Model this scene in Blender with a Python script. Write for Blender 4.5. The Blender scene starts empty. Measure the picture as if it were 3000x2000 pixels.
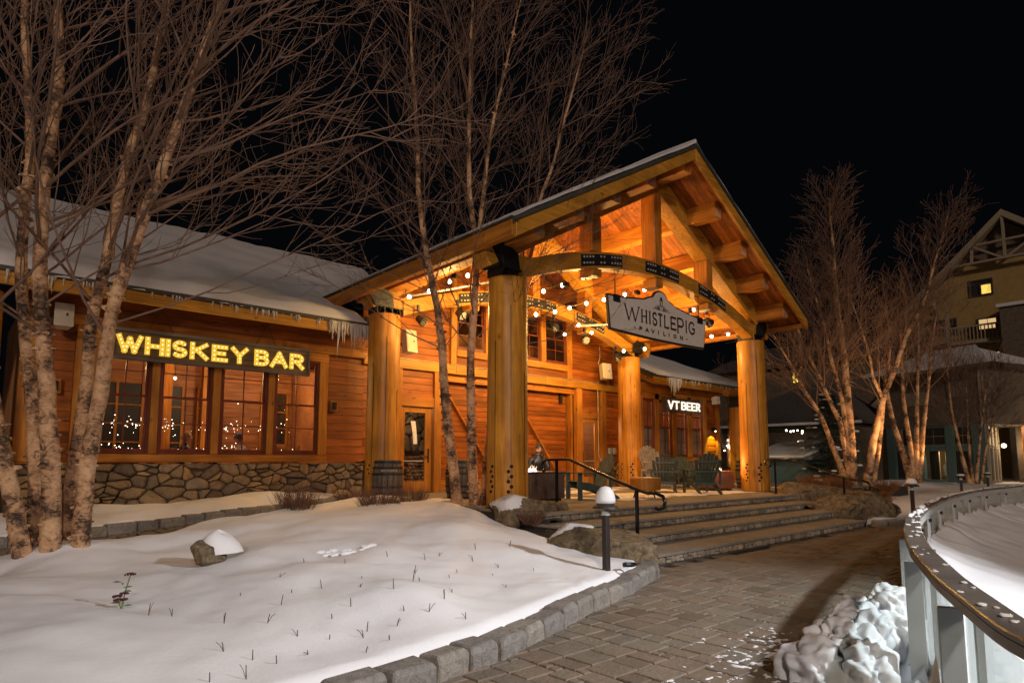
import bpy, bmesh, math, random
import numpy as np
from mathutils import Vector, Matrix, noise as mnoise
random.seed(7); RNG = np.random.default_rng(7)
PI = math.pi
sc = bpy.context.scene
COL = sc.collection

# ------------------------------------------------------------------ camera
cam_d = bpy.data.cameras.new('camera'); cam = bpy.data.objects.new('camera', cam_d); COL.objects.link(cam)
cam_d.sensor_width = 36.0; cam_d.lens = 1845.0 / 3000 * 36; cam_d.shift_y = 155.5 / 3000
cam_d.clip_start = 0.05; cam_d.clip_end = 600
cam.location = (0, 0, 1.5)
cam.rotation_euler = (math.radians(90 + 6.0), 0, math.radians(48.11 - 90))
sc.camera = cam

# ------------------------------------------------------------------ sky, sun, exposure
w = bpy.data.worlds.new('World'); sc.world = w; w.use_nodes = True
nt = w.node_tree; nt.nodes.clear()
wo = nt.nodes.new('ShaderNodeOutputWorld'); bg = nt.nodes.new('ShaderNodeBackground')
tc = nt.nodes.new('ShaderNodeTexCoord')
sv = nt.nodes.new('ShaderNodeTexVoronoi'); sv.inputs['Scale'].default_value = 120
mr = nt.nodes.new('ShaderNodeMapRange'); mr.inputs[1].default_value = 0.0; mr.inputs[2].default_value = 0.035
mr.inputs[3].default_value = 1.0; mr.inputs[4].default_value = 0.0
mx = nt.nodes.new('ShaderNodeMixRGB'); mx.inputs[1].default_value = (0.0011, 0.0013, 0.0019, 1); mx.inputs[2].default_value = (0.012, 0.015, 0.02, 1)
nt.links.new(tc.outputs['Generated'], sv.inputs['Vector']); nt.links.new(sv.outputs['Distance'], mr.inputs[0])
nt.links.new(mr.outputs[0], mx.inputs[0]); nt.links.new(mx.outputs[0], bg.inputs['Color'])
bg.inputs['Strength'].default_value = 1.0
nt.links.new(bg.outputs[0], wo.inputs['Surface'])

def light(name, kind, loc, energy, color, size=0.1, direction=None, spot=None, blend=0.5, size_y=None):
    d = bpy.data.lights.new(name, kind); d.energy = energy; d.color = color
    if kind == 'SUN': d.angle = size
    elif kind == 'AREA':
        d.size = size
        if size_y: d.shape = 'RECTANGLE'; d.size_y = size_y
    else: d.shadow_soft_size = size
    if kind == 'SPOT': d.spot_size = math.radians(spot); d.spot_blend = blend
    o = bpy.data.objects.new(name, d); COL.objects.link(o); o.location = loc
    if direction is not None:
        o.rotation_euler = Vector(direction).to_track_quat('-Z', 'Y').to_euler()
    return o

# the village lamps behind the photographer, far and soft, stand in one low warm sun; street lamp and rink flood are unseen lights without posts
light('sun', 'SUN', (-20, -60, 40), 0.8, (1.0, 0.78, 0.62), math.radians(6), (0.75, 1.0, -0.45))
light('street_lamp_a', 'POINT', (-1.5, -4.5, 5.5), 1250, (1.0, 0.84, 0.78), .25)
light('rink_flood', 'SPOT', (8.0, -3.5, 6.0), 3600, (0.95, 0.97, 1.0), .2, (-2.6, 5.3, -5.8), 64, .9)
sc.view_settings.view_transform = 'Standard'; sc.view_settings.look = 'None'
sc.view_settings.exposure = 0.22; sc.view_settings.gamma = 1.0
sc.view_settings.use_curve_mapping = False
sc.render.engine = 'CYCLES'
sc.cycles.max_bounces = 6; sc.cycles.diffuse_bounces = 3; sc.cycles.glossy_bounces = 3
sc.cycles.transmission_bounces = 4; sc.cycles.transparent_max_bounces = 12
sc.cycles.sample_clamp_indirect = 4.0; sc.cycles.use_denoising = True
sc.cycles.caustics_reflective = False; sc.cycles.caustics_refractive = False

# ------------------------------------------------------------------ mesh builder
class MB:
    def __init__(s): s.v = []; s.f = []; s.sm = False
    def add(s, vs, fs):
        n = len(s.v); s.v.extend(tuple(p) for p in vs); s.f.extend(tuple(i + n for i in f) for f in fs); return s
    def box(s, x0, x1, y0, y1, z0, z1):
        return s.add([(x0,y0,z0),(x1,y0,z0),(x1,y1,z0),(x0,y1,z0),(x0,y0,z1),(x1,y0,z1),(x1,y1,z1),(x0,y1,z1)],
                     [(0,3,2,1),(4,5,6,7),(0,1,5,4),(1,2,6,5),(2,3,7,6),(3,0,4,7)])
    def hexa(s, p):   # 8 points, bottom ring then top ring
        return s.add(p, [(0,3,2,1),(4,5,6,7),(0,1,5,4),(1,2,6,5),(2,3,7,6),(3,0,4,7)])
    def bar(s, a, b, w, h, up=(0,0,1)):
        a = Vector(a); b = Vector(b); d = (b - a).normalized(); up = Vector(up)
        if abs(d.dot(up)) > 0.99: up = Vector((0,1,0))
        sx = d.cross(up).normalized() * (w/2); sz = sx.cross(d).normalized() * (h/2)
        return s.hexa([a-sx-sz, a+sx-sz, b+sx-sz, b-sx-sz, a-sx+sz, a+sx+sz, b+sx+sz, b-sx+sz])
    def prism(s, poly, axis, lo, hi):  # poly 2D ccw, extruded on axis
        n = len(poly)
        def P(q, t): return (t, q[0], q[1]) if axis == 0 else ((q[0], t, q[1]) if axis == 1 else (q[0], q[1], t))
        vs = [P(q, lo) for q in poly] + [P(q, hi) for q in poly]
        fs = [tuple(range(n)), tuple(range(2*n-1, n-1, -1))] + [(i, i+n, (i+1) % n + n, (i+1) % n) for i in range(n)]
        return s.add(vs, fs)
    def tube(s, pts, r, n=8, cap=True):
        pts = [Vector(p) for p in pts]; m = len(pts)
        rr = list(r) if hasattr(r, '__len__') else [r]*m
        base = len(s.v); prev = None
        for i, p in enumerate(pts):
            t = (pts[min(i+1, m-1)] - pts[max(i-1, 0)]).normalized()
            if prev is None:
                u = Vector((0,0,1)) if abs(t.z) < 0.9 else Vector((1,0,0))
                x = t.cross(u).normalized()
            else:
                x = (prev - t * prev.dot(t)); x = x.normalized() if x.length > 1e-6 else t.orthogonal().normalized()
            prev = x; y = t.cross(x)
            for k in range(n):
                a = 2*PI*k/n; s.v.append(tuple(p + (x*math.cos(a) + y*math.sin(a))*rr[i]))
        for i in range(m-1):
            for k in range(n):
                a = base+i*n+k; b = base+i*n+(k+1) % n; s.f.append((a, b, b+n, a+n))
        if cap:
            s.f.append(tuple(base+k for k in range(n-1, -1, -1))); s.f.append(tuple(base+(m-1)*n+k for k in range(n)))
        return s
    def lathe(s, prof, c=(0,0,0), n=24, wob=None):  # prof: (r,z)
        base = len(s.v); m = len(prof)
        for (r, z) in prof:
            for k in range(n):
                a = 2*PI*k/n; q = r if wob is None else r*wob(a, z)
                s.v.append((c[0]+q*math.cos(a), c[1]+q*math.sin(a), c[2]+z))
        for i in range(m-1):
            for k in range(n):
                a = base+i*n+k; b = base+i*n+(k+1) % n; s.f.append((a, b, b+n, a+n))
        s.f.append(tuple(base+k for k in range(n-1, -1, -1))); s.f.append(tuple(base+(m-1)*n+k for k in range(n)))
        return s
    def ball(s, c, r, n=10, m=6, sq=(1,1,1)):
        base = len(s.v)
        for i in range(m+1):
            th = PI*i/m
            for k in range(n):
                a = 2*PI*k/n
                s.v.append((c[0]+r*sq[0]*math.sin(th)*math.cos(a), c[1]+r*sq[1]*math.sin(th)*math.sin(a), c[2]+r*sq[2]*math.cos(th)))
        for i in range(m):
            for k in range(n):
                a = base+i*n+k; b = base+i*n+(k+1) % n; s.f.append((a, a+n, b+n, b))
        return s
    def mesh(s, name, smooth=False):
        me = bpy.data.meshes.new(name); me.from_pydata(s.v, [], s.f)
        if smooth: me.shade_smooth()
        me.update(); return me

def np_mesh(name, V, F, smooth=False):
    me = bpy.data.meshes.new(name); V = np.asarray(V, dtype=np.float32); F = np.asarray(F, dtype=np.int32)
    nf, k = F.shape
    me.vertices.add(len(V)); me.vertices.foreach_set('co', V.ravel())
    me.loops.add(nf*k); me.loops.foreach_set('vertex_index', F.ravel())
    me.polygons.add(nf); me.polygons.foreach_set('loop_start', np.arange(0, nf*k, k, dtype=np.int32))
    me.update(calc_edges=True)
    if smooth: me.shade_smooth()
    return me

def link(name, me, mat, parent=None, bevel=0.0, local=False, loc=None):
    o = bpy.data.objects.new(name, me); COL.objects.link(o)
    if mat is not None and len(me.materials) == 0: me.materials.append(mat)
    if parent is not None:
        o.parent = parent
        if not local: o.matrix_parent_inverse = parent_world(parent).inverted()
    if loc is not None: o.location = loc
    if bevel:
        b = o.modifiers.new('edge', 'BEVEL'); b.width = bevel; b.segments = 1; b.limit_method = 'ANGLE'; b.angle_limit = 0.6
    return o
def parent_world(o):
    m = Matrix.Identity(4)
    while o is not None:
        loc = Matrix.LocRotScale(o.location, o.rotation_euler, o.scale)
        m = o.matrix_parent_inverse @ loc @ m if o.parent else loc @ m
        o = o.parent
    return m
def part(name, mb, mat, parent=None, bevel=0.0, smooth=False, local=False):
    return link(name, mb.mesh(name, smooth), mat, parent, bevel, local)
def tag(o, label, cat, group=None):
    o['label'] = label; o['category'] = cat
    if group: o['group'] = group
    return o
def thing(name, label, cat, loc=(0,0,0), rz=0, group=None):
    o = bpy.data.objects.new(name, None); COL.objects.link(o); o.empty_display_size = 0.1
    o.location = loc; o.rotation_euler = (0, 0, rz)
    return tag(o, label, cat, group)
def structure(o): o['kind'] = 'structure'; return o
def stuff(o): o['kind'] = 'stuff'; return o
def dup(o, parent=None, loc=None, rz=None):
    c = o.copy(); COL.objects.link(c)
    if parent is not None: c.parent = parent
    if loc is not None: c.location = loc
    if rz is not None: c.rotation_euler = (0, 0, rz)
    for ch in list(o.children): dup(ch, c)
    return c
def fn(x, y, z=0.0, s=1.0): return mnoise.noise(Vector((x*s, y*s, z*s)))

# ------------------------------------------------------------------ materials
MATS = {}
def nodes(name):
    m = bpy.data.materials.new(name); m.use_nodes = True; t = m.node_tree
    b = t.nodes['Principled BSDF']; return m, t, b
def col4(c): return (c[0], c[1], c[2], 1)
def N(t, kind, **kw):
    n = t.nodes.new(kind)
    for k, v in kw.items():
        if k in n.inputs: n.inputs[k].default_value = v
        else: setattr(n, k, v)
    return n
def ramp(t, fac, stops):
    r = t.nodes.new('ShaderNodeValToRGB'); e = r.color_ramp.elements
    while len(e) < len(stops): e.new(0.5)
    for i, (p, c) in enumerate(stops): e[i].position = p; e[i].color = col4(c)
    t.links.new(fac, r.inputs[0]); return r.outputs[0]
def mat_plain(name, c, rough=0.6, metal=0.0, var=0.15, scale=8.0, bump=0.0, spec=0.5, rand=0.0):
    m, t, b = nodes(name); L = t.links
    tcn = N(t, 'ShaderNodeTexCoord'); nz = N(t, 'ShaderNodeTexNoise', Scale=scale, Detail=6.0)
    L.new(tcn.outputs['Object'], nz.inputs['Vector'])
    o = ramp(t, nz.outputs['Fac'], [(0.3, [v*(1-var) for v in c]), (0.7, [min(1, v*(1+var)) for v in c])])
    if rand:
        oi = N(t, 'ShaderNodeObjectInfo'); mrr = N(t, 'ShaderNodeMapRange'); mrr.inputs[3].default_value = 1-rand; mrr.inputs[4].default_value = 1+rand
        L.new(oi.outputs['Random'], mrr.inputs[0]); mm = N(t, 'ShaderNodeVectorMath', operation='SCALE')
        L.new(o, mm.inputs[0]); L.new(mrr.outputs[0], mm.inputs['Scale']); o = mm.outputs[0]
    L.new(o, b.inputs['Base Color'])
    b.inputs['Roughness'].default_value = rough; b.inputs['Metallic'].default_value = metal
    b.inputs['Specular IOR Level'].default_value = spec
    if bump:
        bp = N(t, 'ShaderNodeBump', Strength=bump, Distance=0.02); n2 = N(t, 'ShaderNodeTexNoise', Scale=scale*4, Detail=8.0)
        L.new(tcn.outputs['Object'], n2.inputs['Vector']); L.new(n2.outputs['Fac'], bp.inputs['Height']); L.new(bp.outputs[0], b.inputs['Normal'])
    return m
def mat_wood(name, c, c2, axis=0, rough=0.55, knots=True, rand=0.22, grain=1.0):
    """stained timber: grain runs on the given object axis, each piece its own tone"""
    m, t, b = nodes(name); L = t.links
    tcn = N(t, 'ShaderNodeTexCoord'); oi = N(t, 'ShaderNodeObjectInfo')
    off = N(t, 'ShaderNodeVectorMath', operation='SCALE'); off.inputs[0].default_value = (13.1, 7.7, 5.3); L.new(oi.outputs['Random'], off.inputs['Scale'])
    ad = N(t, 'ShaderNodeVectorMath', operation='ADD'); L.new(tcn.outputs['Object'], ad.inputs[0]); L.new(off.outputs[0], ad.inputs[1])
    mp = N(t, 'ShaderNodeMapping'); s = [14.0*grain]*3; s[axis] = 0.9*grain; mp.inputs['Scale'].default_value = s
    L.new(ad.outputs[0], mp.inputs['Vector'])
    g = N(t, 'ShaderNodeTexNoise', Scale=1.0, Detail=8.0, Roughness=0.65, Distortion=0.6); L.new(mp.outputs[0], g.inputs['Vector'])
    big = N(t, 'ShaderNodeTexNoise', Scale=1.3, Detail=3.0); L.new(ad.outputs[0], big.inputs['Vector'])
    o = ramp(t, g.outputs['Fac'], [(0.32, c2), (0.5, [(a+d)/2 for a, d in zip(c, c2)]), (0.64, c)])
    mrr = N(t, 'ShaderNodeMapRange'); mrr.inputs[3].default_value = 1-rand; mrr.inputs[4].default_value = 1+rand; L.new(oi.outputs['Random'], mrr.inputs[0])
    mb = N(t, 'ShaderNodeMapRange'); mb.inputs[1].default_value = 0.3; mb.inputs[2].default_value = 0.7; mb.inputs[3].default_value = 0.72; mb.inputs[4].default_value = 1.15
    L.new(big.outputs['Fac'], mb.inputs[0])
    mu = N(t, 'ShaderNodeMath', operation='MULTIPLY'); L.new(mrr.outputs[0], mu.inputs[0]); L.new(mb.outputs[0], mu.inputs[1])
    fac = mu.outputs[0]
    if knots:
        mp2 = N(t, 'ShaderNodeMapping'); s2 = [3.2]*3; s2[axis] = 1.5; mp2.inputs['Scale'].default_value = s2; L.new(ad.outputs[0], mp2.inputs['Vector'])
        vo = N(t, 'ShaderNodeTexVoronoi', Scale=1.0); L.new(mp2.outputs[0], vo.inputs['Vector'])
        mk = N(t, 'ShaderNodeMapRange'); mk.inputs[1].default_value = 0.05; mk.inputs[2].default_value = 0.13; mk.inputs[3].default_value = 0.38; mk.inputs[4].default_value = 1.0
        L.new(vo.outputs['Distance'], mk.inputs[0]); m3 = N(t, 'ShaderNodeMath', operation='MULTIPLY'); L.new(fac, m3.inputs[0]); L.new(mk.outputs[0], m3.inputs[1]); fac = m3.outputs[0]
    vm = N(t, 'ShaderNodeVectorMath', operation='SCALE'); L.new(o, vm.inputs[0]); L.new(fac, vm.inputs['Scale']); L.new(vm.outputs[0], b.inputs['Base Color'])
    b.inputs['Roughness'].default_value = rough; b.inputs['Specular IOR Level'].default_value = 0.35
    bp = N(t, 'ShaderNodeBump', Strength=0.25, Distance=0.01); L.new(g.outputs['Fac'], bp.inputs['Height']); L.new(bp.outputs[0], b.inputs['Normal'])
    return m
def mat_emit(name, c, s):
    m = bpy.data.materials.new(name); m.use_nodes = True; t = m.node_tree; t.nodes.clear()
    e = N(t, 'ShaderNodeEmission'); e.inputs[0].default_value = col4(c); e.inputs[1].default_value = s
    o = N(t, 'ShaderNodeOutputMaterial'); t.links.new(e.outputs[0], o.inputs[0]); return m
def mat_glass(name, tint=(1,1,1), refl=0.12, rough=0.02):
    m = bpy.data.materials.new(name); m.use_nodes = True; t = m.node_tree; t.nodes.clear()
    tr = N(t, 'ShaderNodeBsdfTransparent'); tr.inputs[0].default_value = col4(tint)
    gl = N(t, 'ShaderNodeBsdfGlossy'); gl.inputs['Roughness'].default_value = rough
    lw = N(t, 'ShaderNodeLayerWeight', Blend=0.5); mi = N(t, 'ShaderNodeMixShader'); o = N(t, 'ShaderNodeOutputMaterial')
    pw = N(t, 'ShaderNodeMath', operation='POWER'); pw.inputs[1].default_value = 4.0; t.links.new(lw.outputs['Facing'], pw.inputs[0])
    mm = N(t, 'ShaderNodeMath', operation='MULTIPLY_ADD'); mm.inputs[1].default_value = 0.55; mm.inputs[2].default_value = 0.03+refl*0.15; t.links.new(pw.outputs[0], mm.inputs[0])
    t.links.new(mm.outputs[0], mi.inputs[0]); t.links.new(tr.outputs[0], mi.inputs[1]); t.links.new(gl.outputs[0], mi.inputs[2]); t.links.new(mi.outputs[0], o.inputs[0])
    return m
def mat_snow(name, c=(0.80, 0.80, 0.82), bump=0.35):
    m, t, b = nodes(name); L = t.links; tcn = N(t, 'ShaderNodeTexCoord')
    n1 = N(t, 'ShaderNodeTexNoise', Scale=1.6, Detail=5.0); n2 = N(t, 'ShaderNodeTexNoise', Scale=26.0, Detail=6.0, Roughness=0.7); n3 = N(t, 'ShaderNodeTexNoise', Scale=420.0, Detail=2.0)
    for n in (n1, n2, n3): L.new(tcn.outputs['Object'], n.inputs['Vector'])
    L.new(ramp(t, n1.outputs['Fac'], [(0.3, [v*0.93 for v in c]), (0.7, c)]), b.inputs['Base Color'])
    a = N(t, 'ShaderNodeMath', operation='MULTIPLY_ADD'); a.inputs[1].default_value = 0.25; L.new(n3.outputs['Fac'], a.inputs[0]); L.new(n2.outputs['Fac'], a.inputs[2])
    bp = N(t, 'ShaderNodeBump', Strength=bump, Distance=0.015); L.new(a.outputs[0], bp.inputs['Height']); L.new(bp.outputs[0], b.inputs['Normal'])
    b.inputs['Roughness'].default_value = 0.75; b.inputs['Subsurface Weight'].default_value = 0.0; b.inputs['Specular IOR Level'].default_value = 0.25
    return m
def mat_stone(name, cols, rand=0.35, scale=6.0, rough=0.85):
    m, t, b = nodes(name); L = t.links; tcn = N(t, 'ShaderNodeTexCoord'); oi = N(t, 'ShaderNodeObjectInfo')
    an = N(t, 'ShaderNodeAttribute', attribute_name='tone'); sm = N(t, 'ShaderNodeMath', operation='ADD'); L.new(oi.outputs['Random'], sm.inputs[0]); L.new(an.outputs['Fac'], sm.inputs[1])
    fr = N(t, 'ShaderNodeMath', operation='FRACT'); L.new(sm.outputs[0], fr.inputs[0])
    pick = ramp(t, fr.outputs[0], [(i/(len(cols)-1) if len(cols) > 1 else 0, c) for i, c in enumerate(cols)])
    n1 = N(t, 'ShaderNodeTexNoise', Scale=scale, Detail=9.0, Roughness=0.72, Distortion=0.8); L.new(tcn.outputs['Object'], n1.inputs['Vector'])
    mr1 = N(t, 'ShaderNodeMapRange'); mr1.inputs[1].default_value = 0.3; mr1.inputs[2].default_value = 0.72; mr1.inputs[3].default_value = 1-rand*1.3; mr1.inputs[4].default_value = 1+rand
    L.new(n1.outputs['Fac'], mr1.inputs[0]); vm = N(t, 'ShaderNodeVectorMath', operation='SCALE'); L.new(pick, vm.inputs[0]); L.new(mr1.outputs[0], vm.inputs['Scale'])
    L.new(vm.outputs[0], b.inputs['Base Color']); b.inputs['Roughness'].default_value = rough; b.inputs['Specular IOR Level'].default_value = 0.3
    bp = N(t, 'ShaderNodeBump', Strength=0.6, Distance=0.02); n2 = N(t, 'ShaderNodeTexNoise', Scale=scale*5, Detail=8.0); L.new(tcn.outputs['Object'], n2.inputs['Vector'])
    L.new(n2.outputs['Fac'], bp.inputs['Height']); L.new(bp.outputs[0], b.inputs['Normal'])
    return m
WC, WD = (0.52, 0.205, 0.026), (0.27, 0.092, 0.011)
M = dict(
 woodx=mat_wood('cedar_x', WC, WD, 0), woody=mat_wood('cedar_y', WC, WD, 1), woodz=mat_wood('cedar_z', WC, WD, 2),
 sidex=mat_wood('siding_x', (0.37, 0.108, 0.014), (0.19, 0.05, 0.007), 0, rand=0.28),
 logz=mat_wood('log_z', (0.58, 0.27, 0.032), (0.32, 0.12, 0.014), 2, rough=0.45, rand=0.06, grain=0.8),
 beam=mat_wood('timber_x', (0.54, 0.255, 0.030), (0.30, 0.125, 0.014), 0, rough=0.5, rand=0.1),
 trim=mat_wood('trim_z', (0.50, 0.21, 0.026), (0.28, 0.10, 0.012), 2, rand=0.12),
 red=mat_plain('oxblood_paint', (0.14, 0.026, 0.010), 0.45, var=0.2),
 steel=mat_plain('black_steel', (0.018, 0.019, 0.022), 0.5, 0.4, 0.3, 5, bump=0.1),
 bolt=mat_plain('bolt_steel', (0.45, 0.43, 0.40), 0.4, 0.3),
 blackhole=mat_plain('black_plug', (0.01, 0.008, 0.006), 0.8),
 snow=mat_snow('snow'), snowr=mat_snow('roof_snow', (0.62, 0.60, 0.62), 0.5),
 shingle=mat_plain('roof_shingle', (0.06, 0.045, 0.032), 0.9, var=0.4, scale=14, bump=0.5, rand=0.4),
 drip=mat_plain('drip_edge', (0.045, 0.042, 0.035), 0.6, var=0.3),
 stone=mat_stone('field_stone', [(0.26,0.18,0.10),(0.36,0.25,0.14),(0.17,0.13,0.09),(0.44,0.27,0.11),(0.28,0.21,0.14),(0.14,0.10,0.07),(0.33,0.23,0.12)]),  # warm glow of the sign is mixed into these stone colours
 mortar=mat_plain('mortar', (0.085, 0.064, 0.045), 0.95, var=0.3, scale=20, bump=0.6),
 slab=mat_stone('blue_stone', [(0.22,0.20,0.17),(0.25,0.225,0.19),(0.19,0.175,0.15)], 0.18, 4),
 riser=mat_stone('riser_stone', [(0.24,0.20,0.15),(0.34,0.28,0.21),(0.15,0.13,0.11),(0.40,0.33,0.24)], 0.4, 9),
 paver=mat_stone('paver', [(0.185,0.15,0.11),(0.18,0.13,0.095),(0.155,0.135,0.105),(0.20,0.16,0.12),(0.125,0.095,0.07),(0.185,0.155,0.12)], 0.16, 5, 0.8),
 joint=mat_plain('joint_sand', (0.035, 0.027, 0.02), 1.0, var=0.4, scale=30),
 curb=mat_stone('granite_curb', [(0.24,0.22,0.20),(0.20,0.185,0.17),(0.28,0.25,0.21)], 0.35, 14),
 boulder=mat_stone('boulder', [(0.17,0.125,0.075),(0.20,0.15,0.09)], 0.75, 7),
 bark=None, twig=mat_plain('twig', (0.16, 0.092, 0.062), 0.7, var=0.3, scale=5),
 bush=mat_plain('bush_twig', (0.13, 0.06, 0.035), 0.8, var=0.3), bush2=mat_plain('orange_bush', (0.22, 0.10, 0.04), 0.8, var=0.3),
 iron=mat_plain('black_rail', (0.012, 0.012, 0.013), 0.22, 0.3, 0.2, 4),
 darkbronze=mat_plain('dark_bronze', (0.045, 0.034, 0.03), 0.5, 0.3, 0.3, 3), alu=mat_plain('aluminium', (0.46, 0.49, 0.50), 0.4, 0.15, 0.1, 3), bronze=mat_plain('rail_cap', (0.20, 0.17, 0.145), 0.34, 0.6, 0.3, 3),
 chair=mat_plain('green_chair', (0.035, 0.055, 0.048), 0.5, var=0.25, rand=0.12), chair2=mat_plain('weathered_chair', (0.30, 0.27, 0.23), 0.7, var=0.25),
 corten=mat_plain('rust_steel', (0.17, 0.068, 0.04), 0.75, 0.1, 0.35, 3, bump=0.2), darkpit=mat_plain('dark_pit', (0.10, 0.066, 0.052), 0.7, 0.1, 0.3, 3, bump=0.2),
 white=mat_plain('white_plastic', (0.62, 0.58, 0.52), 0.5, var=0.06), grille=mat_plain('speaker_grille', (0.52, 0.47, 0.40), 0.7, var=0.06),
 black=mat_plain('black', (0.012, 0.012, 0.012), 0.5), barrel=mat_wood('barrel', (0.13, 0.10, 0.08), (0.05, 0.042, 0.036), 2, knots=False),
 signb=mat_wood('weathered_board', (0.20, 0.12, 0.06), (0.05, 0.035, 0.022), 0, knots=False, grain=0.7), signf=mat_wood('grey_frame', (0.14, 0.125, 0.11), (0.07, 0.06, 0.055), 0, knots=False),
 signw=mat_plain('sign_cream', (0.60, 0.56, 0.51), 0.6, var=0.05), ink=mat_plain('sign_ink', (0.025, 0.016, 0.012), 0.5), ink2=mat_plain('sign_grey', (0.17, 0.13, 0.11), 0.6),
 teal=mat_plain('teal_paint', (0.085, 0.15, 0.15), 0.6, var=0.12), darkwall=mat_plain('dark_shingle_wall', (0.11, 0.085, 0.06), 0.9, var=0.3, scale=5),
 hotel=mat_plain('hotel_wall', (0.30, 0.20, 0.07), 0.9, var=0.12, scale=3), hoteltrim=mat_plain('hotel_trim', (0.27, 0.215, 0.15), 0.8), hroof=mat_plain('dark_roof', (0.055, 0.048, 0.045), 0.9, var=0.3),
 glass=mat_glass('window_glass'), rinkglass=mat_glass('rink_glass', (0.90, 0.95, 0.94), 0.25, 0.04), dark=mat_plain('dark_interior', (0.02, 0.017, 0.014), 0.9),
 frost=mat_plain('frosted_glass', (0.22, 0.19, 0.16), 0.35),
 letter=mat_emit('lit_letter', (1.0, 0.60, 0.055), 0.80), lbulb=mat_emit('letter_bulb', (1.0, 0.88, 0.42), 1.9), vtl=mat_emit('white_letter', (1.0, 0.86, 0.68), 1.25),
 bulb=mat_emit('festoon_bulb', (1.0, 0.82, 0.55), 22.0), fairy=mat_emit('fairy_and_reflected_light', (1.0, 0.86, 0.66), 9.0), lampw=mat_emit('warm_lamp', (1.0, 0.76, 0.42), 3.5),
 winlit=mat_emit('lit_curtain', (1.0, 0.66, 0.12), 1.3), winlit2=mat_emit('lit_pane', (1.0, 0.66, 0.30), 0.6), lit_room=mat_plain('cream_room', (0.7, 0.6, 0.42), 0.8, var=0.05),
 needle=mat_plain('spruce', (0.05, 0.075, 0.055), 0.7, var=0.4), red_wood=mat_wood('interior_wood', (0.46, 0.20, 0.075), (0.28, 0.11, 0.04), 0, knots=False),
 skin=mat_plain('skin', (0.50, 0.27, 0.19), 0.55, var=0.06), jacket=mat_plain('black_jacket', (0.013, 0.014, 0.018), 0.45, var=0.3), hair=mat_plain('brown_hair', (0.055, 0.03, 0.018), 0.6, var=0.3, scale=40),
 blond=mat_plain('fair_hair', (0.36, 0.21, 0.10), 0.5, var=0.3, scale=40), shirt=mat_plain('pale_shirt', (0.55, 0.50, 0.46), 0.8), paper=mat_plain('paper', (0.75, 0.72, 0.68), 0.8, var=0.08),
 shing_o=mat_wood('orange_shingle', (0.42, 0.17, 0.05), (0.25, 0.09, 0.025), 2, knots=False, rand=0.2), ice=None, cable=mat_plain('cable', (0.02, 0.02, 0.02), 0.5),
 leaf_g=mat_plain('sedum_leaf', (0.10, 0.15, 0.04), 0.6), flower=mat_plain('dried_flower', (0.07, 0.012, 0.018), 0.8), reed=mat_plain('dry_stem', (0.10, 0.055, 0.03), 0.8),
 log=mat_plain('split_log', (0.42, 0.22, 0.10), 0.8, var=0.35, scale=6, rand=0.4),
)
def mat_bark():
    m, t, b = nodes('birch_bark'); L = t.links; tcn = N(t, 'ShaderNodeTexCoord')
    mp = N(t, 'ShaderNodeMapping'); mp.inputs['Scale'].default_value = (7, 7, 11.0); L.new(tcn.outputs['Object'], mp.inputs['Vector'])
    n1 = N(t, 'ShaderNodeTexNoise', Scale=1.3, Detail=9.0, Roughness=0.72, Distortion=1.4); L.new(mp.outputs[0], n1.inputs['Vector'])
    n5 = N(t, 'ShaderNodeTexNoise', Scale=2.6, Detail=5.0, Roughness=0.6); L.new(tcn.outputs['Object'], n5.inputs['Vector'])
    mxx = N(t, 'ShaderNodeMath', operation='MULTIPLY_ADD'); mxx.inputs[1].default_value = .75; L.new(n5.outputs['Fac'], mxx.inputs[0]); m2 = N(t, 'ShaderNodeMath', operation='MULTIPLY_ADD'); m2.inputs[1].default_value = .62; m2.inputs[2].default_value = -.19; L.new(n1.outputs['Fac'], m2.inputs[0]); L.new(m2.outputs[0], mxx.inputs[2])
    o = ramp(t, mxx.outputs[0], [(0.38, (0.04, 0.028, 0.02)), (0.45, (0.19, 0.11, 0.065)), (0.50, (0.44, 0.25, 0.13)), (0.62, (0.66, 0.42, 0.24))])
    L.new(o, b.inputs['Base Color']); b.inputs['Roughness'].default_value = 0.75; b.inputs['Specular IOR Level'].default_value = 0.3
    bp = N(t, 'ShaderNodeBump', Strength=0.8, Distance=0.03); L.new(n1.outputs['Fac'], bp.inputs['Height']); L.new(bp.outputs[0], b.inputs['Normal']); return m
M['bark'] = mat_bark()
def mat_icicle():
    m, t, b = nodes('icicle'); b.inputs['Base Color'].default_value = (0.75, 0.72, 0.66, 1); b.inputs['Roughness'].default_value = 0.12
    b.inputs['Transmission Weight'].default_value = 0.35; b.inputs['IOR'].default_value = 1.31; return m
M['icicle'] = mat_icicle()
def mat_ice():
    m, t, b = nodes('rink_ice'); L = t.links; tcn = N(t, 'ShaderNodeTexCoord'); n1 = N(t, 'ShaderNodeTexNoise', Scale=1.1, Detail=8.0, Roughness=0.6, Distortion=1.0)
    L.new(tcn.outputs['Object'], n1.inputs['Vector'])
    L.new(ramp(t, n1.outputs['Fac'], [(0.35, (0.34, 0.34, 0.36)), (0.65, (0.66, 0.64, 0.65))]), b.inputs['Base Color'])
    L.new(ramp(t, n1.outputs['Fac'], [(0.35, (0.16,)*3), (0.65, (0.5,)*3)]), b.inputs['Roughness']); return m
M['ice'] = mat_ice()
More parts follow.
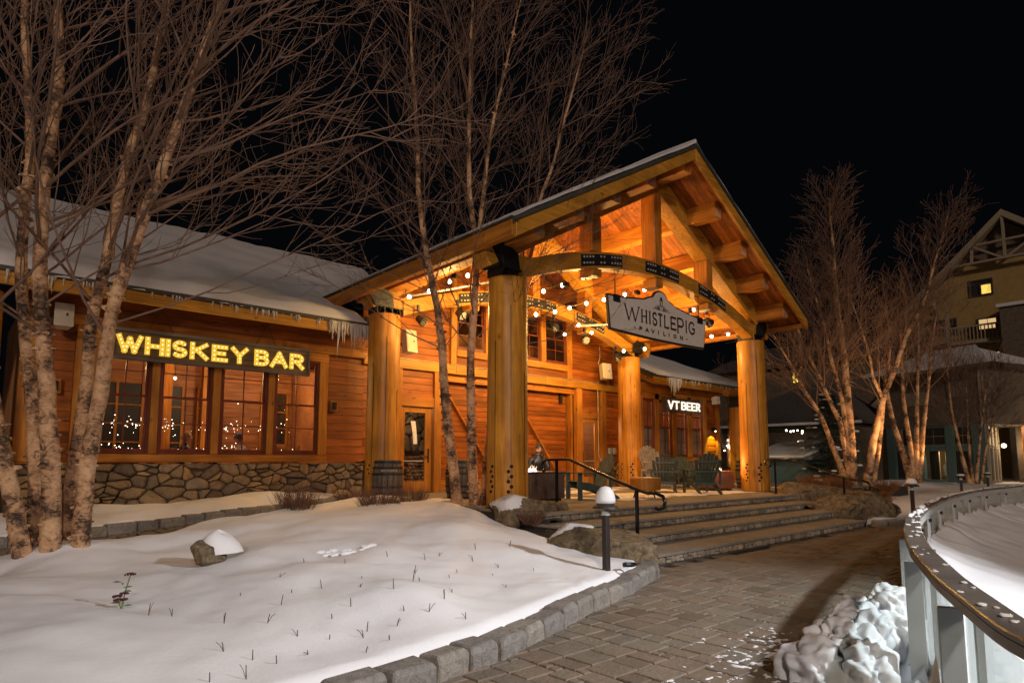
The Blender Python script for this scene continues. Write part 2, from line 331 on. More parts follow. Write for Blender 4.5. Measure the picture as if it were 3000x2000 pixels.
def mat_flame():
    m = bpy.data.materials.new('flame'); m.use_nodes = True; t = m.node_tree; t.nodes.clear(); L = t.links
    e = N(t, 'ShaderNodeEmission'); tcn = N(t, 'ShaderNodeTexCoord'); sx = N(t, 'ShaderNodeSeparateXYZ'); L.new(tcn.outputs['Generated'], sx.inputs[0])
    L.new(ramp(t, sx.outputs['Z'], [(0.0, (0.22, 0.16, 1.0)), (0.18, (0.9, 0.65, 0.9)), (0.5, (1.0, 0.78, 0.55)), (1.0, (1.0, 0.42, 0.12))]), e.inputs[0]); e.inputs[1].default_value = 2.2
    tr = N(t, 'ShaderNodeBsdfTransparent'); mi = N(t, 'ShaderNodeMixShader'); mi.inputs[0].default_value = 0.6; o = N(t, 'ShaderNodeOutputMaterial')
    L.new(tr.outputs[0], mi.inputs[1]); L.new(e.outputs[0], mi.inputs[2]); L.new(mi.outputs[0], o.inputs[0]); return m
M['flame'] = mat_flame()
# ================================================================== ground, plaza, steps, garden
def pip(x, y, poly):
    c = False; n = len(poly); j = n-1
    for i in range(n):
        xi, yi = poly[i]; xj, yj = poly[j]
        if (yi > y) != (yj > y) and x < (xj-xi)*(y-yi)/(yj-yi)+xi: c = not c
        j = i
    return c
def sdist(X, Y, poly):   # signed distance, + inside (numpy)
    d = np.full(X.shape, 1e9); ins = np.zeros(X.shape, bool); n = len(poly)
    for i in range(n):
        ax, ay = poly[i]; bx, by = poly[(i+1) % n]
        ex, ey = bx-ax, by-ay; L2 = ex*ex+ey*ey
        t = np.clip(((X-ax)*ex+(Y-ay)*ey)/L2, 0, 1); d = np.minimum(d, np.hypot(X-ax-t*ex, Y-ay-t*ey))
        cr = ((ay > Y) != (by > Y)); xx = (bx-ax)*(Y-ay)/((by-ay) if by != ay else 1e-9)+ax
        ins ^= cr & (X < xx)
    return np.where(ins, d, -d)
def sstep(a, b, x): t = np.clip((x-a)/(b-a), 0, 1); return t*t*(3-2*t)
# numpy value noise
_P = RNG.random((256, 256))
def vn(X, Y, s, o=0.0):
    X = X*s+o; Y = Y*s+o*1.7; xi = np.floor(X).astype(int); yi = np.floor(Y).astype(int); fx = X-xi; fy = Y-yi
    fx = fx*fx*(3-2*fx); fy = fy*fy*(3-2*fy); g = lambda a, b: _P[a % 256, b % 256]
    return ((g(xi,yi)*(1-fx)+g(xi+1,yi)*fx)*(1-fy)+(g(xi,yi+1)*(1-fx)+g(xi+1,yi+1)*fx)*fy)-0.5
def field(name, x0, x1, y0, y1, step, zf, mat, keep=None):
    xs = np.arange(x0, x1+1e-6, step); ys = np.arange(y0, y1+1e-6, step); X, Y = np.meshgrid(xs, ys); Z = zf(X, Y)
    V = np.stack([X.ravel(), Y.ravel(), Z.ravel()], 1); nx = len(xs); ny = len(ys)
    i, j = np.meshgrid(np.arange(nx-1), np.arange(ny-1)); a = (j*nx+i).ravel(); F = np.stack([a, a+1, a+nx+1, a+nx], 1)
    if keep is not None: F = F[keep(Z, X, Y).ravel()[a]]
    return link(name, np_mesh(name, V, F, True), mat)

g = MB(); g.box(-160, 260, -120, 260, -0.4, -0.12); structure(part('ground', g, M['snowr']))

FRONT = [(-5.0,3.55),(-1.5,3.6),(1.0,3.66),(2.46,3.80),(3.34,3.94),(4.86,4.42),(5.9,4.72),(6.91,5.09),(7.22,5.35)]
BED = FRONT + [(7.35,6.0),(7.6,7.0),(7.85,8.2),(7.9,10.2),(8.1,11.6),(8.0,12.9),(7.2,13.2),(5.8,12.75),(4.6,12.25),(3.4,11.6),(2.4,10.9),(1.6,10.35),(.8,9.95),(-.6,9.6),(-5.0,8.4)]
BACK = [(-5.5,9.8),(-2,10.9),(-.35,11.27),(.67,11.48),(1.73,11.61),(2.42,11.88),(3.34,12.25),(4.26,12.56),(5.0,12.81),(5.6,12.96),(6.5,13.35),(7.3,14.3)]
def bed_z(X, Y):
    d = sdist(X, Y, BED)
    h = 0.17 + 0.24*np.maximum(sstep(0.0, 2.6, d), sstep(8, 9.5, Y)*sstep(-.02, .55, d)) + (0.265+.042*np.clip(X,-4,6.5)+.06-.39)*sstep(5.5, 8.8, Y)*sstep(-.1,.7,d)
    h = h + 0.22*vn(X, Y, 0.62, 3.1)*sstep(0.1, 1.5, d) + 0.12*vn(X, Y, 1.25, 9.0)*sstep(0.1, 0.9, d) + (0.035*vn(X, Y, 3.1, 1.0)+.013*vn(X, Y, 7.5, 6.0)+.006*vn(X, Y, 17, 2.0))*sstep(.05,.5,d) + .05*vn(X, Y, 9, 3)*np.exp(-((X-5.3)**2+(Y-4.95)**2)/.12) + .10*sstep(1.6,3.2,X)*sstep(7.5,10.5,Y)*sstep(0,.8,d)
    for (px, py, r, a) in ((1.0,8.9,.55,.10),(1.24,8.9,.5,.07),(7.95,10.3,.6,.12),(2.75,7.35,.45,.07),(5.9,10.2,.5,.05),(1.2,6.2,.4,-.03),(3.75,7.2,.33,-.10),(0.2,4.9,.6,.07),(3.2,4.9,.5,.06)):
        h = h + a*np.exp(-((X-px)**2+(Y-py)**2)/(r*r))
    f = sstep(-0.06, 0.16, d)
    return f*h-(1-f)*0.18
BEDGRID = None
def bedz(x, y): return float(bed_z(np.array([[x]]), np.array([[y]]))[0, 0])
snow_bed = structure(field('garden_snow', -5, 9, 3.2, 13.8, 0.06, bed_z, M['snow'], lambda Z, X, Y: Z > -0.16))
def path_z(X): return 0.265 + 0.042*np.clip(X, -4, 6.5)
def strip_z(X, Y):
    d = sdist(X, Y, [(-8,7.4)]+BACK+[(8.2,15.2),(-8,15.2)])
    h = path_z(X)+0.12+0.15*sstep(0, .8, d)+0.20*vn(X, Y, .95, 4)*sstep(0, .5, d)+0.05*vn(X, Y, 2.6, 8)-0.06*sstep(13.8, 15.0, Y)*sstep(4, 7, X)
    f = sstep(0.02, 0.14, d); return f*h-(1-f)*0.15
structure(field('wall_snow', -8, 8.2, 7.4, 15.12, 0.07, strip_z, M['snow'], lambda Z, X, Y: Z > -0.1))

def curbline(line, name, zf, L=0.33, wd=0.2, hh=0.17, grow=0.0):
    o = structure(bpy.data.objects.new(name, None)); COL.objects.link(o)
    pts = [Vector((a, b, 0)) for a, b in line]; seg = [(pts[i+1]-pts[i]).length for i in range(len(pts)-1)]; tot = sum(seg)
    def at(s):
        for i, q in enumerate(seg):
            if s <= q or i == len(seg)-1: return pts[i].lerp(pts[i+1], min(1, s/q)), (pts[i+1]-pts[i]).normalized()
            s -= q
    s = 0.0
    while s < tot-0.1:
        ln = L*random.uniform(.8, 1.2); p, d = at(s+ln/2); z = zf(p.x); n = Vector((d.y, -d.x, 0))
        mb = MB(); hw = wd/2*random.uniform(.92, 1.08); h2 = hh*random.uniform(.9, 1.1); j = lambda: random.uniform(-.012, .012)
        a = p-d*(ln/2-.008); b = p+d*(ln/2-.008)
        vs = []
        for zz, k in ((z-.12, 1.0), (z+h2*.75, 1.0), (z+h2, .82)):
            for q, e in ((a, 1), (b, 1), (b, -1), (a, -1)):
                sh = d*(0.02 if (q is a) else -0.02)*(1 if k < 1 else 0)
                vs.append(q+n*(hw*k*e)+sh+Vector((j(), j(), zz+j()*.6)))
        fs = [(3,2,1,0)]+[(r*4+i, r*4+(i+1) % 4, r*4+4+(i+1) % 4, r*4+4+i) for r in (0, 1) for i in range(4)]+[(8,9,10,11)]
        mb.add(vs, fs); part('curb_stone', mb, M['curb'], o, 0.012)
        s += ln
    return o
curbline([(a, b-.05) for a, b in FRONT[1:]], 'garden_curb', lambda x: 0.0, 0.36, 0.24, 0.16)
curbline(BACK, 'path_curb', lambda x: float(path_z(x)), 0.42, 0.2, 0.15)
curbline([(16.25,5.48),(16.9,5.1),(17.6,4.6),(18.6,4.0)], 'right_curb', lambda x: 0.0, 0.36, 0.22, 0.13)

def paver_mb(mb, x0, x1, y0, y1, zt, g=0.006, rot=None):
    c = 0.007; tx = random.uniform(-.0025, .0025); ty = random.uniform(-.0025, .0025); vs = []
    jj = [random.uniform(-.003, .003) for _ in range(8)]
    X0, X1, Y0, Y1 = x0+g+jj[0], x1-g+jj[1], y0+g+jj[2], y1-g+jj[3]
    for zz, k in ((zt-.05, 0), (zt-c, 0), (zt, c)):
        for (x, y, sx, sy) in ((X0+k, Y0+k, -1, -1), (X1-k, Y0+k, 1, -1), (X1-k, Y1-k, 1, 1), (X0+k, Y1-k, -1, 1)):
            vs.append((x, y, zz+tx*sx+ty*sy))
    mb.add(vs, [(r*4+i, r*4+(i+1) % 4, r*4+4+(i+1) % 4, r*4+4+i) for r in (0, 1) for i in range(4)]+[(8,9,10,11)])
def tiling(nx, ny, sizes, wts):
    occ = np.zeros((nx, ny), bool); out = []
    for j in range(ny):
        for i in range(nx):
            if occ[i, j]: continue
            opts = [(a, b) for (a, b) in random.choices(sizes, wts, k=6)]+[(1, 1)]
            for a, b in opts:
                if i+a <= nx and j+b <= ny and not occ[i:i+a, j:j+b].any(): break
            occ[i:i+a, j:j+b] = True; out.append((i, j, a, b))
    return out
plaza = structure(MB().box(-30, 40, -30, 5.5, -0.1, -0.022) and link('plaza', MB().box(-30, 60, -30, 5.58, -0.1, -0.022).mesh('plaza'), M['joint']))
U = 0.095
tiles = []
for (i, j, a, b) in tiling(170, 74, [(3,3),(3,2),(2,3),(2,2),(4,3)], [7,4,2,.9,1.6]):
    x0, y0 = 1.2+i*U, -1.45+j*U; x1, y1 = x0+a*U, y0+b*U; cx, cy = (x0+x1)/2, (y0+y1)/2
    if y1 > 5.56: continue
    if sdist(np.array([cx]), np.array([cy]), BED)[0] > 0.25: continue
    if cy < 0.1+0.16*cx and cx < 8 and cy < 2.3 - 0*cx and (cx > 2.6 and cy < 0.55+0.2*(cx-2.6)): continue
    vw = cx*0.668+cy*0.744; rt = cx*0.744-cy*0.668
    if vw < 1.5 or abs(rt) > vw*0.95: continue
    tiles.append((vw, x0, x1, y0, y1))
tiles.sort()
rest = MB(); tone = []
for k, (_, x0, x1, y0, y1) in enumerate(tiles):
    zt = random.uniform(-.002, .002)
    if k < 300:
        mb = MB(); paver_mb(mb, x0, x1, y0, y1, zt); part('paver', mb, M['paver'], plaza)
    else:
        paver_mb(rest, x0, x1, y0, y1, zt); tone += [random.random()]*12
rp = stuff(part('far_pavers', rest, M['paver'], plaza))
at = rp.data.attributes.new('tone', 'FLOAT', 'POINT'); at.data.foreach_set('value', tone)

# garden path of pavers behind the bed
path = structure(field('garden_path', -6, 8.3, 7.5, 15.1, 0.4, lambda X, Y: path_z(X)-0.02-.5*sstep(.15,.4,sdist(X,Y,BED)), M['joint']))
pm = MB(); tone = []
for (i, j, a, b) in tiling(120, 66, [(3,3),(3,2),(2,3),(2,2)], [4,4,2,3]):
    x0, y0 = -3+i*U, 8.6+j*U; x1, y1 = x0+a*U, y0+b*U; cx, cy = (x0+x1)/2, (y0+y1)/2
    if cx > 8.0 or sdist(np.array([cx]), np.array([cy]), BED)[0] > 0.3: continue
    if sdist(np.array([cx]), np.array([cy]), [(-8,7.4)]+BACK+[(8.2,15.2),(-8,15.2)])[0] > 0.2: continue
    paver_mb(pm, x0, x1, y0, y1, float(path_z(cx))+random.uniform(-.002, .002)); tone += [random.random()]*12
pp = stuff(part('path_pavers', pm, M['paver'], path)); at = pp.data.attributes.new('tone', 'FLOAT', 'POINT'); at.data.foreach_set('value', tone)

# voronoi stones in a band w x h
def vor_cells(W, Hh, n, ax=1.0, relax=1, seed=0):
    r = random.Random(seed); relax = min(relax, 2); pts = [[r.uniform(0, W)*ax, r.uniform(0, Hh)] for _ in range(n)]
    def cell(i):
        px, py = pts[i]; poly = [(0, 0), (W*ax, 0), (W*ax, Hh), (0, Hh)]
        for j in sorted(range(n), key=lambda q: (pts[q][0]-px)**2+(pts[q][1]-py)**2)[1:22]:
            qx, qy = pts[j]; mx_, my_ = (px+qx)/2, (py+qy)/2; nx_, ny_ = qx-px, qy-py; out = []
            for k in range(len(poly)):
                a = poly[k]; b = poly[(k+1) % len(poly)]; da = (a[0]-mx_)*nx_+(a[1]-my_)*ny_; db = (b[0]-mx_)*nx_+(b[1]-my_)*ny_
                if da <= 0: out.append(a)
                if da*db < 0: t = da/(da-db); out.append((a[0]+(b[0]-a[0])*t, a[1]+(b[1]-a[1])*t))
            poly = out
            if len(poly) < 3: return None
        return poly
    for _ in range(relax):
        cs = [cell(i) for i in range(n)]
        for i, c in enumerate(cs):
            if c: pts[i] = [sum(p[0] for p in c)/len(c)*.6+pts[i][0]*.4, sum(p[1] for p in c)/len(c)*.6+pts[i][1]*.4]
    return [[(x/ax, y) for x, y in c] for c in (cell(i) for i in range(n)) if c]
def stones(parent, W, Hh, n, mp, gap=0.014, proud=0.05, ax=1.0, relax=1, seed=0, mat='stone', name='stone', stuff_rest=None):
    cells = vor_cells(W, Hh, n, ax, relax, seed); r = random.Random(seed+1); made = []
    for c in cells:
        cx = sum(p[0] for p in c)/len(c); cy = sum(p[1] for p in c)/len(c)
        q = []
        for k in range(len(c)):           # chamfer corners
            a = c[k]; b = c[(k+1) % len(c)]; q += [(a[0]*.8+b[0]*.2, a[1]*.8+b[1]*.2), (a[0]*.2+b[0]*.8, a[1]*.2+b[1]*.8)]
        sz = max(1e-3, min(max(p[0] for p in q)-min(p[0] for p in q), max(p[1] for p in q)-min(p[1] for p in q)))
        sh = max(0.3, 1-gap*2/sz); pr = proud*r.uniform(.55, 1.25); mb = MB(); vs = []; m = len(q)
        for d, k in ((0.0, 1.0), (.60, .96), (1.0, .68)):
            for (x, y) in q:
                vs.append(mp(cx+(x-cx)*sh*k, cy+(y-cy)*sh*k, pr*d+(r.uniform(-.004, .004) if d else 0)))
        vs.append(mp(cx+r.uniform(-.01, .01), cy, pr*1.08))
        fs = [(i+l*m, (i+1) % m+l*m, (i+1) % m+(l+1)*m, i+(l+1)*m) for l in (0, 1) for i in range(m)]+[(2*m+i, 2*m+(i+1) % m, 3*m) for i in range(m)]
        mb.add(vs, fs); made.append(part(name, mb, M[mat], parent))
    return made

# ---- stone steps up to the terrace
steps = thing('stone_steps', 'wide stone steps with pale slab treads and rubble risers up to the terrace', 'steps', (12, 6.5, 0))
YN = [5.50, 6.28, 7.00, 7.72]; XL = [7.15, 7.25, 7.45, 7.6]; XR = [15.85, 16.45, 17.05, 17.45]
for k in range(4):
    zt = 0.15*(k+1); y = YN[k]; back = (YN[k+1]+0.1) if k < 3 else 8.6
    core = MB().box(XL[k]+.05, XR[k]-.05, y+0.035, back, zt-0.15-(0.05 if k else .02), zt-0.048); part('core', core, M['mortar'], steps)
    x = XL[k]
    while x < XR[k]-0.2:
        L = min(random.uniform(1.15, 1.6), XR[k]-x)
        if XR[k]-x-L < .4: L = XR[k]-x
        s = MB().box(x+.004, x+L-.004, y, back-.005, zt-0.045, zt+random.uniform(-.002, .002)); part('slab', s, M['slab'], steps, 0.007); x += L
    stones(steps, XR[k]-XL[k]-.1, 0.10, 74, lambda u, v, d, k=k, y=y, zt=zt: (XL[k]+.05+u, y+.035-d, zt-.15+.002+v), gap=.004, proud=.03, ax=0.75, relax=2, seed=20+k, mat='riser', name='riser_stone')
# right return side of the steps
part('side_wall', MB().box(15.9, 17.5, 6.3, 8.5, -.1, .28), M['mortar'], steps)

# ---- terrace
terr = structure(link('terrace', MB().box(7.6, 27, 7.85, 15.6, -.2, .555).mesh('terrace'), M['joint']))
yy = 8.6
while yy < 15.0:
    hgt = random.choice([.62, .78, .92]); hgt = min(hgt, 15.05-yy); x = 7.65+random.uniform(0, .3)
    if hgt < .2: break
    while x < 25.5:
        L = random.uniform(.9, 1.5); zt = .6+random.uniform(-.002, .002)
        part('slab', MB().box(x+.005, x+L-.005, yy+.005, yy+hgt-.005, .55, zt), M['slab'], terr, .006); x += L
    yy += hgt
def patch(X, Y):
    n = vn(X, Y, .9, 2)+.55*vn(X, Y, 2.6, 5)+.3*vn(X, Y, 7, 1); a = sstep(10.6, 11.8, X)*sstep(8.5, 9.4, Y)*(1-sstep(14.2, 15, Y))*(1-sstep(24, 26, X))
    b = np.exp(-((X-9.6)**2+(Y-9.0)**2)/.35)+np.exp(-((X-8.6)**2+(Y-12.8)**2)/1.5); return .592+.042*(n+.22)*np.clip(a+b, 0, 1)-.02*(1-np.clip(a+b, 0, 1))
pt = field('terrace_snow', 7.7, 25, 8.2, 15, .05, patch, M['snow'], lambda Z, X, Y: Z > .585); stuff(pt)
def patch2(X, Y):
    d = np.hypot((X-5.0)/.85, (Y-2.5)/.42); n = .6*vn(X+Y*.3, Y*2, 5, 2)+.9*vn(X, Y, 13, 7)+1.0*vn(X, Y, 27, 3)+.5*vn(X, Y, 47, 5); return -.012+.020*(n+.55*(1.0-d))
p2 = field('scattered_snow', 3.6, 6.4, 1.6, 3.4, .012, patch2, M['snow'], lambda Z, X, Y: Z > -.006); stuff(p2)

# ---- snow ground on the right, round the far birches
def right_z(X, Y):
    d = sdist(X, Y, [(16.6,5.5),(17.6,4.75),(18.6,4.1),(21,3.5),(26,2.4),(40,-2),(40,14),(26,14),(26,8.4),(17.6,8.4),(17.2,7.2)])
    h = .12+.34*sstep(0, 2.6, d)+.16*vn(X, Y, .5, 2)+.08*vn(X, Y, 1.3, 7)
    for (px, py) in ((24.2,8.8),(25.5,8.8),(30,8.4)): h = h+.16*np.exp(-((X-px)**2+(Y-py)**2)/.8)
    f = sstep(-.1, .15, d); return f*h-(1-f)*.2
structure(field('right_snow', 16, 60, -3, 22, .16, lambda X, Y: np.where(X > 39, .3, right_z(X, Y)) if True else 0, M['snow'], lambda Z, X, Y: Z > -.15))
# ================================================================== pavilion
CX = 13.15; SL = 0.57
def zU(x): return 8.98-SL*abs(x-CX)
pav = thing('pavilion', 'open timber pavilion with huge log columns, arched trusses and a steep gable roof', 'pavilion', (CX, 9.3, .6))
COLS = [(8.22, 9.3), (18.15, 9.3), (8.0, 13.7), (17.85, 13.7)]
def face_dir(x, y, off): a = math.atan2(-y, -x)+off; return a
for i, (x, y) in enumerate(COLS):
    c = part('column', MB().lathe([(.408, .6), (.412, .9), (.405, 1.8), (.4, 2.8), (.394, 4.2), (.39, 5.09), (.378, 5.12)], (x, y, 0), 44,
             (lambda a, z, i=i: 1+.012*math.sin(3*a+i*2+z*.8)+.007*math.sin(7*a+i+z*1.3))), M['logz'], pav)
    c.data.shade_smooth(); c.data.set_sharp_from_angle(angle=0.8)
    part('base_plate', MB().lathe([(.43, .575), (.43, .615)], (x, y, 0), 32), M['steel'], c)
    base = math.atan2(-y, -x)+(.34 if i == 1 else .12 if i == 0 else .1)
    for k in range(6):
        a = base+(.07 if k % 2 else -.07)+(PI*.0); z = .92+.095*k; rr = .409
        px, py = x+rr*math.cos(a), y+rr*math.sin(a); dx, dy = math.cos(a), math.sin(a)
        part('bolt_plug', MB().tube([(px-dx*.03, py-dy*.03, z), (px+dx*.006, py+dy*.006, z)], .036, 12), M['blackhole'], c)
        a2 = base-.95+(.05 if k % 2 else -.05); px, py = x+rr*math.cos(a2), y+rr*math.sin(a2); dx, dy = math.cos(a2), math.sin(a2)
        part('bolt_plug', MB().tube([(px-dx*.03, py-dy*.03, z), (px+dx*.006, py+dy*.006, z)], .03, 10), M['blackhole'], c)
    for off, h in ((-.38, .75), (.5, 1.4), (.05, 3.9), (-.75, 3.2), (.85, 2.6)):   # drying checks in the log
        a = base+off; px, py = x+.403*math.cos(a), y+.403*math.sin(a)
        part('drying_crack', MB().bar((px, py, .62), (px-.008*math.cos(a), py-.008*math.sin(a), .62+h), .009, .02, (math.cos(a), math.sin(a), 0)), M['blackhole'], c)
    # steel saddle: top plate, fins, side plates holding the truss heel
    sgn = -1 if x < CX else 1
    sd = MB().lathe([(.31, 5.12), (.31, 5.135)], (x, y, 0), 20); sd.box(x-.42, x+.42, y-.24, y+.24, 5.285, 5.30)
    for f in (-.34, -.13, .08, .30): sd.box(x+f-.009, x+f+.009, y-.22, y+.22, 5.13, 5.29)
    sd.box(x-.3, x+.3, y-.01, y+.01, 5.13, 5.29)
    s = part('saddle', sd, M['steel'], pav)
    xo = x+sgn*.40   # outer heel shoe
    part('heel_shoe', MB().prism([(xo, 5.30), (xo+sgn*.03, 5.30), (xo+sgn*.22, 5.62), (xo+sgn*.10, 5.86), (xo-sgn*.02, 5.9)][::(1 if sgn > 0 else -1)], 1, y-.26, y+.26), M['steel'], pav)
    part('heel_plate', MB().prism([(x-sgn*.1, 5.30), (xo, 5.30), (xo+sgn*.16, 5.6), (xo, 5.86), (x-sgn*.05, 5.62)][::(1 if sgn > 0 else -1)], 1, y-.268, y-.255), M['steel'], pav)

def truss(y0, th, tone):
    yf, yb = y0-th/2, y0+th/2
    t = 1
    zc = lambda x: 8.93-.56*abs(x-CX)
    for s in (-1, 1):   # top chords
        xe = CX+s*5.72
        poly = [(CX, zc(CX)), (xe, zc(xe)), (xe+s*.02, zc(xe)-.25), (xe-s*.12, zc(xe)-.5), (CX, zc(CX)-.58)]
        poly = [(CX+s*.003, p[1]) if p[0] == CX else p for p in poly]
        if s > 0: poly = poly[::-1]
        ch = part('top_chord', MB().prism(poly, 1, yf, yb), M['beam'], pav, .012)
        for k in range(4):
            xx = CX+s*(5.1+.16*k)
            part('peg', MB().tube([(xx, yf-.004, zc(xx)-.2-.03*k), (xx, yf+.02, zc(xx)-.2-.03*k)], .02, 8), M['blackhole'], ch)
            for q in range(2):
                xx2 = CX+s*(.28+.1*q); part('peg', MB().tube([(xx2, yf-.004, 8.62-.12*k), (xx2, yf+.02, 8.62-.12*k)], .017, 8), M['blackhole'], ch)
    arch = lambda x: 6.47-.042*(x-CX)**2
    n = 28; xs = [CX-4.75+9.5*i/n for i in range(n+1)]; mb = MB(); vs = []
    for x in xs:
        vs += [(x, yf-.0, arch(x)-.38), (x, yb-.08, arch(x)-.38), (x, yb-.08, arch(x)), (x, yf-.0, arch(x))]
    fs = [(i*4+k, (i+1)*4+k, (i+1)*4+(k+1) % 4, i*4+(k+1) % 4) for i in range(n) for k in range(4)]+[(3,2,1,0), (n*4, n*4+1, n*4+2, n*4+3)]
    mb.add(vs, fs); part('arched_tie', mb, M['beam'], pav, .01)
    # heel blocks where tie meets column
    for s in (-1, 1):
        x = CX+s*4.9
        part('heel_block', MB().prism(([(x-s*.5, 5.31), (x+s*.3, 5.31), (x+s*.3, 5.60), (x-s*.5, arch(x-s*.5)-.02)])[::(-1 if s > 0 else 1)], 1, yf+.02, yb-.02), M['beam'], pav, .01)
    for xx, zb in ((CX, 5.86), (CX-2.4, 5.68), (CX+2.4, 5.68)):
        for a, b, nm in ((zb, arch(xx)-.385, 'post_end'), (arch(xx)+.004, zc(xx)-.52, 'king_post' if xx == CX else 'queen_post')):
            part(nm, MB().box(xx-.155, xx+.155, yf+.03, yb+.03, a, b), M['woodz'], pav, .015)
        part('post_strap', MB().box(xx-.13, xx+.13, yf+.06, yb, zb-.006, zb-.001), M['signf'], pav)
    for xa, xb in ((CX-3.0, CX-1.55), (CX-.63, CX+.80), (CX+1.75, CX+3.12)):   # bolted plates
        m_ = MB(); n = 8; vs = []
        for i in range(n+1):
            x = xa+(xb-xa)*i/n; z = arch(x)
            vs += [(x, yf-.014, z-.33), (x, yf-.003, z-.33), (x, yf-.003, z-.06), (x, yf-.014, z-.06)]
        m_.add(vs, [(i*4+k, (i+1)*4+k, (i+1)*4+(k+1) % 4, i*4+(k+1) % 4) for i in range(n) for k in range(4)]+[(3,2,1,0), (n*4, n*4+1, n*4+2, n*4+3)])
        pl = part('gusset_plate', m_, M['steel'], pav)
        L = xb-xa
        for row in (.12, .26):
            for f in (.06, .13, .20, .27, .46, .54, .73, .80, .87, .94):
                x = xa+L*f; z = arch(x)-row; part('bolt', MB().tube([(x, yf-.014, z), (x, yf-.034, z)], .025, 7), M['bolt'], pl)
    return arch, zc
truss(9.25, .42, 0); truss(13.7, .42, 1)
# purlins and ridge beam
for s in (-1, 1):
    for dx in (1.45, 2.75, 3.95, 5.1):
        x = CX+s*dx; z = zU(x)
        p = part('purlin', MB().hexa([(x-.15, 8.22, z-.36), (x+.15, 8.22, z-.36), (x+.15, 15.1, z-.36), (x-.15, 15.1, z-.36),
                (x-.15, 8.22, zU(x-.15)-.002), (x+.15, 8.22, zU(x+.15)-.002), (x+.15, 15.1, zU(x+.15)-.002), (x-.15, 15.1, zU(x-.15)-.002)]), M['woody'], pav, .012)
        part('end_grain', MB().box(x-.14, x+.14, 8.212, 8.219, z-.34, z-.02-abs(.15*SL)), M['log'], p)
        part('strut', MB().box(x-.13, x+.13, 8.075, 8.21, z-.6, z-.37) if False else MB().box(x-.09, x+.09, 9.0, 9.03, z-.3, z-.04), M['woodz'], pav)
part('ridge_beam', MB().box(CX-.16, CX+.16, 8.16, 15.1, 8.56, 8.87), M['woody'], pav, .015)
# soffit boards running down the slope
yb_ = 8.06; k = 0
while yb_ < 15.05:
    wdt = .14
    for s in (-1, 1):
        xe = CX+s*5.86; y1 = yb_+wdt-.007
        P = [(CX+s*.004, zU(CX)), (xe, zU(xe))]
        h = .03
        v = [(P[0][0], yb_, P[0][1]), (P[1][0], yb_, P[1][1]), (P[1][0], y1, P[1][1]), (P[0][0], y1, P[0][1])]
        v += [(a, b, c+h) for a, b, c in v]
        part('soffit_board', MB().hexa(v), M['sidex'], pav)
    yb_ += wdt
# roof deck, fascias, drip edge, snow
for s in (-1, 1):
    xe = CX+s*5.90; xs = CX+s*.003
    def slope(x, o): return zU(x)+o
    def band(y0, y1, a, b, xe=xe):
        poly = [(xs, slope(CX, a)), (xe, slope(xe, a)), (xe, slope(xe, b)), (xs, slope(CX, b))]
        return MB().prism(poly if s < 0 else poly[::-1], 1, y0, y1)
    part('roof_deck', band(8.0, 24.0, .034, .17), M['shingle'], pav)
    part('barge_board', band(7.93, 8.02, -.17, .12, CX+s*5.93), M['beam'], pav, .01)
    part('drip_edge', band(7.90, 7.99, .123, .215, CX+s*5.97), M['drip'], pav)
    part('eave_fascia', MB().box(min(xe, xe+s*.045), max(xe, xe+s*.045), 8.03, 24.0, zU(xe)-.13, zU(xe)+.165), M['woody'], pav, .008)
    part('eave_drip', MB().box(min(xe, xe+s*.09), max(xe, xe+s*.09), 7.99, 24.0, zU(xe)+.168, zU(xe)+.20), M['drip'], pav)
    part('eave_trim', MB().box(min(xe-s*.12, xe), max(xe-s*.12, xe), 8.03, 15.1, zU(xe)-.12, zU(xe)-.002), M['woody'], pav, .008)
    # snow on the slope
    n = 90; m = 14; V = []; F = []
    for j in range(m+1):
        for i in range(n+1):
            y = 7.91+(24-7.91)*(i/n)**1.6; t = j/m; x = CX+s*(0.0+5.93*t); ed = min(1, (i/n)*22)*min(1, (m-j)/1.2) if j < m else 0
            z = zU(x)+.19+(.125+.05*fn(x, y, 0, 1.3)+.03*fn(x, y, 3, 6))*(.15+.85*ed if j else 1)
            if i == 0: z = zU(x)+.2+.045*(1+fn(x, 0, 5, 9))*(1 if j < m else .3)
            V.append((x, y, z))
    for j in range(m):
        for i in range(n):
            a = j*(n+1)+i; F.append((a, a+1, a+n+2, a+n+1) if s < 0 else (a, a+n+1, a+n+2, a+1))
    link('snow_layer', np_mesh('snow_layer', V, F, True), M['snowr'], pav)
part('ridge_snow', MB().tube([(CX, 7.93, 9.27), (CX, 9, 9.3), (CX, 24, 9.3)], [.06, .08, .08], 8), M['snowr'], pav)

